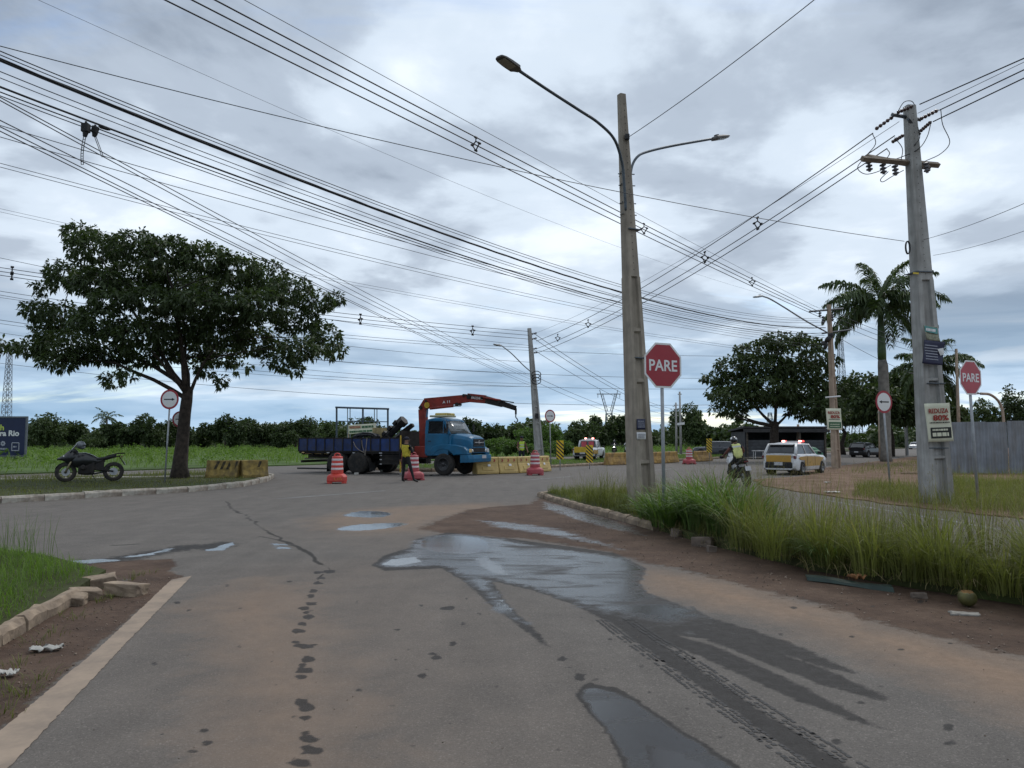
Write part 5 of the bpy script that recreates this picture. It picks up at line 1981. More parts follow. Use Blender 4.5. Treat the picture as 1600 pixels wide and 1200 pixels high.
def curl_sheet(name, W, H_, mat, parent, mtx, curl=.03, nx=10, ny=10, sk=0.0, thick=.004):
    """a printed sheet with a slight curl, really thin but solid"""
    def zc_(u, v_):
        return curl * ((u * 2 - 1) ** 2 * .8 + .35 * math.sin(v_ * 5 + u * 2)) * 1.0
    vs, fs = [], []
    for s_ in (0, 1):
        for j in range(ny + 1):
            for i in range(nx + 1):
                u, v_ = i / nx, j / ny
                vs.append(mtx @ Vector(((u - .5) * W + sk * (v_ - .5) * W, (v_ - .5) * H_, zc_(u, v_) - s_ * thick)))
    N = (nx + 1) * (ny + 1)
    for s_ in (0, 1):
        for j in range(ny):
            for i in range(nx):
                a = s_ * N + j * (nx + 1) + i
                fs.append((a, a + 1, a + nx + 2, a + nx + 1))
    rim = [i for i in range(nx + 1)] + [j * (nx + 1) + nx for j in range(1, ny + 1)] + [ny * (nx + 1) + i for i in range(nx - 1, -1, -1)] + [j * (nx + 1) for j in range(ny - 1, 0, -1)]
    for k_ in range(len(rim)):
        a, b2_ = rim[k_], rim[(k_ + 1) % len(rim)]
        fs.append((a, b2_, b2_ + N, a + N))
    mb_ = MB()
    mb_.add(vs, fs)
    return mb_.build(name, mat, parent, True)


def bars(name, rows, W, mat, parent, mtx, x0, h, gap=.35, seed=1):
    """lines of print too small to read: short raised strokes"""
    rr = random.Random(seed)
    mb_ = MB()
    for y0 in rows:
        x = x0
        while x < x0 + W - h:
            wv = h * rr.uniform(.45, 1.6)
            mb_.add([mtx @ Vector(v_) for v_ in ((x, y0, 0), (x + wv, y0, 0), (x + wv, y0 + h, 0), (x, y0 + h, 0))], [(0, 1, 2, 3)])
            x += wv + h * gap * rr.uniform(.5, 1.6)
    return tag(mb_.build(name, mat, parent), kind='stuff')


def debt_poster(c, a, W, H_, label, green=False, tilt=0.0):
    base = Vector(c)
    t = empty('poster', base, 0, label, 'poster')
    mt = face_mtx((0, 0, 0), (math.sin(R(a)), -math.cos(R(a)), 0)) @ Matrix.Rotation(R(tilt), 4, 'Z')
    curl_sheet('sheet', W, H_, poster_cream, t, mt, .018, sk=-.06)
    up = .028
    text('headline', 'REDUZA', poster_red, t, mt @ Matrix.Translation((0.02 * W - .02 * W, H_ * .30, up)), W * .78, H_ * .125, .02)
    text('headline', '80%', poster_red, t, mt @ Matrix.Translation((W * .08, H_ * .12, up)), W * .62, H_ * .15, .03)
    bars('small_print', [-H_ * .02], W * .8, poster_black, t, mt @ Matrix.Translation((0, 0, up)), -W * .38, H_ * .03)
    mb_ = MB()
    mb_.add([mt @ Vector(v_) for v_ in ((-W * .36, -H_ * .41, up - .004), (W * .46, -H_ * .41, up - .004), (W * .46, -H_ * .13, up - .004), (-W * .36, -H_ * .13, up - .004))], [(0, 1, 2, 3)])
    mb_.build('dark_panel', poster_green if green else poster_black, t)
    if not green:
        bars('small_print', [-H_ * .215], W * .68, poster_cream, t, mt @ Matrix.Translation((0, 0, up + .001)), -W * .29, H_ * .045, .25, 3)
        bars('number_line', [-H_ * .36], W * .72, poster_cream, t, mt @ Matrix.Translation((0, 0, up + .001)), -W * .30, H_ * .095, .16, 5)
    else:
        bars('small_print', [-H_ * .25, -H_ * .35], W * .66, poster_cream, t, mt @ Matrix.Translation((0, 0, up + .001)), -W * .29, H_ * .03, .25, 3)
    return t


debt_poster(P(1466.5, 660, YU - .38), 10, .72, .98, 'cream poster reading REDUZA 80% on the big utility pole', tilt=2)
debt_poster(P(1303, 655, YB - .32), 12, 1.0, 1.28, 'small cream poster with a green foot on the beige street pole', True)
c = P(1457, 551, YU - .37)
t = empty('poster', c, 0, 'crumpled dark navy poster with pale print lines on the big utility pole', 'poster')
mt = face_mtx((0, 0, 0), (math.sin(R(12)), -math.cos(R(12)), 0)) @ Matrix.Rotation(R(-4), 4, 'Z')
curl_sheet('sheet', .60, .62, poster_navy, t, mt, .05, sk=.12)
bars('small_print', [.16, .09, .02, -.05, -.12, -.19], .40, poster_text, t, mt @ Matrix.Translation((0, 0, .035)), -.26, .022, .1, 8)
mb = MB()
mb.add([mt @ Vector(v_) for v_ in ((.10, .10, .05), (.2, -.06, .045), (.29, -.02, .075), (.26, .14, .07))], [(0, 1, 2, 3)])
mb.build('pale_patch', sign_white, t)
c = P(1455, 521, YU - .36)
t = empty('poster', c, 0, 'torn teal poster just above the navy one on the big utility pole', 'poster')
mt = face_mtx((0, 0, 0), (math.sin(R(12)), -math.cos(R(12)), 0)) @ Matrix.Rotation(R(-6), 4, 'Z')
curl_sheet('sheet', .40, .36, M('poster_grey_print', (0.22, 0.22, 0.16), 0.8, 0.3, 12), t, mt, .03, sk=-.3)
mb = MB()
mb.add([mt @ Vector(v_) for v_ in ((-.21, .02, .03), (.17, .0, .03), (.15, .15, .034), (-.24, .17, .034))], [(0, 1, 2, 3)])
mb.build('teal_band', poster_teal, t)
bars('print_line', [.045], .32, sign_white, t, mt @ Matrix.Translation((0, 0, .036)), -.19, .07, .2, 4)
for (px_, py_), W, H_, m_, lb, tm in (((1001.5, 663), .20, .235, poster_navy, 'small blue notice on the lamp pole', poster_text), ((1002, 681), .21, .15, sign_white, 'small white notice below the blue one on the lamp pole', poster_navy)):
    c = P(px_, py_, YC - .245)
    t = empty('notice', c, 0, lb, 'notice')
    mt = face_mtx((0, 0, 0), (math.sin(R(14)), -math.cos(R(14)), 0))
    curl_sheet('sheet', W, H_, m_, t, mt, .004, 4, 4)
    bars('small_print', [H_ * .25, H_ * .08, -H_ * .1, -H_ * .28], W * .8, tm, t, mt @ Matrix.Translation((0, 0, .008)), -W * .38, H_ * .07, .2, int(px_))

# ---------------------------------------------------------------- wires
wire_m = M('black_cable', (0.016, 0.017, 0.019), 0.6, 0.1)
wire_g = M('weathered_cable', (0.055, 0.06, 0.068), 0.7, 0.1)


def wire(a, b_, sag, r, label, group, mat=wire_m, ext=0.0, name='overhead_wire', seg=26, twist=False):
    """a hanging line from point a to point b_; ext carries it on past a by that share of the span"""
    a, b_ = Vector(a), Vector(b_)
    pts = []
    for i in range(seg + 1):
        t = -ext + (1 + ext) * i / seg
        p = a.lerp(b_, t)
        s_ = (t + ext) / (1 + ext)
        p.z -= sag * 4 * t * (1 - t)
        pts.append(p)
    o0 = pts[0].copy()
    mb_ = MB()
    if twist:
        pts2 = []
        n2 = 160
        for i in range(n2 + 1):
            f = i / n2 * seg
            k_ = min(int(f), seg - 1)
            pts2.append(pts[k_].lerp(pts[k_ + 1], f - k_) - o0)
        for ph in (0, 2.1, 4.2):
            mb_.tube([p + Vector((0, math.cos(ph + i * .7), math.sin(ph + i * .7))) * r * .75 for i, p in enumerate(pts2)], r * .62, 5)
    else:
        mb_.tube([p - o0 for p in pts], r, 5)
    o = mb_.build(name, mat, None, True)
    o.location = o0
    return tag(o, label, 'wire', group)


ORD = ['topmost', 'second from top', 'third from top', 'fourth from top', 'fifth from top', 'sixth from top', 'lowest']


def ordl(i, n):
    return 'lowest' if i == n - 1 else ORD[i]


gA = 'power cables from the upper left to the beige street pole'
for i, (x0, y1) in enumerate(((336, 489), (300, 493), (258, 497))):
    wire(P(x0, 0, 13.5), P(1284, y1, YB), .12, .016, ordl(i, 3) + ' of three thick black cables from top left to the beige pole', gA, ext=.3)
wire(P(382, 0, 13.5), P(1284, 484, YB), .1, .007, 'thin carrier wire just above the three thick cables from top left', None, wire_g, .3)
gB = 'power cables between utility pole and leaning street pole'
for i, ((x0, y0), y1) in enumerate((((1364, 208), 533), ((1398, 212), 545), ((1386, 232), 552))):
    wire(P(838, y1, YL), P(x0, y0, YU), .55, .015, ordl(i, 3) + ' of three black cables sloping from the utility pole to the leaning pole', gB)
wire(P(838, 520, YL), P(1405, 190, YU), .5, .007, 'thin carrier wire above the cables between utility pole and leaning street pole', None, wire_g)
gC = 'power cables leaving the utility pole to the right'
for i, ((x0, y0), (x1, y1)) in enumerate((((1437, 163), (1600, 91)), ((1468, 172), (1600, 109)), ((1458, 190), (1600, 122)))):
    wire(P(x1, y1, 17.2), P(x0, y0, YU), .0, .016, ordl(i, 3) + ' of three black cables rising from the utility pole to the right edge', gC, ext=2.2)
wire(P(1600, 97, 17.2), P(1434, 177, YU), 0, .007, 'thin carrier wire among the cables right of the big utility pole', None, wire_g, 2.2)
# telephone lines crossing from the left edge
gT = 'telephone lines from the left edge to the beige street pole'
for i, (y0, y1, r, sg, m_) in enumerate(((80, 497, .009, 1.15, wire_m), (86, 500, .008, 1.15, wire_g), (96, 503, .010, 1.2, wire_m), (112, 508, .008, 1.2, wire_g), (122, 512, .007, 1.15, wire_g), (144, 524, .010, 1.05, wire_m), (150, 527, .008, 1.05, wire_g))):
    wire(P(0, y0, 10.8), P(1288, y1, YB), sg, r, ordl(i, 7) + ' of seven thin telephone lines from the left edge to the beige pole', gT, m_, .35)
wire(P(0, 93, 10.8), P(1290, 512, YB), 1.1, .020, 'thick twisted black cable crossing from the left edge amid the telephone lines', None, wire_m, .35, twist=True)
wire(P(0, 136, 10.8), P(1290, 520, YB), 1.1, .017, 'thick black cable carrying the two hanging splice boxes', None, wire_m, .35)
wire(P(0, 72, 12), P(1413, 377, YU), .28, .008, 'single dark drop wire from the left edge to the coil on the utility pole', None, wire_m, .3)
wire(P(60, 0, 14), P(1284, 481, YB), .75, .004, 'very faint single wire from the top left corner towards the beige street pole', None, wire_g, .3)
wire(P(1272, 0, 12), P(984, 213, YC), .06, .008, 'single dark wire rising from the lamp pole to the upper right edge', None, wire_m, 1.2)
wire(P(1600, 318, 14), P(1441, 375, YU), .05, .006, 'upper of two thin wires right of the utility pole', None, wire_g, 1.5)
wire(P(1600, 361, 15), P(1458, 399, YU), .05, .005, 'lower of two thin wires right of the utility pole', None, wire_g, 1.5)
gF = 'middle lines from the left edge'
for i, (y0, y1, Y0) in enumerate(((196, 524, 13.5), (214, 528, 14), (255, 541, 17.7), (261, 545, 17.7), (326, 560, 37), (331, 563, 37))):
    wire(P(0, y0, Y0), P(1290, y1, YB), .55, .008, ordl(i, 6) + ' of six thin grey lines passing over or behind the spreading tree', gF, wire_g, .3)
gG = 'low lines descending to the leaning pole'
for i, (y0, y1, sg) in enumerate(((152, 588, .12), (157, 590, .22), (188, 594, .1), (198, 600, .15), (205, 604, .1))):
    wire(P(0, y0, 9), P(832, y1, YL), sg, .0075, ordl(i, 5) + ' of five lines descending steeply from the left edge to the leaning pole', gG, wire_g, .4)
gE = 'power lines from the leaning pole to the left'
for i, (y0, y1, r) in enumerate(((418, 518, .016), (424, 524, .016), (430, 530, .016))):
    wire(P(0, y0, 33.5), P(828, y1, YL), .25, r, ordl(i, 3) + ' of three spaced cables reaching left from the leaning street pole', gE, wire_g, .4)
for i, (y0, y1, r) in enumerate(((403, 540, .011), (455, 543, .012), (461, 566, .011), (500, 584, .012), (520, 600, .009), (545, 604, .009))):
    wire(P(0, y0, 34), P(828, y1, YL), .4, r, ordl(i, 6) + ' of six slack lines behind the spreading tree to the leaning pole', 'slack lines behind the tree', wire_g, .4)
gH = 'lines from the leaning pole to the far thin poles'
for i, (y0, y1, r) in enumerate(((522, 640, .018), (530, 644, .018), (548, 650, .016), (588, 654, .014), (596, 660, .012))):
    wire(P(836, y0, YL), P(1057, y1, 108), .9, r, ordl(i, 5) + ' of five lines from the leaning street pole to the thin far poles', gH, wire_g)
for i, (y0, y1, r) in enumerate(((485, 540, .016), (492, 548, .016), (500, 556, .015), (520, 600, .014))):
    wire(P(1298, y0, YB), P(1494, y1, 72), .6, r, ordl(i, 4) + ' of four lines passing the palm from the beige street pole', 'lines behind the palm', wire_g, 0)
for i, (y0, y1) in enumerate(((528, 556), (566, 590), (590, 604), (618, 628))):
    wire(P(540, y0, 120), P(1290, y1, 130), 1.0, .03, ordl(i, 4) + ' of four far grey lines low over the field and truck', 'far lines over the field', wire_g, 1.0)

# cable spacers: diamond frames clipped to the three power cables
def spacer(c, H_, along, label):
    t = empty('cable_spacer', c, 0, label, 'spacer', 'cable spacers')
    d = Vector(along).normalized()
    sd_ = Vector((d.y, -d.x, 0)).normalized()
    mb_ = MB()
    w_ = H_ * .34
    P_ = {'t': Vector((0, 0, H_ * .5)), 'l': -sd_ * w_ + Vector((0, 0, -H_ * .02)), 'r': sd_ * w_ + Vector((0, 0, -H_ * .02)), 'b': Vector((0, 0, -H_ * .5)), 'm': Vector((0, 0, H_ * .2))}
    for a, b_ in (('t', 'm'), ('m', 'l'), ('m', 'r'), ('l', 'b'), ('r', 'b')):
        mb_.tube([P_[a], P_[b_]], H_ * .05, 6)
    mb_.build('frame', black_m, t)
    for k_ in 'tlrb':
        m2 = MB()
        m2.tube([P_[k_] - d * H_ * .12, P_[k_] + d * H_ * .12], H_ * .085, 8)
        m2.build('clip', black_m, t)
    return t


dA = P(1284, 492, YB) - P(300, 0, 13.5)
def onA(px_):
    a, b_ = P(300, 0, 13.5), P(1284, 492, YB)
    k_ = (px_ - 800) / FPX
    t_ = (k_ * a.y - a.x) / ((b_.x - a.x) - k_ * (b_.y - a.y))
    p = a.lerp(b_, t_)
    p.z -= .12 * 4 * t_ * (1 - t_) - .02
    return p
spacer(onA(742), .36, dA, 'cable spacer nearest the top on the three thick power cables')
spacer(onA(1010), .36, dA, 'cable spacer on the thick power cables just right of the lamp pole')
spacer(onA(1180), .38, dA, 'cable spacer on the thick power cables nearest the beige street pole')
dB = P(1390, 220, YU) - P(838, 545, YL)
def onB(px_):
    a, b_ = P(838, 541, YL), P(1383, 214, YU)
    k_ = (px_ - 800) / FPX
    t_ = (k_ * a.y - a.x) / ((b_.x - a.x) - k_ * (b_.y - a.y))
    p = a.lerp(b_, t_)
    p.z -= .55 * 4 * t_ * (1 - t_)
    return p
for px_, lb in ((1191, 'cable spacer nearest the utility pole on its sloping cables'), (1106, 'cable spacer where the two sets of power cables cross'), (920, 'cable spacer just left of the lamp pole on the sloping cables'), (872, 'cable spacer nearest the leaning street pole on the sloping cables')):
    spacer(onB(px_), .40, dB, lb)
for px_, lb in ((561, 'cable spacer just right of the spreading tree crown'), (738, 'cable spacer over the crane truck'), (8, 'cable spacer at the left edge beside the tree crown')):
    a, b_ = P(0, 424, 33.5), P(828, 524, YL)
    k_ = (px_ - 800) / FPX
    t_ = (k_ * a.y - a.x) / ((b_.x - a.x) - k_ * (b_.y - a.y))
    p = a.lerp(b_, t_)
    p.z -= .25 * 4 * t_ * (1 - t_)
    spacer(p, .55, b_ - a, lb)

# splice boxes hanging from the telephone cable, with their tails
a0, b0 = P(0, 136, 10.8), P(1290, 520, YB)
def onT(px_):
    k_ = (px_ - 800) / FPX
    t_ = (k_ * a0.y - a0.x) / ((b0.x - a0.x) - k_ * (b0.y - a0.y))
    p = a0.lerp(b0, t_)
    p.z -= 1.1 * 4 * t_ * (1 - t_)
    return p
for px_, lb, tail in ((115, 'black splice box with a ladder-like tail hanging from the telephone cable', 'ladder'), (130, 'smaller tilted splice box with a thin tail beside the first', 'thin')):
    c = onT(px_)
    t = empty('splice_box', c, 0, lb, 'splice box')
    mb = MB()
    s_ = 1.0 if tail == 'ladder' else .8
    mb.tube([(0, 0, -.02), (0, 0, -.06)], .02, 6)
    mb.box((0, 0, -.13 * s_), (.11 * s_, .1 * s_, .14 * s_), (0, .25 if s_ < 1 else 0, 0))
    mb.build('case', black_m, t, bevel=.02)
    mb = MB()
    mb.tube([(0, 0, -.2 * s_), (-.01, 0, -.27 * s_)], [.045, .03], 8)
    mb.build('gland', black_m, t)
    mb = MB()
    if tail == 'ladder':
        for dx in (-.018, .018):
            mb.tube([(dx - .01 - .03 * math.sin(i * .25), 0, -.27 - i * .045) for i in range(11)], .006, 5)
        for i in range(11):
            x = -.01 - .03 * math.sin(i * .25)
            mb.tube([(x - .018, 0, -.27 - i * .045), (x + .018, 0, -.27 - i * .045)], .005, 4)
    else:
        for dx in (-.01, .015):
            mb.tube([(dx + .02 * i, 0, -.2 - i * .05) for i in range(8)], .006, 5)
    mb.build('tail', black_m, t)
c = onT(145)
mb = MB()
mb.tube([(-.09, 0, .015), (-.05, 0, 0), (.05, 0, -.03), (.09, 0, -.045)], [.018, .03, .03, .018], 8)
o = mb.build('cable_joint', black_m, None, True)
o.location = c
tag(o, 'slim black sleeve joint on the telephone cable right of the splice boxes', 'cable joint')

# ---------------------------------------------------------------- far towers, billboards, fence, shed
def lattice(name, base, H_, w0, w1, n, r, mat, label, cat='tower', vtop=False):
    t = empty(name, base, 0, label, cat)
    mb_ = MB()
    def corner(z, i):
        k_ = z / H_
        w_ = (w0 + (w1 - w0) * k_) / 2
        return Vector((w_ * (-1 if i in (0, 3) else 1), w_ * (-1 if i < 2 else 1), z))
    for i in range(4):
        mb_.tube([corner(0, i), corner(H_, i)], r, 4)
    mb_.build('legs', mat, t)
    mb_ = MB()
    zs = np.linspace(0, H_, n + 1)
    for z0, z1 in zip(zs, zs[1:]):
        for i in range(4):
            j = (i + 1) % 4
            mb_.tube([corner(z0, i), corner(z1, j)], r * .6, 3)
            mb_.tube([corner(z0, j), corner(z1, i)], r * .6, 3)
            mb_.tube([corner(z1, i), corner(z1, j)], r * .6, 3)
    mb_.build('bracing', mat, t)
    return t


steel_far = M('far_steel', (0.22, 0.24, 0.27), 0.7, 0.1)
b = P(952, 690, 420)
b.z = 0
t = lattice('power_pylon', b, 17, 5, 3, 6, .28, steel_far, 'distant steel power pylon with a V-shaped head left of the lamp pole')
mb = MB()
for sg in (-1, 1):
    mb.tube([(sg * 1.5, 0, 17), (sg * 4.5, 0, 28)], .25, 4)
    mb.tube([(sg * .6, 0, 18), (sg * 3.4, 0, 28)], .18, 4)
    for k_ in range(5):
        mb.tube([(sg * (1.5 + 3 * k_ / 5), 0, 17 + 11 * k_ / 5), (sg * (.6 + 2.8 * (k_ + 1) / 5), 0, 17 + 11 * (k_ + 1) / 5)], .12, 3)
    mb.tube([(sg * 4.5, 0, 28), (sg * 5.0, 0, 29.8)], .2, 4)
    mb.tube([(sg * 6, 0, 27.4), (sg * 6, 0, 25.5)], .15, 4)
mb.build('head_arms', steel_far, t)
mb = MB()
mb.tube([(-6.6, 0, 27.6), (6.6, 0, 27.6)], .25, 4)
mb.build('crossbeam', steel_far, t)
b = P(1318, 690, 240)
b.z = 0
lattice('lattice_mast', b, 36, 3.2, 1.0, 20, .09, steel_far, 'tall lattice mast rising behind the beige street pole', 'mast')
b = P(8, 690, 230)
b.z = 0
lattice('lattice_mast', b, 31, 2.4, .9, 18, .09, steel_far, 'lattice radio mast behind the blue billboard at the left edge', 'mast')
for px_, H_, Y, lb in ((1340, 17, 300, 'small far pylon seen under the trees right of the poster pole'), (1204, 14, 330, 'faint far pylon above the shed roof end')):
    b = P(px_, 690, Y)
    b.z = 0
    lattice('far_pylon', b, H_, 4, 1.2, 6, .14, steel_far, lb, 'tower')

# blue billboard at the left edge
navy = M('billboard_navy', (0.010, 0.016, 0.055), 0.5, 0.06, 1)
lime = M('billboard_lime', (0.42, 0.50, 0.08), 0.5, 0.05)
frame_m = M('billboard_frame', (0.10, 0.11, 0.13), 0.6, 0.1)
YBB = 68.0
c = P(40, 682, YBB)
W = 9.0
bb = empty('billboard', (c.x - W / 2, YBB, 0.06), 0, 'dark blue billboard at the left edge with pale lettering ending in ra Rio', 'billboard')
zc0 = P(40, 682, YBB).z - .06
MB().box((0, 0, zc0), (W, .12, 3.35)).build('board', navy, bb)
for zz in (zc0 + 1.71, zc0 - 1.71):
    MB().box((0, 0, zz), (W + .24, .2, .14)).build('frame_rail', frame_m, bb)
for xx in (W / 2 + .06, -W / 2 - .06):
    MB().box((xx, 0, zc0), (.12, .2, 3.3)).build('frame_post', frame_m, bb)
for xx in (-3.4, 0, 3.5):
    mb = MB()
    mb.tube([(xx, .2, -.2), (xx, .2, zc0 - 1.6)], .09, 6)
    mb.tube([(xx, .2, zc0 - 1.6), (xx + .3, 1.2, -.2)], .06, 6)
    mb.build('leg', frame_m, bb)
fm = lambda x, z: Matrix.Translation((x, -.065, z)) @ Matrix.Rotation(R(90), 4, 'X')
bx0 = W / 2
s_ = YBB / FPX
text('lettering', 'h', lime, bb, fm(bx0 - 36.5 * s_, zc0 + 14 * s_), 6 * s_, 9 * s_, .03, .004)
text('lettering', 'ra Rio', sign_white, bb, fm(bx0 - 24.5 * s_, zc0 + 5 * s_), 30 * s_, 9 * s_, .035, .004)
mb = MB()
for a_, b_ in (((0, 0), (11, 0)), ((11, 0), (11, 12)), ((11, 12), (0, 12)), ((0, 12), (0, 0))):
    pa_, pb_ = [Vector((bx0 - (20 - u) * s_, -.066, zc0 + (-22 + v_) * s_)) for u, v_ in (a_, b_)]
    mb.tube([pa_, pb_], .045, 4)
mb.build('square_logo', poster_text, bb)
bars('logo_print', [0], 7 * s_, poster_text, bb, fm(bx0 - 18 * s_, zc0 - 17 * s_), 0, 2.2 * s_, .2, 2)
mb = MB()
for k_ in range(7):
    mb.ell((bx0 - (34 - 2.4 * math.cos(k_ * .9)) * s_, -.066, zc0 + (-11 + 2.6 * math.sin(k_ * .9)) * s_), (1.5 * s_, .01, 1.5 * s_), 8, 6)
mb.build('emblem', poster_text, bb)
bars('logo_print', [0], 14 * s_, poster_text, bb, fm(bx0 - 40 * s_, zc0 - 20.5 * s_), 0, 2.6 * s_, .2, 3)

# empty billboard frame behind the truck
YE = 105.0
e0 = P(526, 690, YE)
e0.z = 0.05
ef = empty('empty_billboard', e0, 0, 'empty dark steel billboard frame standing behind the truck bed', 'billboard frame')
el = lambda px_, py_, dy=0: P(px_, py_, YE + dy) - e0
blu = M('frame_steel_blue', (0.045, 0.06, 0.085), 0.6, 0.1)
for nm, a_, b_ in (('post', (526, 692), (526, 636)), ('post', (567, 692), (567, 637)), ('post', (606, 692), (606, 639)), ('top_beam', (524, 636.5), (608, 639)), ('lower_beam', (526, 658), (606, 659))):
    mb = MB()
    mb.tube([el(*a_), el(*b_)], .13 if nm != 'lower_beam' else .06, 4)
    mb.build(nm, blu, ef)
for px_ in (543, 547, 585, 589):
    mb = MB()
    mb.tube([el(px_, 692, 1.5), el(px_, 638, .2)], .06, 4)
    mb.build('stay', steel_far, ef)
# banner
YN = 60.0
n0 = P(566, 670, YN)
bn = empty('banner', n0, 0, 'pale yellow banner with red and green print behind the truck bed', 'banner')
mt = face_mtx((0, 0, 0), (0, -1, 0)) @ Matrix.Rotation(R(3.5), 4, 'Z')
curl_sheet('sheet', 2.15, .72, poster_cream, bn, mt, .03)
mb = MB()
mb.add([mt @ Vector(v_) for v_ in ((-1.0, .06, .045), (-.12, .06, .045), (-.12, .26, .045), (-1.0, .26, .045))], [(0, 1, 2, 3)])
mb.build('red_print', M('faded_red_print', (0.30, 0.16, 0.10), 0.8, 0.2), bn)
bars('green_print', [.06], 1.0, poster_green, bn, mt @ Matrix.Translation((0, 0, .045)), -.02, .16, .18, 6)
bars('green_print', [-.26], 1.9, poster_green, bn, mt @ Matrix.Translation((0, 0, .045)), -1.0, .15, .2, 7)
for sg in (-1, 1):
    mb = MB()
    mb.tube([mt @ Vector((sg * 1.06, .36, -.05)), Vector((sg * 1.06, .05, -n0.z))], .04, 6)
    mb.build('post', conc_warm, bn)

# corrugated metal fence on the right
fence_m = M('fence_sheet', (0.195, 0.21, 0.23), 0.65, 0.12, 2.0, metal=0.0, dirt=(0.13, 0.115, 0.10), dirt_amt=.7, dirt_scale=3, zs=.2)
f0 = P(1480, 728, 38.5)
f0.z = 0.03
fn = empty('metal_fence', f0, 0, 'blue-grey corrugated metal fence behind the second octagonal sign', 'fence')
dirf = Vector((1, -.10, 0)).normalized()
x = 0.0
i = 0
while x < 9.5:
    wv = .98
    hgt = 2.55 + rnd.uniform(-.06, .06) + (0.12 if x > 3.2 else 0)
    vs, fs = [], []
    ncor = 26
    tilt_ = rnd.uniform(-.02, .02)
    yo = rnd.uniform(-.02, .02)
    for q in range(ncor + 1):
        u = x + wv * q / ncor
        off = .010 * (1 if (q % 4) < 2 else -1) + yo
        for z in (0.0, hgt * .5, hgt + tilt_ * (q / ncor - .5)):
            pnt = dirf * u + Vector((0, off + .02 * math.sin(z * 2 + i), z))
            vs.append(pnt)
    for q in range(ncor):
        for z in range(2):
            a = q * 3 + z
            fs.append((a, a + 3, a + 4, a + 1))
    me = bpy.data.meshes.new('metal_sheet')
    me.from_pydata([tuple(v_) for v_ in vs], [], fs)
    o = link_mesh('metal_sheet', me, fence_m, fn)
    so = o.modifiers.new('solid', 'SOLIDIFY')
    so.thickness = .004
    x += wv + (0.05 if i == 2 else -.03)
    i += 1
for u in (0, 3.1, 6.2, 9.3):
    mb = MB()
    mb.tube([dirf * u + Vector((0, .12, -.2)), dirf * u + Vector((0, .12, 2.4))], .05, 6)
    mb.build('post', bark_grey, fn)

# low shed under the domed tree
YH = 74.0
h0 = P(1224, 706, YH)
h0.z = 0.05
sh = empty('shed', h0, 0, 'low dark open-fronted shed with a flat roof under the domed tree', 'shed')
shed_w = M('shed_wall', (0.045, 0.045, 0.048), 0.9, 0.2, 2)
shed_r = M('shed_roof', (0.045, 0.043, 0.045), 0.8, 0.2, 2)
shed_b = M('shed_block', (0.075, 0.078, 0.085), 0.9, 0.15, 3)
MB().box((0, 1.5, 2.78), (8.2, 5.2, .16), (R(-3), 0, 0)).build('roof', shed_r, sh)
MB().box((0, -1.05, 2.60), (8.2, .08, .34)).build('fascia', shed_r, sh)
MB().box((0, 3.9, 1.3), (7.6, .15, 2.6)).build('back_wall', shed_w, sh)
for xx in (-3.8, 3.8):
    MB().box((xx, 1.6, 1.25), (.15, 4.6, 2.5)).build('side_wall', shed_w, sh)
for xx in (-3.7, -1.2, 1.3, 3.7):
    MB().box((xx, -.85, 1.25), (.14, .14, 2.5)).build('post', bark_grey, sh)
for xx, ww in ((-2.45, 2.3), (2.5, 2.2)):
    for j in range(6):
        MB().box((xx, -.75, .22 + j * .27), (ww, .1, .25)).build('panel_board', shed_b, sh)
MB().box((0, -.7, .55), (2.2, .5, 1.1)).build('counter', shed_w, sh)
t = empty('plastic_table', P(1186, 704, 71) * 1.0, 0, 'low white plastic table standing in front of the shed', 'table')
t.location.z = .05
MB().box((0, 0, .7), (1.1, .8, .05)).build('table_top', sign_white, t, bevel=.01)
for sx_ in (-1, 1):
    for sy_ in (-1, 1):
        mb = MB()
        mb.tube([(sx_ * .45, sy_ * .3, 0), (sx_ * .42, sy_ * .28, .7)], .025, 6)
        mb.build('leg', sign_white, t)
t = empty('tarpaulin', P(1270, 706, 70), 0, 'heap covered with a green tarpaulin right of the shed', 'tarpaulin')
t.location.z = .05
mb = MB()
for k_ in range(4):
    mb.ell((rnd.uniform(-.6, .6), rnd.uniform(-.3, .3), .35), (.7, .5, rnd.uniform(.45, .8)), 10, 7)
mb.build('cover', M('green_tarp', (0.04, 0.16, 0.09), 0.6, 0.2), t, True)
# green direction sign far on the right
gs = empty('road_sign', P(1416, 622, 86), 0, 'green and white direction sign half hidden among dark leaves right of the palm', 'sign')
MB().box((0, 0, 0), (1.7, .06, 1.15)).build('panel', M('sign_green', (0.01, 0.16, 0.10), 0.5, 0.05), gs)
MB().box((0, -.04, -.42), (1.66, .02, .26)).build('white_band', sign_white, gs)
mb = MB()
mb.tube([(0, .08, -.5), (0, .08, -P(1416, 622, 86).z + .05)], .07, 6)
mb.build('post', galv, gs)
# curved lamp behind the fence
cl = P(1568, 690, 48)
cl.z = .03
t = empty('street_lamp', cl, 0, 'curved grey street lamp post behind the metal fence', 'lamp')
mb = MB()
q_ = lambda px_, py_, dy=0: P(px_, py_, 48 + dy) - cl
mb.tube(bend([(0, 0, -.1), q_(1568, 655), q_(1562, 630), q_(1548, 617, -.3), q_(1532, 615, -.6)], 5), [.08] * 21, 8)
mb.build('post', conc_warm, t, True)
lamp_head(t, q_(1532, 615, -.6), (-1, -.3, -.05), .6, lamp_body, lamp_lens)

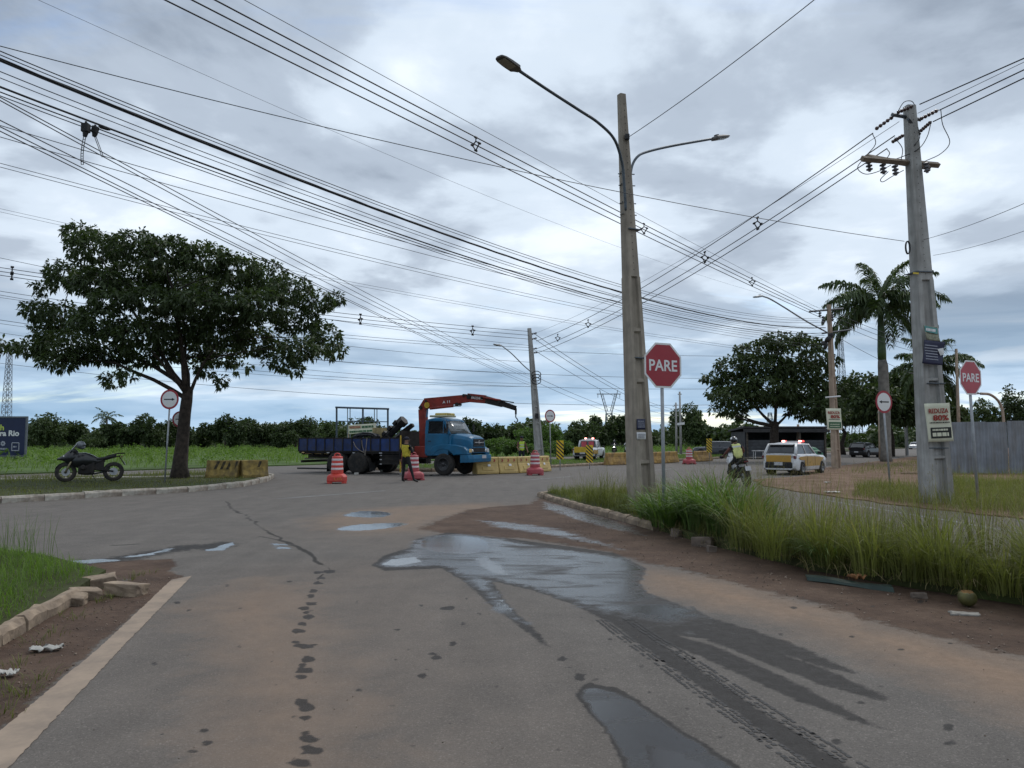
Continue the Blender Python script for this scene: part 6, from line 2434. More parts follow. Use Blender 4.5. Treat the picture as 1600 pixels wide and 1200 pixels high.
# ================================================================== VEHICLES
tyre_m = M('tyre', (0.016, 0.016, 0.016), 0.9, 0.25, 10, dirt=(0.06, 0.048, 0.038), dirt_amt=.6, dirt_scale=4)
rim_dark = M('rim_dark', (0.03, 0.03, 0.032), 0.6, 0.2, 8)
rim_grey = M('rim_grey', (0.16, 0.16, 0.165), 0.45, 0.15, 8, metal=.4)
chassis_m = M('chassis', (0.014, 0.013, 0.013), 0.85, 0.2, 4, dirt=(0.05, 0.04, 0.03), dirt_amt=.5)
glass_d = glass_mat('dark_glass', (0.014, 0.016, 0.018), 0.08)
plate_m = M('number_plate', (0.42, 0.42, 0.43), 0.5, 0.05)
tail_red = M('tail_light', (0.10, 0.008, 0.010), 0.25, 0.1, spec=.6)
lamp_clear = M('headlamp_glass', (0.5, 0.5, 0.48), 0.15, 0.1, spec=.7)
lamp_amber = M('amber_lens', (0.55, 0.38, 0.16), 0.3, 0.1)
beacon = emit_mat('lit_red_beacon', (1.0, 0.06, 0.05), 1.6)
beacon_hot = emit_mat('lit_beacon_core', (1.0, 0.35, 0.3), 8.0)
head_on = emit_mat('lit_headlight', (1.0, 0.98, 0.92), 14.0, (.8, .8, .8))


def wheel(parent, c, r, w_, side, rim=None, dual=False, spokes=0, nut=True):
    """wheel (tyre mesh) > rim, hub; axle along local y, side = -1 / +1 outward"""
    t_ = MB()
    mt = Matrix.Rotation(R(90), 4, 'X')
    pr = [(r * .56, -w_ / 2), (r * .86, -w_ * .5), (r * .97, -w_ * .42), (r, -w_ * .28), (r, w_ * .28), (r * .97, w_ * .42), (r * .86, w_ * .5), (r * .56, w_ / 2)]
    t_.lathe(pr, 28, mt, True)
    o = t_.build('wheel', tyre_m, parent, True)
    o.location = c
    m_ = MB()
    f = side
    yy = f * w_ / 2
    def R_(prof):
        m_.lathe([(a, -b_) for a, b_ in prof], 24, mt, True)
    R_([(r * .60, yy + f * .004), (r * .57, yy + f * .012), (r * .50, yy - f * .02), (r * .40, yy - f * .05), (r * .2, yy - f * .02), (r * .16, yy + f * .02), (0.001, yy + f * .03)])
    rm = m_.build('rim', rim or rim_dark, o, True)
    if nut:
        h_ = MB()
        for i in range(8):
            a = i * math.pi / 4
            h_.tube([(r * .29 * math.cos(a), yy - f * .04, r * .29 * math.sin(a)), (r * .29 * math.cos(a), yy + f * .005, r * .29 * math.sin(a))], r * .03, 6)
        h_.build('wheel_nuts', rim_grey, o)
    if dual:
        d_ = MB()
        d_.lathe([(a, b_ - side * w_ * 1.12) for a, b_ in [(z_, -q_) for z_, q_ in pr]], 28, mt, True)
        d_.build('inner_tyre', tyre_m, o, True)
    return o


# ---------------------------------------------------------------- crane truck
PHI = R(25)
fwd = Vector((math.cos(PHI), -math.sin(PHI), 0))
lft = Vector((math.sin(PHI), math.cos(PHI), 0))
TO = Vector((-3.2, 36.5, 0)) + lft * 1.05
blue = M('truck_blue', (0.006, 0.105, 0.215), 0.45, 0.12, 2.5, spec=.3, dirt=(0.03, 0.075, 0.12), dirt_amt=.5, dirt_scale=1.5, coat=.1)
navy_bed = M('bed_navy', (0.014, 0.036, 0.135), 0.6, 0.25, 3, dirt=(0.035, 0.035, 0.045), dirt_amt=.6, dirt_scale=2)
rust_m = M('crane_red', (0.23, 0.026, 0.017), 0.55, 0.2, 3, dirt=(0.09, 0.02, 0.015), dirt_amt=.6)
yellow_m = M('machine_yellow', (0.50, 0.33, 0.03), 0.5, 0.12, 4)
trk = empty('crane_truck', TO, -PHI, 'blue bonneted flatbed truck with a red loader crane reaching over its cab', 'truck')


def TL(px_, py_, y=0.0):
    """point of the picture lying in the truck's long plane y -> local metres"""
    o = TO + lft * y
    k_ = (px_ - 800) / FPX
    s_ = (k_ * o.y - o.x) / (fwd.x - k_ * fwd.y)
    w_ = o + fwd * s_
    return Vector((s_, y, P(px_, py_, w_.y).z))


for yy in (-1.03, 1.03):
    wheel(trk, (0, yy, .53), .53, .30, -1 if yy < 0 else 1)
    for xx in (-4.75, -6.02):
        wheel(trk, (xx, yy, .53), .53, .30, -1 if yy < 0 else 1, dual=True)
# frame
for yy in (-.42, .42):
    MB().box((-3.7, yy, .86), (9.8, .09, .22)).build('chassis_rail', chassis_m, trk)
for xx in (0, -4.75, -6.02):
    mb = MB()
    mb.tube([(xx, -.95, .53), (xx, .95, .53)], .09, 8)
    mb.ell((xx, 0, .53), (.26, .24, .24), 10, 8)
    mb.build('axle', chassis_m, trk, True)
MB().box((-2.9, -.82, .74), (1.5, .55, .5)).build('fuel_tank', chassis_m, trk, bevel=.08)
MB().box((-2.6, .82, .74), (1.2, .55, .5)).build('battery_box', chassis_m, trk, bevel=.04)
for xx in (-3.55, -2.35):
    for z in (.5, .72, .92):
        MB().box((xx, -1.12, z), (.12, .03, .045)).build('reflector', plate_m, trk)
for z in (.52, .72, .92):
    MB().box((-2.95, -1.11, z), (1.35, .035, .07)).build('side_guard', chassis_m, trk)
# flat bed with framed side boards
MB().box((-5.5, 0, 1.06), (6.2, 2.36, .12)).build('bed_floor', chassis_m, trk)
for xx in np.arange(-8.4, -2.4, .62):
    MB().box((xx, 0, .965), (.08, 2.3, .07)).build('cross_member', chassis_m, trk)
for yy in (-1.2, 1.2):
    for i in range(11):
        x0 = -8.6 + i * (6.2 / 11)
        w_ = 6.2 / 11
        o = MB().box((x0 + w_ / 2, yy, 1.44), (w_ - .05, .035, .60)).build('side_panel', navy_bed, trk)
        MB().box((x0 + w_ / 2, yy * 1.012, 1.44), (w_ - .09, .02, .04)).build('panel_rib', navy_bed, o)
    for i in range(12):
        MB().box((-8.6 + i * (6.2 / 11), yy * 1.012, 1.44), (.055, .075, .70)).build('stake', chassis_m, trk)
    for z in (1.115, 1.775):
        MB().box((-5.5, yy, z), (6.26, .07, .055)).build('side_rail', chassis_m, trk)
for i in range(4):
    MB().box((-8.62, -1.17 + .585 * (i + .5), 1.44), (.035, .54, .62)).build('tail_panel', navy_bed, trk)
MB().box((-2.4, 0, 1.62), (.05, 2.36, 1.0)).build('headboard', chassis_m, trk)
for i in range(4):
    MB().box((-8.3 + i * 1.6, -1.225, 1.04), (.16, .02, .05)).build('reflector', lamp_amber if i == 0 else plate_m, trk)
MB().box((-7.7, -.9, .72), (1.5, .05, .07)).build('underrun_bar', M('underrun_steel', (0.16, 0.14, 0.11), 0.7, .2), trk)
MB().box((-8.5, 0, .58), (.1, 2.2, .12)).build('rear_bumper', chassis_m, trk)
MB().box((-7.6, -1.0, 1.0), (1.5, .03, .07)).build('light_strip', lamp_amber, trk)
for xx in (-6.7, -5.4, -4.1):
    MB().box((xx + .0, -1.05, .30) if xx < -6 else (xx, -1.05, .36), (.02, .5, .42)).build('mudflap', black_m, trk)
mb = MB()
mb.tube([(-2.33, -1.24, .12), (-2.33, -1.24, 1.9)], .035, 8)
mb.build('stake_post', yellow_m, trk)
mb = MB()
mb.tube([(-2.22, -1.2, .3), (-2.22, -1.2, 1.3)], .07, 8)
mb.build('outrigger_leg', rust_m, trk)
mb = MB()
mb.tube([(-2.22, -1.2, .05), (-2.22, -1.2, .42)], .045, 8)
mb.lathe([(.16, 0), (.16, .04), (.06, .06)], 12, Matrix.Translation((-2.22, -1.2, .02)))
mb.build('outrigger_foot', galv, trk)

# cab: door-height tub, roof, pillars, glazing
cabm = MB()
rings = []
for x, zb, zt, w_ in ((-1.06, .95, 1.98, 1.10), (-1.0, .92, 1.98, 1.14), (-.4, .92, 1.98, 1.15), (.1, 1.0, 1.98, 1.13), (.34, 1.05, 1.97, 1.06)):
    rings.append([(x, -w_ * .93, zb), (x, -w_, zb + .1), (x, -w_, zt - .28), (x, -w_ * .97, zt), (x, w_ * .97, zt), (x, w_, zt - .28), (x, w_, zb + .1), (x, w_ * .93, zb)])
cabm.loft(rings)
cab = cabm.build('cab', blue, trk, False, .03)
rf = MB()
rr = []
for x, z, w_, h in ((-1.06, 2.60, .92, .05), (-1.0, 2.66, .99, .10), (-.7, 2.70, 1.01, .12), (-.3, 2.69, 1.0, .12), (-.06, 2.64, .96, .10), (.02, 2.58, .90, .04)):
    rr.append([(x, -w_, z - h), (x, -w_ * .98, z), (x, -w_ * .7, z + .05), (x, w_ * .7, z + .05), (x, w_ * .98, z), (x, w_, z - h)])
rf.loft(rr)
rf.build('roof', blue, trk, True, .01)
for yy in (-1, 1):
    def pill(a, b_, wd_, nm='pillar'):
        m_ = MB()
        a, b_ = Vector(a), Vector(b_)
        m_.add([a + Vector((-wd_, 0, 0)), a + Vector((wd_, 0, 0)), b_ + Vector((wd_, 0, 0)), b_ + Vector((-wd_, 0, 0)),
                a + Vector((-wd_, -yy * .07, 0)), a + Vector((wd_, -yy * .07, 0)), b_ + Vector((wd_, -yy * .07, 0)), b_ + Vector((-wd_, -yy * .07, 0))],
               [(0, 1, 2, 3), (4, 7, 6, 5), (0, 4, 5, 1), (1, 5, 6, 2), (2, 6, 7, 3), (3, 7, 4, 0)])
        m_.build(nm, blue, trk)
    pill((-.96, yy * 1.115, 1.96), (-.98, yy * .995, 2.62), .085)
    pill((.27, yy * 1.085, 1.96), (-.10, yy * .965, 2.60), .06)
    g_ = MB()
    g_.add([(-.88, yy * 1.085, 1.99), (.22, yy * 1.06, 1.99), (-.14, yy * .965, 2.58), (-.90, yy * .985, 2.60)], [(0, 1, 2, 3)])
    gl = g_.build('side_window', glass_d, trk)
    so = gl.modifiers.new('solid', 'SOLIDIFY')
    so.thickness = .01
    m_ = MB()
    m_.tube([(-.06, yy * 1.065, 1.98), (-.1, yy * .98, 2.58)], .02, 6)
    m_.build('quarter_bar', blue, gl)
    MB().box((-.32, yy * 1.152, 1.44), (1.16, .008, .98)).build('door', blue, trk, bevel=.004)
    MB().box((-.76, yy * 1.165, 1.62), (.16, .02, .035)).build('door_handle', chassis_m, trk)
    MB().box((-.4, yy * 1.08, .80), (.6, .18, .05)).build('step', chassis_m, trk)
    m_ = MB()
    m_.tube(bend([(.15, yy * 1.1, 1.95), (.3, yy * 1.3, 2.05), (.3, yy * 1.3, 2.5), (.05, yy * 1.02, 2.62)], 4), .012, 5)
    m_.build('mirror_bracket', chassis_m, trk)
    MB().box((.3, yy * 1.32, 2.26), (.05, .17, .36)).build('mirror', black_m, trk, bevel=.02)
g_ = MB()
g_.add([(.33, -1.0, 1.99), (.40, -.4, 1.99), (.40, .4, 1.99), (.33, 1.0, 1.99), (-.02, .92, 2.60), (.02, .4, 2.61), (.02, -.4, 2.61), (-.02, -.92, 2.60)], [(0, 1, 6, 7), (1, 2, 5, 6), (2, 3, 4, 5)])
ws = g_.build('windscreen', M('windscreen_glass', (0.10, 0.11, 0.11), 0.12, 0.1, spec=.8), trk, True)
ws.modifiers.new('solid', 'SOLIDIFY').thickness = .012
g_ = MB()
g_.add([(-1.07, -.8, 2.05), (-1.07, .8, 2.05), (-1.065, .75, 2.5), (-1.065, -.75, 2.5)], [(0, 1, 2, 3)])
g_.build('rear_window', glass_d, trk)
MB().box((-1.03, 0, 2.02), (.05, 2.1, .12)).build('rear_panel', blue, trk)
MB().box((-.45, 0, 1.75), (.5, 1.9, .5)).build('seats', black_m, trk, bevel=.06)
mb = MB()
mb.lathe([(.22, 0), (.24, .02), (.22, .04)], 20, Matrix.Translation((.02, .55, 2.05)) @ Matrix.Rotation(R(-35), 4, 'Y'), False)
mb.build('steering_wheel', black_m, trk)
# roof sign box
MB().box((-.62, -.15, 2.83), (.95, 1.0, .10)).build('roof_vent', M('roof_box_pale', (0.42, 0.40, 0.26), .6, .1), trk, bevel=.04)
MB().box((-.50, -.15, 2.92), (.7, .8, .13)).build('roof_box', M('roof_box_yellow', (0.50, 0.40, 0.12), .6, .1), trk, bevel=.05)
# bonnet
bn_ = MB()
rr = []
for x, zt, w_, zb in ((.22, 2.00, .93, 1.15), (.45, 1.98, .90, 1.12), (.8, 1.93, .82, 1.08), (1.1, 1.87, .75, 1.05), (1.22, 1.80, .72, 1.05), (1.28, 1.70, .70, 1.05)):
    rr.append([(x, -w_, zb), (x, -w_, zt - .22), (x, -w_ * .88, zt - .06), (x, -w_ * .55, zt), (x, w_ * .55, zt), (x, w_ * .88, zt - .06), (x, w_, zt - .22), (x, w_, zb)])
bn_.loft(rr)
bn_.build('bonnet', blue, trk, False, .035, 3)
# grille
MB().box((1.285, 0, 1.545), (.03, 1.10, .36)).build('grille', chassis_m, trk)
for i in range(4):
    MB().box((1.305, 0, 1.42 + i * .085), (.02, 1.06, .022)).build('grille_bar', dark_galv, trk)
mb = MB()
mb.tube([(1.315, -.46, 1.56), (1.315, -.16, 1.56), (1.32, 0, 1.535), (1.315, .16, 1.56), (1.315, .46, 1.56)], .014, 6)
mb.lathe([(.075, 0), (.085, .01), (.075, .02)], 20, Matrix.Translation((1.305, 0, 1.56)) @ Matrix.Rotation(R(90), 4, 'Y'), False)
for k_ in range(3):
    a = R(90 + 120 * k_)
    mb.tube([(1.318, 0, 1.56), (1.318, .075 * math.cos(a), 1.56 + .075 * math.sin(a))], .008, 5)
mb.build('badge', plate_m, trk)
MB().box((1.27, 0, 1.20), (.05, 1.3, .20)).build('lower_grille', chassis_m, trk)
# wings with wheel arches
for yy in (-1, 1):
    poly = [(-.78, .92), (-.76, 1.18), (-.62, 1.36), (-.35, 1.46), (.2, 1.48), (.75, 1.43), (1.1, 1.34), (1.28, 1.18), (1.30, .98), (.66, .98)]
    for a in np.linspace(35, 150, 12):
        poly.append((.66 * math.cos(R(a)) * 1.0, .56 + .66 * math.sin(R(a))))
    poly[-1] = (-.60, .92)
    m_ = MB()
    m_.prism(poly, yy * .72, yy * 1.17, 'y')
    m_.build('wing', blue, trk, False, .05, 3)
    MB().box((1.315, yy * .90, 1.17), (.03, .24, .17)).build('headlight', lamp_amber if yy < 0 else lamp_clear, trk, bevel=.02)
    m_ = MB()
    m_.lathe([(.075, 0), (.06, .025), (.001, .035)], 14, Matrix.Translation((1.30, yy * .67, 1.17)) @ Matrix.Rotation(R(90), 4, 'Y'))
    m_.build('round_lamp', lamp_clear, trk, True)
bp_ = MB()
rr = []
for y, x in ((-1.2, 1.05), (-1.18, 1.35), (-.9, 1.46), (0, 1.50), (.9, 1.46), (1.18, 1.35), (1.2, 1.05)):
    rr.append([(x - .12, y, .62), (x, y, .64), (x + .02, y, .80), (x, y, .97), (x - .12, y, .98)])
bp_.loft(rr)
bp_.build('bumper', blue, trk, False, .02)
MB().box((1.515, 0.12, .88), (.02, .42, .14)).build('number_plate', plate_m, trk)
# loader crane
colm = MB()
colm.box((-1.65, 0, 1.1), (.75, 1.0, .55))
colm.build('crane_base', rust_m, trk, bevel=.04)
e0_, e1_, e2_, e3_ = TL(665, 690), TL(659, 641), TL(735, 622), TL(806, 638)
def beam(a, b_, w0, h0_, w1, h1_, nm, mat, bev=.015, parent=None):
    a, b_ = Vector(a), Vector(b_)
    d = (b_ - a).normalized()
    up = Vector((0, 1, 0)).cross(d)
    if up.z < 0 and abs(d.z) < .9:
        up = -up
    s_ = Vector((0, 1, 0))
    m_ = MB()
    m_.loft([[a - s_ * w0 / 2 - up * h0_ / 2, a + s_ * w0 / 2 - up * h0_ / 2, a + s_ * w0 / 2 + up * h0_ / 2, a - s_ * w0 / 2 + up * h0_ / 2],
             [b_ - s_ * w1 / 2 - up * h1_ / 2, b_ + s_ * w1 / 2 - up * h1_ / 2, b_ + s_ * w1 / 2 + up * h1_ / 2, b_ - s_ * w1 / 2 + up * h1_ / 2]])
    return m_.build(nm, mat, parent or trk, False, bev)


beam(e0_ + Vector((0, 0, -.6)), e1_ + Vector((.06, 0, .05)), .34, .42, .30, .36, 'crane_column', rust_m)
kn = TL(668, 629)
beam(e1_, kn, .30, .34, .30, .42, 'crane_knuckle', rust_m)
lowb = beam(kn - Vector((.12, 0, .05)), e2_, .28, .52, .24, .36, 'main_boom', rust_m)
beam(e2_ + Vector((-.12, 0, .02)), TL(758, 624), .26, .42, .24, .40, 'jib', rust_m)
beam(TL(736, 621), TL(760, 626), .20, .30, .20, .28, 'jib_root', rust_m)
beam(TL(757, 624), TL(785, 631), .20, .36, .18, .32, 'boom_extension', chassis_m)
beam(TL(784, 630.5), e3_, .15, .26, .13, .22, 'boom_extension', chassis_m)
for (a_, c_), (b_, d_), r_, m_ in (((672, 638), (708, 634), .075, rust_m), ((705, 634.5), (720, 634), .035, galv), ((728, 617.5), (755, 622), .03, chassis_m), ((755, 621), (782, 625.5), .05, rust_m), ((782, 625.5), (803, 629), .025, chassis_m)):
    q = MB()
    q.tube([TL(a_, c_, -.12), TL(b_, d_, -.12)], r_, 8)
    q.build('hydraulic_ram', m_, trk, True)
for px_, py_, r_ in ((660, 637, .09), (735, 620, .12), (716, 632, .09), (668, 627, .06), (727, 618, .07), (755, 622, .06), (782, 628, .07)):
    c = TL(px_, py_)
    q = MB()
    q.tube([c + Vector((0, -.2, 0)), c + Vector((0, .2, 0))], r_, 10)
    q.build('pivot_pin', chassis_m, trk)
q = MB()
c = TL(667, 633, -.165)
q.lathe([(.15, 0), (.15, .02)], 16, Matrix.Translation(c) @ Matrix.Rotation(R(90), 4, 'X'))
q.build('round_mark', yellow_m, trk)
bd_ = (e2_ - kn)
ang = math.atan2(bd_.z, bd_.x)
text('boom_lettering', 'A 11', sign_white, trk, Matrix.Translation(TL(697, 628, -.15)) @ Matrix.Rotation(R(90), 4, 'X') @ Matrix.Rotation(ang, 4, 'Z'), .42, .13, .02, .004)
bj = TL(758, 624) - e2_
text('boom_lettering', 'FACCHINI', sign_white, trk, Matrix.Translation(TL(745, 622, -.145)) @ Matrix.Rotation(R(90), 4, 'X') @ Matrix.Rotation(math.atan2(bj.z, bj.x), 4, 'Z'), .60, .12, .02, .004)
# hook block
q = MB()
q.tube([e3_, e3_ + Vector((0, 0, -.28))], .05, 8)
q.build('hook_block', chassis_m, trk)
q = MB()
q.tube(bend([e3_ + Vector((0, 0, -.28)), e3_ + Vector((0, 0, -.42)), e3_ + Vector((.07, 0, -.50)), e3_ + Vector((.09, 0, -.60)), e3_ + Vector((.0, 0, -.66)), e3_ + Vector((-.08, 0, -.60))], 4), .028, 6)
q.build('hook', dark_galv, trk, True)
q = MB()
q.tube([TL(667, 652, -.3), TL(668, 640, -.3)], .04, 6)
q.build('crane_stay', blue, trk)


# things lying on the bed
def TW(v_):
    return TO + fwd * v_[0] + lft * v_[1] + Vector((0, 0, v_[2]))


def lie(nm, mb_, mat, label, cat, group=None, smooth=False, bevel=0.0):
    o = mb_.build(nm, mat, None, smooth, bevel)
    o.location = TO
    o.rotation_euler = (0, 0, -PHI)
    return tag(o, label, cat, group)


dk = M('oily_steel', (0.014, 0.013, 0.013), 0.6, 0.3, 6)
mb = MB()
a_, b_ = TL(598, 690, .2), TL(632, 656, .2)
d_ = (b_ - a_)
mb.tube([a_, a_ + d_ * .3, a_ + d_ * .33, a_ + d_ * .8, a_ + d_ * .82, b_], [.24, .24, .2, .2, .27, .27], 6)
for k_ in (.2, .45, .7):
    mb.box(a_ + d_ * k_ + Vector((-.05, -.1, .18)), (.26, .3, .16), (0, -.8, 0))
lie('drill_boom', mb, dk, 'thick oily black machine boom propped up on the truck bed', 'machine part', None, False, .01)
mb = MB()
a_, b_ = TL(612, 690, -.3), TL(646, 664, -.3)
d_ = (b_ - a_)
mb.tube([a_, a_ + d_ * .6, b_], [.12, .12, .10], 6)
mb.tube([a_ + d_ * .5 + Vector((0, -.1, .1)), b_ + Vector((-.05, -.1, .06))], .035, 6)
lie('machine_arm', mb, dk, 'slimmer dark arm with a bright rod propped beside the black boom on the truck', 'machine part')
t = empty('wooden_box', TW(TL(594, 676, .2)), -PHI, 'small open wooden box standing on the truck bed load', 'box')
box_m = M('crate_wood', (0.30, 0.24, 0.12), .85, .2, 6)
for (x, y, z), s_ in (((0, -.25, 0), (.55, .03, .5)), ((0, .25, 0), (.55, .03, .5)), ((-.26, 0, 0), (.03, .48, .5)), ((.26, 0, 0), (.03, .48, .5)), ((0, 0, -.235), (.5, .46, .03))):
    MB().box((x, y, z), s_).build('side_board', box_m, t)
mb = MB()
for k_ in range(26):
    c0 = TL(572, 684, rnd.uniform(-.5, .3))
    a0_ = rnd.uniform(0, 6.28)
    r1, r2 = rnd.uniform(.5, .75), rnd.uniform(.12, .26)
    mb.tube([c0 + Vector((r1 * math.cos(u / 12 * 6.283), .25 * math.sin(u / 12 * 6.283 + a0_), r2 * math.sin(u / 12 * 6.283) + .08 * r1 * math.cos(u / 12 * 6.283))) for u in range(13)], .035, 5, False)
lie('cable_heap', mb, M('black_hose', (0.02, 0.021, 0.024), .5, .2), 'tangled heap of black hose spilling over the truck side', 'hose')
mb = MB()
yb = -1.27
for q in ([(553, 690), (556, 697), (562, 703), (570, 707)], [(566, 688), (567, 697), (570, 706), (571, 716)], [(574, 684), (573, 696), (572, 707), (571, 716)]):
    mb.tube(bend([TL(a_, b_, yb) for a_, b_ in q], 5), .02, 5)
lie('rope', mb, M('dirty_rope', (0.22, 0.19, 0.17), .9, .2), 'pale frayed rope hanging down the navy truck side', 'rope')


# ---------------------------------------------------------------- passenger cars
def car(name, loc_, heading, L, W, H_, paint, label, lower=None, style='hatch', sill=.24, belt=.92, hood_z=.88, wb=(-.0, 0), wr=.32, trunk_z=None, rack=None, cat='car', rear_window=True):
    """car > body (lofted with wheel arches), cabin_glass, roof, pillars, lights, bumpers, wheels; x forward, origin mid-wheelbase"""
    t = empty(name, loc_, math.pi / 2 - R(heading), label, cat)
    xf, xr = wb
    x0, x1 = -L / 2, L / 2
    n = 44
    rings = []
    fw = sill + .02
    xs = np.linspace(x0, x1, n)
    for x in xs:
        u = (x - x0) / L
        e = min(x - x0, x1 - x)
        w_ = W / 2 * (1 - .16 * max(0, 1 - e / .45) ** 2)
        if style == 'pickup':
            bz = belt if x < .75 else belt + (hood_z - belt) * min(1, (x - .75) / .5)
        else:
            bz = belt + .03 - .02 * u if x < L * .16 else belt + (hood_z - belt) * min(1, (x - L * .16) / (L * .10))
        if x > x1 - .55:
            bz -= .16 * ((x - (x1 - .55)) / .55) ** 2
        zb = sill + (.10 if e < .12 else .0)
        for cxw in (xf, xr):
            d = abs(x - cxw)
            ra = wr + .07
            if d < ra:
                zb = max(zb, wr + math.sqrt(ra * ra - d * d) * .98)
        md = min(bz - .14, max(.58, zb + .08))
        lo = min(zb + .05, md - .01)
        rings.append([(x, -w_ * .80, fw), (x, -w_ * .97, zb), (x, -w_, lo), (x, -w_ * 1.0, md), (x, -w_ * .975, bz - .07), (x, -w_ * .90, bz), (x, 0, bz + .035), (x, w_ * .90, bz), (x, w_ * .975, bz - .07), (x, w_, md), (x, w_, lo), (x, w_ * .97, zb), (x, w_ * .80, fw)])
    mb_ = MB()
    mb_.loft(rings)
    body = mb_.build('body', paint, t, True)
    body.data.set_sharp_from_angle(angle=R(38))
    # cabin
    if style == 'pickup':
        b0, b1, r0, r1 = -.55, 1.05, -.45, .45
    elif style == 'suv':
        b0, b1, r0, r1 = x0 + .10, L * .20, x0 + .38, L * .035
    else:
        b0, b1, r0, r1 = x0 + .14, L * .20, x0 + .50, L * .02
    wb_, wt = W / 2 * .90, W / 2 * .74
    zb, zt = belt - .02, H_ - .06
    mb_ = MB()
    mb_.loft([[(b0, -wb_, zb), (b1, -wb_ * .9, zb), (b1, wb_ * .9, zb), (b0, wb_, zb)], [(r0, -wt, zt), (r1, -wt * .96, zt), (r1, wt * .96, zt), (r0, wt, zt)]])
    mb_.build('cabin_glass', glass_d, t, False, .03)
    mb_ = MB()
    rr = []
    for k_ in np.linspace(0, 1, 7):
        x = r0 - .04 + (r1 - r0 + .10) * k_
        cr = .05 * (1 - (2 * k_ - 1) ** 2)
        rr.append([(x, -wt * 1.03, zt - .03), (x, -wt * .98, zt + .02 + cr * .5), (x, -wt * .5, zt + .05 + cr), (x, wt * .5, zt + .05 + cr), (x, wt * .98, zt + .02 + cr * .5), (x, wt * 1.03, zt - .03)])
    mb_.loft(rr)
    mb_.build('roof', paint, t, True, .01)
    def pil(a, b_, wd_):
        m_ = MB()
        m_.tube([a, b_], wd_, 6)
        m_.build('pillar', paint, t, True)
    for s_ in (-1, 1):
        pil((b1 - .02, s_ * wb_ * .91, zb), (r1, s_ * wt * .97, zt), .045)
        pil((b0 + .03, s_ * wb_ * .98, zb), (r0, s_ * wt * 1.0, zt), .075)
        xm = (b0 + b1) * .5
        pil((xm, s_ * wb_ * .965, zb), ((r0 + r1) * .5, s_ * wt * 1.0, zt), .03)
        MB().box((b1 - .12, s_ * (W / 2 + .08), belt + .08), (.10, .2, .13)).build('mirror', black_m, t, bevel=.03)
        wheel(t, (xf, s_ * (W / 2 - .10), wr), wr, .20, s_, rim_grey)
        wheel(t, (xr, s_ * (W / 2 - .10), wr), wr, .20, s_, rim_grey)
        MB().box((x0 + .08, s_ * W * .385, belt - .12), (.16, .30, .14)).build('tail_light', tail_red, t, bevel=.02)
        MB().box((x1 - .12, s_ * W * .36, hood_z - .20), (.16, .32, .13)).build('headlight', lamp_clear, t, bevel=.02)
        for xw in (xf, xr):
            m_ = MB()
            m_.lathe([(wr + .06, -.06), (wr + .06, .06)], 20, Matrix.Translation((xw, s_ * (W / 2 - .22), wr)) @ Matrix.Rotation(R(90), 4, 'X'))
            m_.build('wheel_well', chassis_m, t)
    MB().box((0, 0, sill + .02), (L * .92, W * .8, .10)).build('underbody', chassis_m, t)
    MB().box((x0 + .02, 0, .50), (.10, W * .74, .28)).build('rear_bumper', lower or chassis_m, t, bevel=.05)
    MB().box((x1 - .06, 0, .46), (.12, W * .76, .26)).build('front_bumper', lower or chassis_m, t, bevel=.05)
    MB().box((x0 - .036, 0, .56), (.015, .42, .13)).build('number_plate', plate_m, t)
    MB().box((x1 - .10, 0, hood_z - .22), (.14, W * .44, .12)).build('grille', chassis_m, t, bevel=.02)
    return t


white_p = M('car_white', (0.55, 0.56, 0.57), 0.35, 0.04, 3, coat=.3, dirt=(0.40, 0.37, 0.33), dirt_amt=.5, dirt_scale=2)
ochre = M('car_ochre', (0.42, 0.235, 0.035), 0.4, 0.06, 3, coat=.2, dirt=(0.30, 0.19, 0.07), dirt_amt=.5, dirt_scale=2)
grey_p = M('car_grey', (0.055, 0.056, 0.065), 0.35, 0.08, 3, coat=.4)
black_p = M('car_black', (0.010, 0.010, 0.011), 0.3, 0.08, 3, coat=.5)


def light_bar(t, x, z, wd_):
    MB().box((x, 0, z), (.24, wd_, .05)).build('light_bar', plate_m, t, bevel=.03)
    for s_ in (-1, 1):
        MB().box((x, s_ * wd_ * .42, z + .02), (.25, wd_ * .2, .08)).build('red_beacon', beacon, t, bevel=.03)
        m_ = MB()
        m_.ell((x - .13, s_ * wd_ * .40, z + .02), (.04, .09, .04), 8, 6)
        m_.build('beacon_lamp', beacon_hot, t)


pc = P(1243, 735, 38.5)
pc.z = .0
police = car('patrol_car', pc, 42, 4.05, 1.76, 1.53, white_p, 'white and yellow patrol hatchback with lit red roof lights turning on the road', black_m, wb=(1.27, -1.25), belt=.98, hood_z=.93)
for s_ in (-1, 1):
    m_ = MB()
    m_.prism([(-.95, .42), (.88, .42), (.98, .60), (1.45, .80), (.9, .86), (-.8, .90), (-1.55, .88), (-1.72, .80), (-1.5, .72), (-1.05, .72)], s_ * .874, s_ * .892, 'y')
    m_.build('yellow_side', ochre, police)
    MB().box((.25, s_ * .895, .66), (.012, .008, .46)).build('door_seam', chassis_m, police)
    MB().box((-.72, s_ * .895, .66), (.012, .008, .46)).build('door_seam', chassis_m, police)
m_ = MB()
m_.box((-2.005, 0, .79), (.06, 1.24, .33))
m_.build('yellow_tailgate', ochre, police, bevel=.02)
MB().box((-2.015, 0, .46), (.06, 1.35, .26)).build('bumper_insert', black_m, police, bevel=.03)
MB().box((-2.06, 0, .53), (.02, .42, .12)).build('plate', plate_m, police)
MB().box((-1.72, 0, 1.235), (.03, 1.24, .34), (0, R(30), 0)).build('rear_window', glass_d, police, bevel=.02)
MB().box((-1.62, 0, 1.475), (.28, 1.2, .05), (0, R(-8), 0)).build('spoiler', white_p, police, bevel=.02)
light_bar(police, -.25, 1.60, 1.05)
pk = P(921, 718, 63)
pk.z = .13
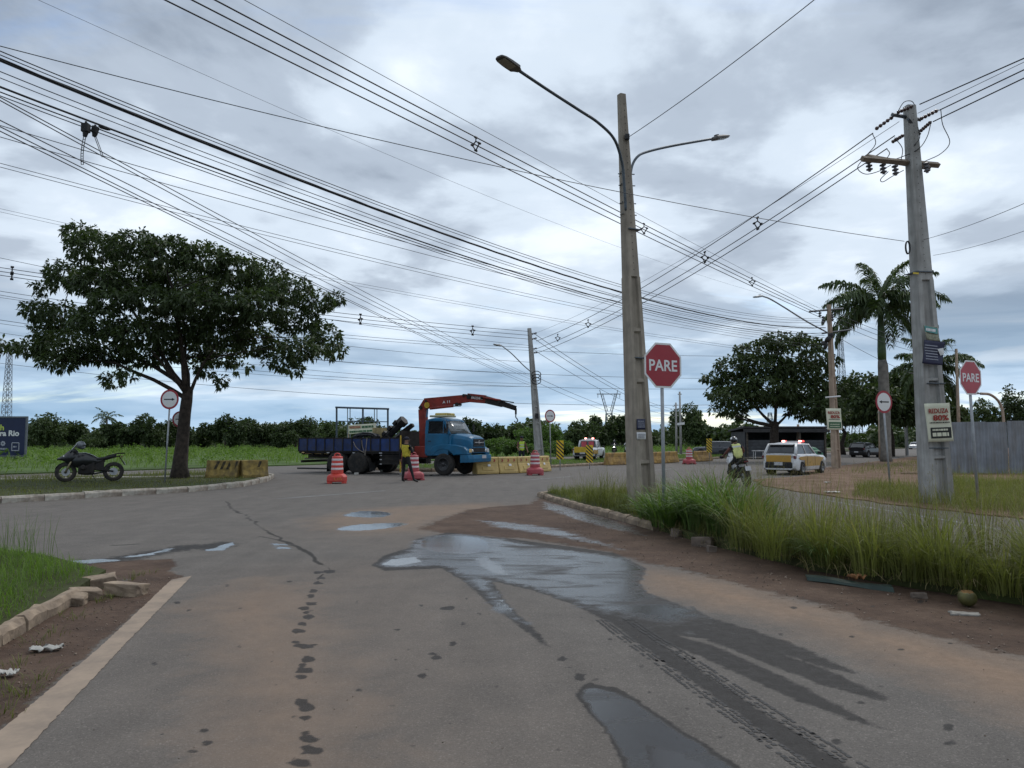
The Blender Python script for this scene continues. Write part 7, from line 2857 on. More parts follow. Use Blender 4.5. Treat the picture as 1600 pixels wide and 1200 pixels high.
pickup = car('patrol_pickup', pk, 19, 4.75, 1.74, 1.62, white_p, 'white and yellow patrol pickup with lit red roof light parked on the median', black_m, 'pickup', wb=(1.42, -1.35), belt=.98, hood_z=.98, wr=.33, cat='pickup', sill=.32)
MB().box((-2.385, 0, .82), (.05, 1.35, .46)).build('tailgate', yellow_m, pickup, bevel=.02)
for s_ in (-1, 1):
    MB().box((-1.45, s_ * .872, .66), (1.6, .02, .30)).build('yellow_side', ochre, pickup)
    MB().box((-.6, s_ * .3, 1.27), (.02, .42, .42)).build('red_placard', sign_red2, pickup)
light_bar(pickup, .1, 1.72, .75)
sv = P(1115, 711, 84)
sv.z = -.01
car('parked_suv', sv, -74, 4.35, 1.80, 1.62, grey_p, 'dark grey sport utility car side-on behind the striped marker on the far carriageway', black_m, 'suv', wb=(1.3, -1.3), belt=1.02, hood_z=1.0, wr=.36)
dc = P(1353, 712, 80)
dc.z = -.01
car('black_car', dc, 50, 4.1, 1.78, 1.5, black_p, 'black hatchback seen from behind between poster pole and palm', black_m, 'suv', wb=(1.25, -1.25), belt=.98, hood_z=.95)
wc = P(1429, 699, 165)
wc.z = -.01
car('white_car', wc, 215, 4.1, 1.78, 1.5, white_p, 'small white car approaching far off right of the palm', black_m, wb=(1.25, -1.25), belt=.98, hood_z=.93)
fc = P(1049, 694, 210)
fc.z = .07
car('distant_car', fc, 200, 4.1, 1.78, 1.5, grey_p, 'tiny dark car far down the cross street beyond the octagonal sign', black_m, wb=(1.25, -1.25), belt=.98, hood_z=.93)


# ---------------------------------------------------------------- motorcycles
rim_moto = M('rim_moto', (0.085, 0.078, 0.06), .5, .2, 8, metal=.4)


def motorbike(name, loc_, heading, label, body_m, seat_m, lean_=0.0, fairing=None, adventure=True, lit=False):
    t = empty(name, loc_, math.pi / 2 - R(heading), label, 'motorcycle')
    t.rotation_euler = (R(lean_), 0, math.pi / 2 - R(heading))
    fx_, rx_, r_ = .79, -.74, .35
    fork_g = M('fork_gold', (0.28, 0.24, 0.15), .4, .1, metal=.4)
    for x, w_ in ((fx_, .11), (rx_, .16)):
        m_ = MB()
        m_.lathe([(r_ * .68, -w_ / 2), (r_ * .92, -w_ * .5), (r_, -w_ * .25), (r_, w_ * .25), (r_ * .92, w_ * .5), (r_ * .68, w_ / 2)], 30, Matrix.Rotation(R(90), 4, 'X'), False)
        o = m_.build('wheel', tyre_m, t, True)
        o.location = (x, 0, r_)
        m_ = MB()
        m_.lathe([(r_ * .70, -w_ * .42), (r_ * .60, -w_ * .3), (r_ * .60, w_ * .3), (r_ * .70, w_ * .42)], 30, Matrix.Rotation(R(90), 4, 'X'), False)
        for k_ in range(12):
            a = k_ * math.pi / 6
            m_.tube([(.05 * math.cos(a), .03 * (-1) ** k_, .05 * math.sin(a)), (r_ * .7 * math.cos(a + .15), 0, r_ * .7 * math.sin(a + .15))], .006, 4)
        m_.tube([(0, -.09, 0), (0, .09, 0)], .05, 10)
        m_.build('rim', rim_moto, o, True)
        m_ = MB()
        m_.lathe([(.14, -.004), (.14, .004)], 20, Matrix.Translation((0, w_ * .5 + .02, 0)) @ Matrix.Rotation(R(90), 4, 'X'))
        m_.build('brake_disc', galv, o)
    m_ = MB()
    for s_ in (-1, 1):
        m_.tube([(fx_, s_ * .10, r_), (.52, s_ * .10, .98)], [.032, .026], 8)
    m_.build('fork', fork_g, t, True)
    m_ = MB()
    m_.tube([(.46, -.42, 1.08), (.48, -.2, 1.10), (.52, 0, 1.04), (.48, .2, 1.10), (.46, .42, 1.08)], .016, 8)
    m_.build('handlebar', black_m, t, True)
    for s_ in (-1, 1):
        m_ = MB()
        m_.tube([(.46, s_ * .30, 1.09), (.46, s_ * .43, 1.08)], .026, 8)
        m_.ell((.54, s_ * .38, 1.08), (.05, .09, .07), 8, 6)
        m_.build('hand_guard', black_m, t)
        m_ = MB()
        m_.tube([(.5, s_ * .26, 1.1), (.46, s_ * .40, 1.28)], .008, 5)
        m_.ell((.45, s_ * .42, 1.31), (.02, .085, .055), 10, 6)
        m_.build('mirror', black_m, t)
    # tank, fairing, beak
    m_ = MB()
    rr = []
    for x, zb, zt, w_ in ((.60, .56, .98, .14), (.42, .50, 1.05, .22), (.18, .52, 1.06, .23), (-.04, .56, .98, .19), (-.20, .60, .88, .14), (-.45, .70, .86, .12)):
        rr.append([(x, -w_ * .6, zb), (x, -w_, (zb + zt) / 2), (x, -w_ * .7, zt - .03), (x, 0, zt), (x, w_ * .7, zt - .03), (x, w_, (zb + zt) / 2), (x, w_ * .6, zb)])
    m_.loft(rr)
    m_.build('tank', body_m, t, True)
    m_ = MB()
    rr = []
    for x, zb, zt, w_ in ((1.08, .80, .85, .05), (.90, .76, .94, .11), (.72, .66, 1.12, .18), (.56, .62, 1.20, .19), (.42, .70, 1.10, .14)):
        rr.append([(x, -w_ * .5, zb), (x, -w_, (zb + zt) / 2), (x, -w_ * .5, zt), (x, w_ * .5, zt), (x, w_, (zb + zt) / 2), (x, w_ * .5, zb)])
    m_.loft(rr)
    m_.build('fairing', fairing or body_m, t, True)
    m_ = MB()
    m_.add([(.68, -.15, 1.04), (.72, 0, 1.07), (.68, .15, 1.04), (.48, .14, 1.34), (.50, 0, 1.37), (.48, -.14, 1.34)], [(0, 1, 4, 5), (1, 2, 3, 4)])
    o = m_.build('windshield', M('smoked_screen', (0.05, 0.055, 0.06), .15, .1, spec=.8), t, True)
    o.modifiers.new('solid', 'SOLIDIFY').thickness = .006
    m_ = MB()
    m_.ell((.86, 0, .90), (.06, .10, .075), 12, 8)
    m_.build('headlight', head_on if lit else lamp_clear, t, True)
    m_ = MB()
    m_.loft([[(fx_ + .30 * math.cos(a) * 1.2, y, r_ + .36 * math.sin(a)) for y in (-.07, 0, .07)] for a in np.linspace(.35, 2.3, 8)], False, False)
    o = m_.build('mudguard', body_m, t, True)
    o.modifiers.new('solid', 'SOLIDIFY').thickness = .012
    # seat and tail
    m_ = MB()
    rr = []
    for x, zb, zt, w_ in ((.02, .78, .88, .09), (-.15, .76, .86, .13), (-.38, .78, .88, .15), (-.60, .84, .95, .14), (-.82, .90, .99, .10)):
        rr.append([(x, -w_, zb), (x, -w_, zt - .03), (x, -w_ * .6, zt), (x, w_ * .6, zt), (x, w_, zt - .03), (x, w_, zb)])
    m_.loft(rr)
    m_.build('seat', seat_m, t, True)
    m_ = MB()
    for s_ in (-1, 1):
        m_.tube([(-.5, s_ * .12, .92), (-.8, s_ * .12, 1.0), (-1.05, s_ * .08, 1.03)], .014, 6)
        m_.tube([(-.1, s_ * .12, .66), (-.5, s_ * .12, .80), (-.95, s_ * .08, .93)], .016, 6)
    m_.box((-.98, 0, 1.02), (.24, .22, .025))
    m_.build('rear_rack', chassis_m, t)
    MB().box((-1.0, 0, .90), (.05, .16, .06)).build('tail_light', tail_red, t, bevel=.015)
    MB().box((-1.10, 0, .66), (.012, .20, .16), (0, .4, 0)).build('number_plate', plate_m, t)
    m_ = MB()
    m_.tube([(-.92, 0, .9), (-1.1, 0, .6)], .02, 6)
    m_.build('plate_bracket', black_m, t)
    # engine and frame
    m_ = MB()
    m_.box((.14, 0, .48), (.52, .30, .42))
    m_.box((-.22, 0, .62), (.42, .22, .38))
    for s_ in (-1, 1):
        m_.lathe([(.085, .1), (.10, .14), (.085, .18), (.10, .22), (.085, .26), (.10, .30), (.07, .34)], 12, Matrix.Translation((.24, 0, .50)) @ Matrix.Rotation(R(-90 * s_), 4, 'X'))
    m_.build('engine', chassis_m, t, False, .03)
    m_ = MB()
    m_.tube(bend([(.3, -.14, .42), (.35, -.16, .3), (0, -.16, .27), (-.4, -.17, .36), (-.62, -.18, .52)], 4), [.028] * 12 + [.05] * 5, 8)
    m_.build('exhaust', dark_galv, t, True)
    m_ = MB()
    for s_ in (-1, 1):
        m_.tube([(-.05, s_ * .09, .46), (rx_, s_ * .10, r_)], .035, 8)
        m_.tube([(.48, s_ * .05, .95), (.3, s_ * .12, .7), (-.05, s_ * .12, .46)], .022, 6)
        m_.tube([(.0, s_ * .16, .34), (.0, s_ * .28, .34)], .018, 6)
    m_.build('frame_tubes', chassis_m, t, True)
    m_ = MB()
    m_.tube([(-.0, .12, .34), (-.18, .36, .02)], .014, 6)
    m_.build('side_stand', black_m, t)
    return t


moto_blk = M('moto_black', (0.012, 0.013, 0.014), .35, .1, coat=.3)
moto_wht = M('moto_white', (0.62, 0.63, 0.65), .35, .05, coat=.3)
ml = P(141, 752, 28.2)
ml.z = .15
mparked = motorbike('motorcycle', ml, -117, 'black adventure motorcycle parked facing left on the far island lawn', moto_blk, black_m, 5)
mf = mparked.matrix_basis.copy()
mt_ = Matrix.Translation(ml) @ Euler(mparked.rotation_euler).to_matrix().to_4x4()
hp = mt_ @ Vector((.34, .40, 1.30))
hel_g = M('helmet_grey', (0.10, 0.11, 0.125), .25, .15, 6, coat=.5)


def helmet(name, loc_, rz, mat, label=None, cat=None, parent=None, visor=True):
    t = empty(name, loc_, rz, label, cat)
    if parent:
        t.parent = parent
    m_ = MB()
    m_.ell((0, 0, 0), (.15, .128, .135), 16, 12)
    m_.ell((.05, 0, -.09), (.10, .10, .07), 12, 8)
    m_.build('shell', mat, t, True)
    if visor:
        m_ = MB()
        m_.ell((.045, 0, .0), (.113, .118, .06), 14, 8)
        m_.build('visor', glass_d, t, True)
    return t


helmet('helmet', hp, .6, hel_g, 'grey helmet hung on the handlebar of the parked black motorcycle', 'helmet')
YM = 28.4
rm_ = P(1157, 758, YM)
rm_.z = .0
RH = -2
rider_bike = motorbike('motorcycle', rm_, RH, 'white motorcycle seen from behind carrying the rider in the yellow vest', moto_wht, black_m, -7, moto_wht)
fb1 = P(960, 710, 95)
fb1.z = -.01
motorbike('motorcycle', fb1, 190, 'oncoming motorcycle with a bright headlight right of the yellow pickup', moto_blk, black_m, 0, lit=True)
fb2 = P(980, 712, 90)
fb2.z = -.01
motorbike('motorcycle', fb2, 190, 'white oncoming motorcycle beside the lamp pole', moto_wht, black_m, 0, moto_wht)

# ================================================================== PEOPLE
skin_m = M('skin', (0.19, 0.10, 0.065), .6, .08, 10)
cloth_blk = M('cloth_black', (0.010, 0.010, 0.012), .9, .2, 20)
cloth_navy = M('cloth_navy', (0.014, 0.016, 0.028), .9, .2, 20)
cloth_brown = M('cloth_brown', (0.13, 0.055, 0.042), .9, .15, 20)
vest_yel = M('vest_yellow', (0.42, 0.34, 0.03), .8, .12, 12)
vest_lime = M('vest_lime', (0.42, 0.55, 0.06), .8, .12, 12)
vest_pale = M('vest_pale_lime', (0.52, 0.53, 0.20), .8, .12, 12)
band_m = M('reflective_band', (0.45, 0.45, 0.44), .5, .1)
hair_m = M('hair_dark', (0.010, 0.008, 0.007), .8, .2)
boot_m = M('boots', (0.009, 0.009, 0.009), .6, .2)


def person(name, loc_, rz, J, mats, label, vest=None, vest_z=None, cap=None, hair=True, band=None, tilt=(0, 0, 0)):
    """J: joints in body space (x forward, y left, z up). The body is one skinned surface; vest, cap and hair are its clothing."""
    t = empty(name, loc_, rz, label, 'person')
    t.rotation_euler = (tilt[0], tilt[1], rz)
    rad = {'pelvis': .135, 'spine': .125, 'chest': .150, 'neck': .058, 'skull': .088, 'crown': .070, 'sh_l': .075, 'sh_r': .075, 'el_l': .048, 'el_r': .048, 'wr_l': .034, 'wr_r': .034, 'ha_l': .036, 'ha_r': .036,
           'hip_l': .095, 'hip_r': .095, 'kn_l': .066, 'kn_r': .066, 'an_l': .045, 'an_r': .045, 'to_l': .040, 'to_r': .040}
    bones = [('pelvis', 'spine', 'torso'), ('spine', 'chest', 'torso'), ('chest', 'neck', 'torso'), ('neck', 'skull', 'head'), ('skull', 'crown', 'head')]
    for s_ in 'lr':
        bones += [('chest', 'sh_' + s_, 'torso'), ('sh_' + s_, 'el_' + s_, 'upper_arm'), ('el_' + s_, 'wr_' + s_, 'fore_arm'), ('wr_' + s_, 'ha_' + s_, 'hand'), ('pelvis', 'hip_' + s_, 'leg'), ('hip_' + s_, 'kn_' + s_, 'leg'), ('kn_' + s_, 'an_' + s_, 'leg'), ('an_' + s_, 'to_' + s_, 'foot')]
    names = list(rad)
    me = bpy.data.meshes.new('tmp')
    me.from_pydata([J[n_] for n_ in names], [(names.index(a), names.index(b_)) for a, b_, _ in bones], [])
    o = bpy.data.objects.new('tmp', me)
    col.objects.link(o)
    o.modifiers.new('skin', 'SKIN')
    sv_ = me.skin_vertices[0].data
    for i, n_ in enumerate(names):
        r_ = rad[n_]
        sv_[i].radius = (r_, r_) if n_ not in ('chest', 'pelvis', 'spine') else (r_ * 1.15, r_ * .82)
        sv_[i].use_root = n_ == 'pelvis'
    ss = o.modifiers.new('sub', 'SUBSURF')
    ss.levels = 2
    ss.render_levels = 2
    dg = bpy.context.evaluated_depsgraph_get()
    bm_ = bpy.data.meshes.new_from_object(o.evaluated_get(dg))
    bpy.data.objects.remove(o)
    ml_ = {}
    bm_.materials.clear()
    for k_, m_ in mats.items():
        ml_[k_] = len(ml_)
        bm_.materials.append(m_)
    JV = {n_: Vector(J[n_]) for n_ in names}
    seg_of = []
    for p in bm_.polygons:
        c = p.center
        best, bk = 1e9, 'torso'
        for a, b_, k_ in bones:
            A_, B_ = JV[a], JV[b_]
            ab = B_ - A_
            u = max(0, min(1, (c - A_).dot(ab) / (ab.length_squared + 1e-9)))
            d = (c - A_ - ab * u).length - (rad[a] * (1 - u) + rad[b_] * u) * .9
            if d < best:
                best, bk = d, k_
        seg_of.append(bk)
        p.material_index = ml_[bk]
    # fingers: five short tapered chains rooted in each palm, and a nose and ears on the head
    mb_ = MB()
    for s_, sg in (('l', 1), ('r', -1)):
        w_, h_ = JV['wr_' + s_], JV['ha_' + s_]
        d = (h_ - w_).normalized()
        sd_ = d.cross(Vector((1, 0, .2))).normalized()
        for i, ln in enumerate((.062, .075, .082, .074, .058)):
            st = h_ + sd_ * (i - 2) * .017 - d * .01
            if i == 0:
                st = w_ + (h_ - w_) * .5 + sd_ * -.035
                mb_.tube([st, st + d * .03 - sd_ * .022, st + d * .06 - sd_ * .026], [.011, .010, .008], 6)
            else:
                cu = Vector((.35, 0, 0))
                mb_.tube([st, st + d * ln * .55 + cu * .02, st + d * ln + cu * .06], [.0095, .009, .007], 6)
    f_ = (JV['skull'] - JV['neck'])
    fwd_h = Vector(J.get('face', (1, 0, 0))).normalized()
    sk = JV['skull']
    mb_.tube([sk + fwd_h * .085 + Vector((0, 0, .02)), sk + fwd_h * .112 - Vector((0, 0, .02))], [.012, .018], 6)
    sdh = fwd_h.cross(Vector((0, 0, 1)))
    for s_ in (-1, 1):
        mb_.ell(sk + sdh * s_ * .088, (.014, .014, .03), 6, 5)
    ex = mb_.mesh('tmp2')
    b2_ = bmesh.new()
    b2_.from_mesh(bm_)
    nf0 = len(b2_.faces)
    b2_.from_mesh(ex)
    b2_.faces.ensure_lookup_table()
    for f in b2_.faces[nf0:]:
        f.material_index = ml_['hand'] if f.calc_center_median().z < JV['neck'].z else ml_['head']
        f.smooth = True
    b2_.to_mesh(bm_)
    b2_.free()
    bm_.shade_smooth()
    body = bpy.data.objects.new('body', bm_)
    col.objects.link(body)
    body.parent = t
    if vest:
        zlo, zhi = vest_z
        b3 = bmesh.new()
        b3.from_mesh(bm_)
        b3.faces.ensure_lookup_table()
        keep = set()
        for i, k_ in enumerate(seg_of):
            c = bm_.polygons[i].center
            if k_ == 'torso' and zlo < c.z < zhi and abs(c.y) < .155:
                keep.add(i)
        bmesh.ops.delete(b3, geom=[f for f in b3.faces if f.index not in keep], context='FACES')
        for v_ in b3.verts:
            v_.co += v_.normal * .014
        mv = bpy.data.meshes.new('vest')
        b3.to_mesh(mv)
        b3.free()
        mv.materials.clear()
        mv.materials.append(vest)
        vo = link_mesh('vest', mv, None, t, True)
        so = vo.modifiers.new('solid', 'SOLIDIFY')
        so.thickness = .008
        if band:
            for zb0, zb1 in band:
                b4 = bmesh.new()
                b4.from_mesh(mv)
                bmesh.ops.bisect_plane(b4, geom=b4.verts[:] + b4.edges[:] + b4.faces[:], plane_co=(0, 0, zb0), plane_no=(0, 0, -1), clear_outer=True)
                bmesh.ops.bisect_plane(b4, geom=b4.verts[:] + b4.edges[:] + b4.faces[:], plane_co=(0, 0, zb1), plane_no=(0, 0, 1), clear_outer=True)
                for v_ in b4.verts:
                    v_.co += v_.normal * .007
                mbn = bpy.data.meshes.new('band')
                b4.to_mesh(mbn)
                b4.free()
                mbn.materials.clear()
                mbn.materials.append(band_m)
                link_mesh('reflective_band', mbn, None, vo, True)
    if cap:
        m_ = MB()
        c = JV['crown']
        m_.ell(c + Vector((-.005, 0, .015)), (.115, .105, .075), 14, 8)
        m_.ell(c + fwd_h * .12 + Vector((0, 0, -.02)), (.07, .07, .012), 12, 6)
        m_.build('cap', cap, t, True)
    elif hair:
        m_ = MB()
        c = JV['skull'].lerp(JV['crown'], .55)
        m_.ell(c - fwd_h * .014 + Vector((0, 0, .012)), (.104, .098, .112), 14, 10)
        m_.build('hair', hair_m, t, True)
    return t


def stand(**k):
    J = dict(pelvis=(0, 0, .95), spine=(0, 0, 1.12), chest=(0, 0, 1.34), neck=(0.01, 0, 1.50), skull=(.03, 0, 1.63), crown=(.02, 0, 1.71), sh_l=(0, .18, 1.41), sh_r=(0, -.18, 1.41), el_l=(-.04, .25, 1.13), el_r=(-.04, -.25, 1.13),
             wr_l=(.06, .26, .90), wr_r=(.06, -.26, .90), ha_l=(.08, .26, .82), ha_r=(.08, -.26, .82), hip_l=(0, .10, .90), hip_r=(0, -.10, .90), kn_l=(.02, .11, .50), kn_r=(.02, -.11, .50), an_l=(-.02, .11, .09), an_r=(-.02, -.11, .09), to_l=(.15, .13, .035), to_r=(.15, -.13, .035))
    J.update(k)
    return J


uniform = dict(torso=cloth_blk, head=skin_m, upper_arm=cloth_blk, fore_arm=cloth_blk, hand=skin_m, leg=cloth_blk, foot=boot_m)
po = P(634, 752, 30.6)
po.z = 0.0
# back turned, weight on the left leg, right leg set out to the side, right forearm brought up in front
person('person', po, R(62), stand(kn_l=(.03, .13, .50), an_l=(-.01, .15, .09), to_l=(.15, .18, .035), hip_r=(0, -.11, .90), kn_r=(.02, -.24, .50), an_r=(-.03, -.42, .09), to_r=(.08, -.54, .035), el_r=(.02, -.29, 1.16), wr_r=(.20, -.17, 1.28), ha_r=(.26, -.11, 1.33),
                                  el_l=(-.02, .27, 1.14), wr_l=(.02, .29, .90), ha_l=(.04, .28, .82), face=(.75, -.6, 0), skull=(.03, -.01, 1.63)),
       uniform, 'traffic officer in black with a yellow vest standing beside the truck with back turned', vest_yel, (1.0, 1.47), cap=cloth_navy)
pw = P(815, 715, 45.5)
pw.z = .14
person('person', pw, R(-75), stand(el_r=(.06, -.28, 1.14), wr_r=(.22, -.24, .98), ha_r=(.29, -.22, .95), el_l=(-.02, .30, 1.13), wr_l=(.12, .32, .93), ha_l=(.17, .32, .86), face=(1, .2, -.1)),
       dict(torso=cloth_navy, head=skin_m, upper_arm=cloth_brown, fore_arm=skin_m, hand=skin_m, leg=cloth_navy, foot=boot_m), 'worker in a yellow-green vest standing behind the yellow barriers', vest_lime, (.92, 1.47), band=((1.08, 1.13), (1.24, 1.29)), cap=cloth_navy)


def seated(dx=-.22, dz=.86, **k):
    J = dict(pelvis=(dx, 0, dz + .10), spine=(dx + .05, 0, dz + .28), chest=(dx + .13, 0, dz + .50), neck=(dx + .19, 0, dz + .66), skull=(dx + .23, 0, dz + .78), crown=(dx + .23, 0, dz + .86), sh_l=(dx + .13, .19, dz + .56), sh_r=(dx + .13, -.19, dz + .56),
             el_l=(dx + .32, .34, dz + .36), el_r=(dx + .32, -.34, dz + .36), wr_l=(dx + .60, .36, dz + .26), wr_r=(dx + .60, -.36, dz + .26), ha_l=(dx + .67, .36, dz + .24), ha_r=(dx + .67, -.36, dz + .24),
             hip_l=(dx + .02, .13, dz + .07), hip_r=(dx + .02, -.13, dz + .07), kn_l=(dx + .42, .25, dz - .10), kn_r=(dx + .42, -.25, dz - .10), an_l=(dx + .20, .25, dz - .48), an_r=(dx + .20, -.25, dz - .48), to_l=(dx + .36, .27, dz - .53), to_r=(dx + .36, -.27, dz - .53), face=(1, 0, 0))
    J.update(k)
    return J


helm_bw = M('helmet_black', (0.010, 0.010, 0.011), .2, .1, coat=.6)


def rider(bike, mats, label, vest, hm, band=None):
    J = seated()
    rz = bike.rotation_euler.z
    p = person('person', bike.location, rz, J, mats, label, vest, (.98, 1.52), cap=None, hair=False, band=band, tilt=(bike.rotation_euler.x, 0, 0))
    helmet('helmet', Vector(J['skull']) + Vector((.02, 0, .03)), 0, hm, None, None, p)
    return p


rp = rider(rider_bike, dict(torso=cloth_blk, head=skin_m, upper_arm=cloth_brown, fore_arm=cloth_brown, hand=skin_m, leg=cloth_blk, foot=boot_m), 'motorcycle rider seen from behind in a pale yellow vest and black helmet', vest_pale, helm_bw, ((1.40, 1.455),))
hs = [c_ for c_ in rp.children if c_.name.startswith('helmet')][0]
m_ = MB()
m_.ell((-.03, .085, .06), (.06, .05, .045), 10, 6)
m_.ell((-.10, -.05, .04), (.05, .05, .04), 10, 6)
m_.build('white_patch', sign_white, hs, True)
far_bikes = [o for o in col.objects if o.name.startswith('motorcycle') and o.location.y > 80]
rider(far_bikes[0], uniform, 'dark-clad rider on the oncoming motorcycle with the bright headlight', None, helm_bw)
rider(far_bikes[1], dict(uniform, torso=band_m, upper_arm=band_m), 'pale-jacketed rider on the white oncoming motorcycle beside the lamp pole', None, moto_wht)

# ================================================================== ROADWORKS FURNITURE AND SMALL THINGS
plast_red = M('plastic_red', (0.50, 0.045, 0.030), .5, .1, 4, dirt=(0.32, 0.07, 0.06), dirt_amt=.5)
plast_pink = M('plastic_red_faded', (0.36, 0.055, 0.065), .55, .12, 4, dirt=(0.26, 0.09, 0.09), dirt_amt=.5)
band_w = M('drum_white_band', (0.58, 0.50, 0.50), .5, .1, 6, dirt=(0.40, 0.30, 0.30), dirt_amt=.5)
plast_yel = M('plastic_yellow', (0.48, 0.34, 0.12), .6, .10, 3, dirt=(0.33, 0.24, 0.11), dirt_amt=.6, dirt_scale=2)
plast_yel_d = M('plastic_yellow_dirty', (0.33, 0.20, 0.055), .7, .2, 3, dirt=(0.13, 0.08, 0.05), dirt_amt=.8, dirt_scale=2)


def drum(loc_, s_, rz, mat, label):
    t = empty('traffic_drum', loc_, rz, label, 'traffic drum', 'red and white traffic drums')
    t.scale = (s_, s_, s_)
    # square weighted base with feet
    m_ = MB()
    def sq(w_, z, c=.12):
        a = w_ / 2
        return [(-a + c, -a, z), (a - c, -a, z), (a, -a + c, z), (a, a - c, z), (a - c, a, z), (-a + c, a, z), (-a, a - c, z), (-a, -a + c, z)]
    m_.loft([sq(.70, .06), sq(.74, .08), sq(.73, .24), sq(.66, .30), sq(.46, .36, .14)])
    for sx_ in (-1, 1):
        for sy_ in (-1, 1):
            m_.box((sx_ * .26, sy_ * .26, .035), (.18, .18, .07))
    m_.build('base', mat, t, False, .015)
    prof = [(.225, .35), (.222, .42), (.215, .44), (.218, .46)]
    m_ = MB()
    m_.lathe([(.235, .34), (.228, .40), (.21, .70), (.195, .98), (.185, 1.0), (.12, 1.015), (.10, 1.02)], 24)
    m_.build('body', mat, t, True)
    for z0 in (.50, .67, .84):
        m_ = MB()
        r0 = .2275 - (z0 - .40) * .058
        m_.lathe([(r0 + .001, z0), (r0 + .005, z0 + .008), (r0 - .001, z0 + .075), (r0 - .006, z0 + .083)], 24, None, False)
        m_.build('white_band', band_w, t, True)
    m_ = MB()
    m_.tube(bend([(-.10, 0, 1.0), (-.085, 0, 1.08), (0, 0, 1.11), (.085, 0, 1.08), (.10, 0, 1.0)], 4), .026, 8)
    m_.build('handle', mat, t, True)
    return t


def gz(px_, py_, Y=None, z=0.0):
    v_ = G(px_, py_) if Y is None else P(px_, py_, Y)
    v_.z = z
    return v_


drum(gz(526.5, 755), 1.03, .2, plast_red, 'bright red traffic drum with white bands standing behind the truck')
drum(gz(646, 748, 32.2), 1.03, .5, plast_pink, 'red traffic drum with white bands half hidden by the traffic officer')
drum(gz(836, 740, 37.0), 1.05, .1, plast_pink, 'faded red traffic drum with white bands at the end of the yellow barriers')
drum(gz(1077, 723, 55), 1.05, .3, plast_pink, 'far faded red traffic drum right of the octagonal sign')
ex_ = [o for o in col.objects if o.name == 'traffic_drum'][0]
m_ = MB()
for q in ([(.0, 0), (.05, .10), (.08, .02), (.13, .12), (.17, .02)], [(-.1, .1), (-.05, .0)]):
    m_.tube([(a, -.372, .12 + b_) for a, b_ in q], .008, 5)
m_.build('scrawl', yellow_m, ex_)


def water_barrier(a, b_, mat, label, marks=True, z=0.0):
    """moulded plastic barrier between two ground points: stepped jersey section, red arrow marks, white sticker"""
    a, b_ = Vector((a[0], a[1], 0)), Vector((b_[0], b_[1], 0))
    c = (a + b_) / 2
    d = b_ - a
    t = empty('plastic_barrier', (c.x, c.y, z), math.atan2(d.y, d.x), label, 'barrier', 'yellow plastic barriers along the median')
    L_ = d.length - .03
    sec = [(-.27, 0.02), (-.27, .12), (-.24, .20), (-.16, .46), (-.13, .52), (-.12, .80), (-.09, .84), (.09, .84), (.12, .80), (.13, .52), (.16, .46), (.24, .20), (.27, .12), (.27, .02)]
    m_ = MB()
    rr = []
    for x, k_ in ((-L_ / 2, .86), (-L_ / 2 + .04, 1), (-L_ / 2 + .30, 1), (0, 1.0), (L_ / 2 - .30, 1), (L_ / 2 - .04, 1), (L_ / 2, .86)):
        rr.append([(x, y_ * k_, z_ * (1 if k_ == 1 else .985)) for y_, z_ in sec])
    m_.loft(rr)
    m_.build('shell', mat, t, False, .02)
    MB().box((0, -.205, .285), (L_ * .52, .07, .20), (R(-17), 0, 0)).build('moulded_panel', mat, t, bevel=.02)
    for x in (-L_ * .32, 0, L_ * .32):
        if marks:
            m_ = MB()
            m_.prism([(x - .05, .60), (x + .02, .60), (x + .055, .67), (x + .02, .74), (x - .05, .74), (x - .01, .67)], -.136, -.126, 'y')
            m_.build('arrow_mark', sign_red, t)
    if marks:
        MB().box((.06, -.216, .44), (.16, .012, .11), (R(-17), 0, 0)).build('sticker', sign_white, t)
    return t


wb_pts = [gz(741, 741.5), gz(776.5, 740.5), gz(806, 739.5), gz(832, 738), gz(856, 736.5)]
for i, lb in enumerate(('yellow plastic barrier nearest the truck bumper', 'second yellow plastic barrier from the truck bumper', 'third yellow plastic barrier from the truck partly behind the drum', 'last yellow plastic barrier of the row right of the drum')):
    water_barrier(wb_pts[i], wb_pts[i + 1], plast_yel, lb)
for (a, b_, lb) in (((947, 727.0), (974, 726), 'grimy yellow barrier just right of the yellow pickup'), ((974, 726), (997, 725), 'grimy rust-stained barrier left of the lamp pole foot'),
                    ((1016, 724.5), (1037, 723.5), 'grimy barrier between lamp pole and octagonal sign post'), ((1037, 723.5), (1057, 722.5), 'grimy barrier just right of the octagonal sign post'), ((1086, 721.5), (1110, 720), 'grimy barrier right of the far drum')):
    water_barrier(G(*a), G(*b_), plast_yel_d, lb, False)


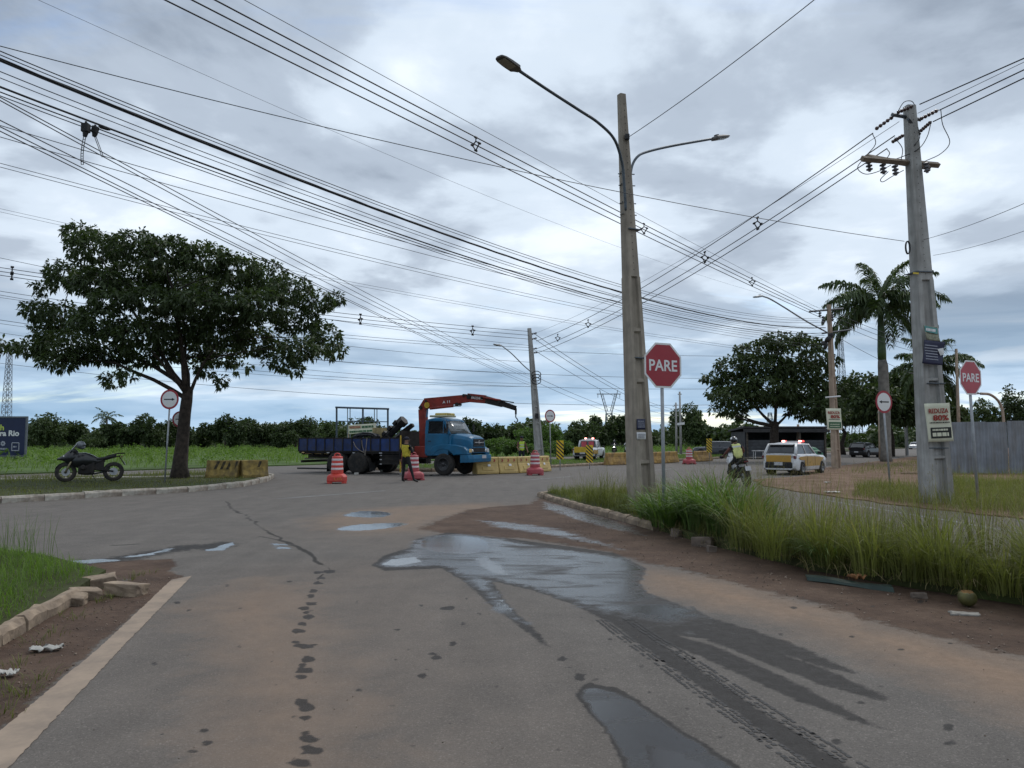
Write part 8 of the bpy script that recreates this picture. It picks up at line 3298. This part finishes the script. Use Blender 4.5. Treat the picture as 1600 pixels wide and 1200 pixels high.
def jersey(a, b_, label, z, wear):
    a, b_ = Vector((a[0], a[1], 0)), Vector((b_[0], b_[1], 0))
    c = (a + b_) / 2
    d = b_ - a
    t = empty('concrete_barrier', (c.x, c.y, z), math.atan2(d.y, d.x), label, 'barrier', 'striped concrete blocks on the far island')
    L_ = d.length - .02
    m_ = MB()
    sec = [(-.32, 0), (-.32, .10), (-.20, .30), (-.14, .70), (.14, .70), (.20, .30), (.32, .10), (.32, 0)]
    m_.loft([[(x, y_ + rnd.uniform(-.008, .008), z_ + rnd.uniform(-.008, .008)) for y_, z_ in sec] for x in np.linspace(-L_ / 2, L_ / 2, 7)])
    m_.build('block', M('old_yellow_paint', (0.27, 0.19, 0.055), .85, .3, 5, .3, dirt=(0.075, 0.058, 0.036), dirt_amt=.85, dirt_scale=3), t, False, .015)
    x = -L_ / 2 + .06
    while x < L_ / 2 - .2:
        if rnd.random() > wear:
            m_ = MB()
            def sy(z_):
                return -(.20 - (z_ - .30) / .40 * .06) - .0035
            m_.add([(x, sy(.33), .33), (x + .11, sy(.33), .33), (x + .24, sy(.66), .66), (x + .13, sy(.66), .66)], [(0, 1, 2, 3)])
            m_.build('black_stripe', M('worn_black_paint', (0.022, 0.02, 0.016), .85, .3, 6, dirt=(0.12, 0.085, 0.03), dirt_amt=.7, dirt_scale=7), t)
        x += .25
    return t


jersey(G(324, 746, .14), G(374, 746, .14), 'concrete block with black and yellow stripes on the left of the pair', .14, .05)
jersey(G(376, 746, .14), G(417, 745, .14), 'worn yellow concrete block on the right of the pair near the island tip', .14, .4)

# litter and odd things
coco = empty('coconut', gz(1512, 948, None, .0), 0.4, 'green coconut shell with a hacked-open top lying on the muddy island edge', 'coconut')
coco.scale = (.82, .82, .82)
m_ = MB()
m_.ell((0, 0, .105), (.105, .105, .10), 18, 12)
o = m_.build('husk', M('coconut_green', (0.085, 0.078, 0.022), .6, .25, 9), coco, True)
for v_ in o.data.vertices:
    if v_.co.z > .165:
        v_.co.z = .165 + rnd.uniform(-.006, .012)
m_ = MB()
m_.lathe([(.070, .166), (.058, .185), (.048, .160), (.02, .14)], 12, None, True)
m_.build('cut_rim', M('coconut_fibre', (0.22, 0.12, 0.045), .9, .35, 20), coco)


def scrap(nm, c, W, D, mat, label, cat, rz, lift=.03, n=9, crump=.03, z0=.006, thick=.006):
    """crumpled flat litter: a wrinkled solid sheet"""
    vs, fs = [], []
    for j in range(n + 1):
        for i in range(n + 1):
            u, v_ = i / n - .5, j / n - .5
            k_ = 1 - .3 * rnd.random() * (abs(u) > .4 or abs(v_) > .4)
            vs.append((u * W * k_, v_ * D * k_, z0 + lift * abs(math.sin(u * 7 + v_ * 4)) * .5 + rnd.uniform(0, crump)))
    for j in range(n):
        for i in range(n):
            a = j * (n + 1) + i
            fs.append((a, a + 1, a + n + 2, a + n + 1))
    m_ = MB()
    m_.add(vs, fs)
    o = m_.build(nm, mat, None, True)
    o.modifiers.new('solid', 'SOLIDIFY').thickness = thick
    o.location = c
    o.rotation_euler = (0, 0, rz)
    return tag(o, label, cat)


white_pl = M('litter_white', (0.42, 0.41, 0.38), .6, .1, 8, dirt=(0.3, 0.26, 0.2), dirt_amt=.5)
grey_pl = M('litter_grey', (0.30, 0.30, 0.29), .6, .2, 8)
scrap('litter_wrapper', gz(72, 1018), .24, .09, white_pl, 'crumpled white wrapper on the dirt beside the edge line', 'litter', .35, .03)
scrap('litter_bag', gz(8, 1058), .16, .10, white_pl, 'small white plastic scrap at the left edge on the dirt', 'litter', .1, .04)
scrap('litter_slab', gz(1508, 960), .30, .16, M('pale_rubble', (0.26, 0.24, 0.21), .9, .2, 9), 'flat pale piece of rubble below the coconut', 'rubble', -.2, .01, 6, .012, .006, .02)
scrap('litter_plate', gz(1300, 772, None, .035), .50, .28, white_pl, 'white scrap lying at the edge of the dirt corner by the slip lane', 'litter', .2, .05)
scrap('litter_scrap', gz(1293, 756, None, .035), .35, .2, white_pl, 'tiny white scrap in the middle of the dirt corner', 'litter', .9, .04)
brd = MB()
ga, gb = G(1262, 908), G(1398, 926)
d_ = gb - ga
brd.loft([[ga + d_ * k_ + Vector((0, 0, .005 + .008 * math.sin(k_ * 5))), ga + d_ * k_ + Vector((.02, .10, .02)), ga + d_ * k_ + Vector((.02, .12, .055 + .01 * math.sin(k_ * 7))), ga + d_ * k_ + Vector((0, .03, .045 + .01 * math.sin(k_ * 9)))] for k_ in np.linspace(0, 1, 9)])
o = brd.build('green_trim', M('dark_green_strip', (0.016, 0.032, 0.024), .5, .2, 6), None)
tag(o, 'long dark green plastic strip lying at the foot of the island grass', 'plastic strip')
scrap('dry_husk', gz(1338, 913, None, .05), .22, .12, M('dry_husk', (0.28, 0.13, 0.055), .9, .3, 9), 'orange-brown dry husk lying on the green strip under the grass', 'husk', .3, .08)
o = MB()
bt = o
bt.tube([(0, 0, 0), (.5, -.06, .02), (1.1, -.02, .0), (1.7, -.1, .03)], .05, 6)
o = bt.build('fallen_post', M('grey_log', (0.28, 0.2, 0.14), .9, .2, 6), None, True)
o.location = gz(1408, 742, None, .09)
tag(o, 'fallen pale wooden post lying in the grass left of the utility pole', 'log')
for (px_, py_), s_, lb in (((598, 738), .16, 'white stone chock behind the truck rear wheel'), ((557, 741.5), .12, 'small white stone beside the truck rear wheel')):
    rock('chock', gz(px_, py_, None, s_ * .3), (s_ * 1.6, s_, s_), white_pl, (0, 0, .4), lb, 'stone')
scrap('road_scrap', gz(672, 744), .9, .22, M('dark_scrap', (0.03, 0.028, 0.026), .8, .3), 'dark flattened scrap on the road beside the second drum', 'litter', -.1, .06)
mb = MB()
mb.box((0, 0, .04), (3.0, .5, .08))
o = mb.build('kerb_ramp', M('black_rubber_mat', (0.018, 0.018, 0.018), .8, .2), None, False, .02)
o.location = gz(500, 733, None, 0)
o.rotation_euler = (0, 0, -PHI)
tag(o, 'long black slab lying on the road under the truck tail', 'slab')
# far low roofs beyond the fields
for px_, py_, Y, W, m_, lb in ((95, 697, 230, 9, M('far_roof_red', (0.16, 0.06, 0.04), .9, .2), 'low red earth bank or roof seen beyond the billboard'), (1140, 690, 260, 14, M('far_wall_white', (0.5, 0.48, 0.45), .9, .1), 'pale low building far off left of the shed')):
    c = P(px_, py_, Y)
    t = empty('far_building', (c.x, c.y, .05), 0, lb, 'building')
    MB().box((0, 0, 1.1), (W, 5, 2.2)).build('wall', m_, t)
    mb = MB()
    mb.prism([(-2.9, 2.2), (2.9, 2.2), (0, 3.2)], -W / 2 - .3, W / 2 + .3, 'x')
    mb.build('roof', M('far_roof_red', (0.16, 0.06, 0.04)), t)
    for k_ in (-.25, .25):
        MB().box((W * k_, -2.52, 1.2), (1.0, .06, .9)).build('window', glass_d, t)
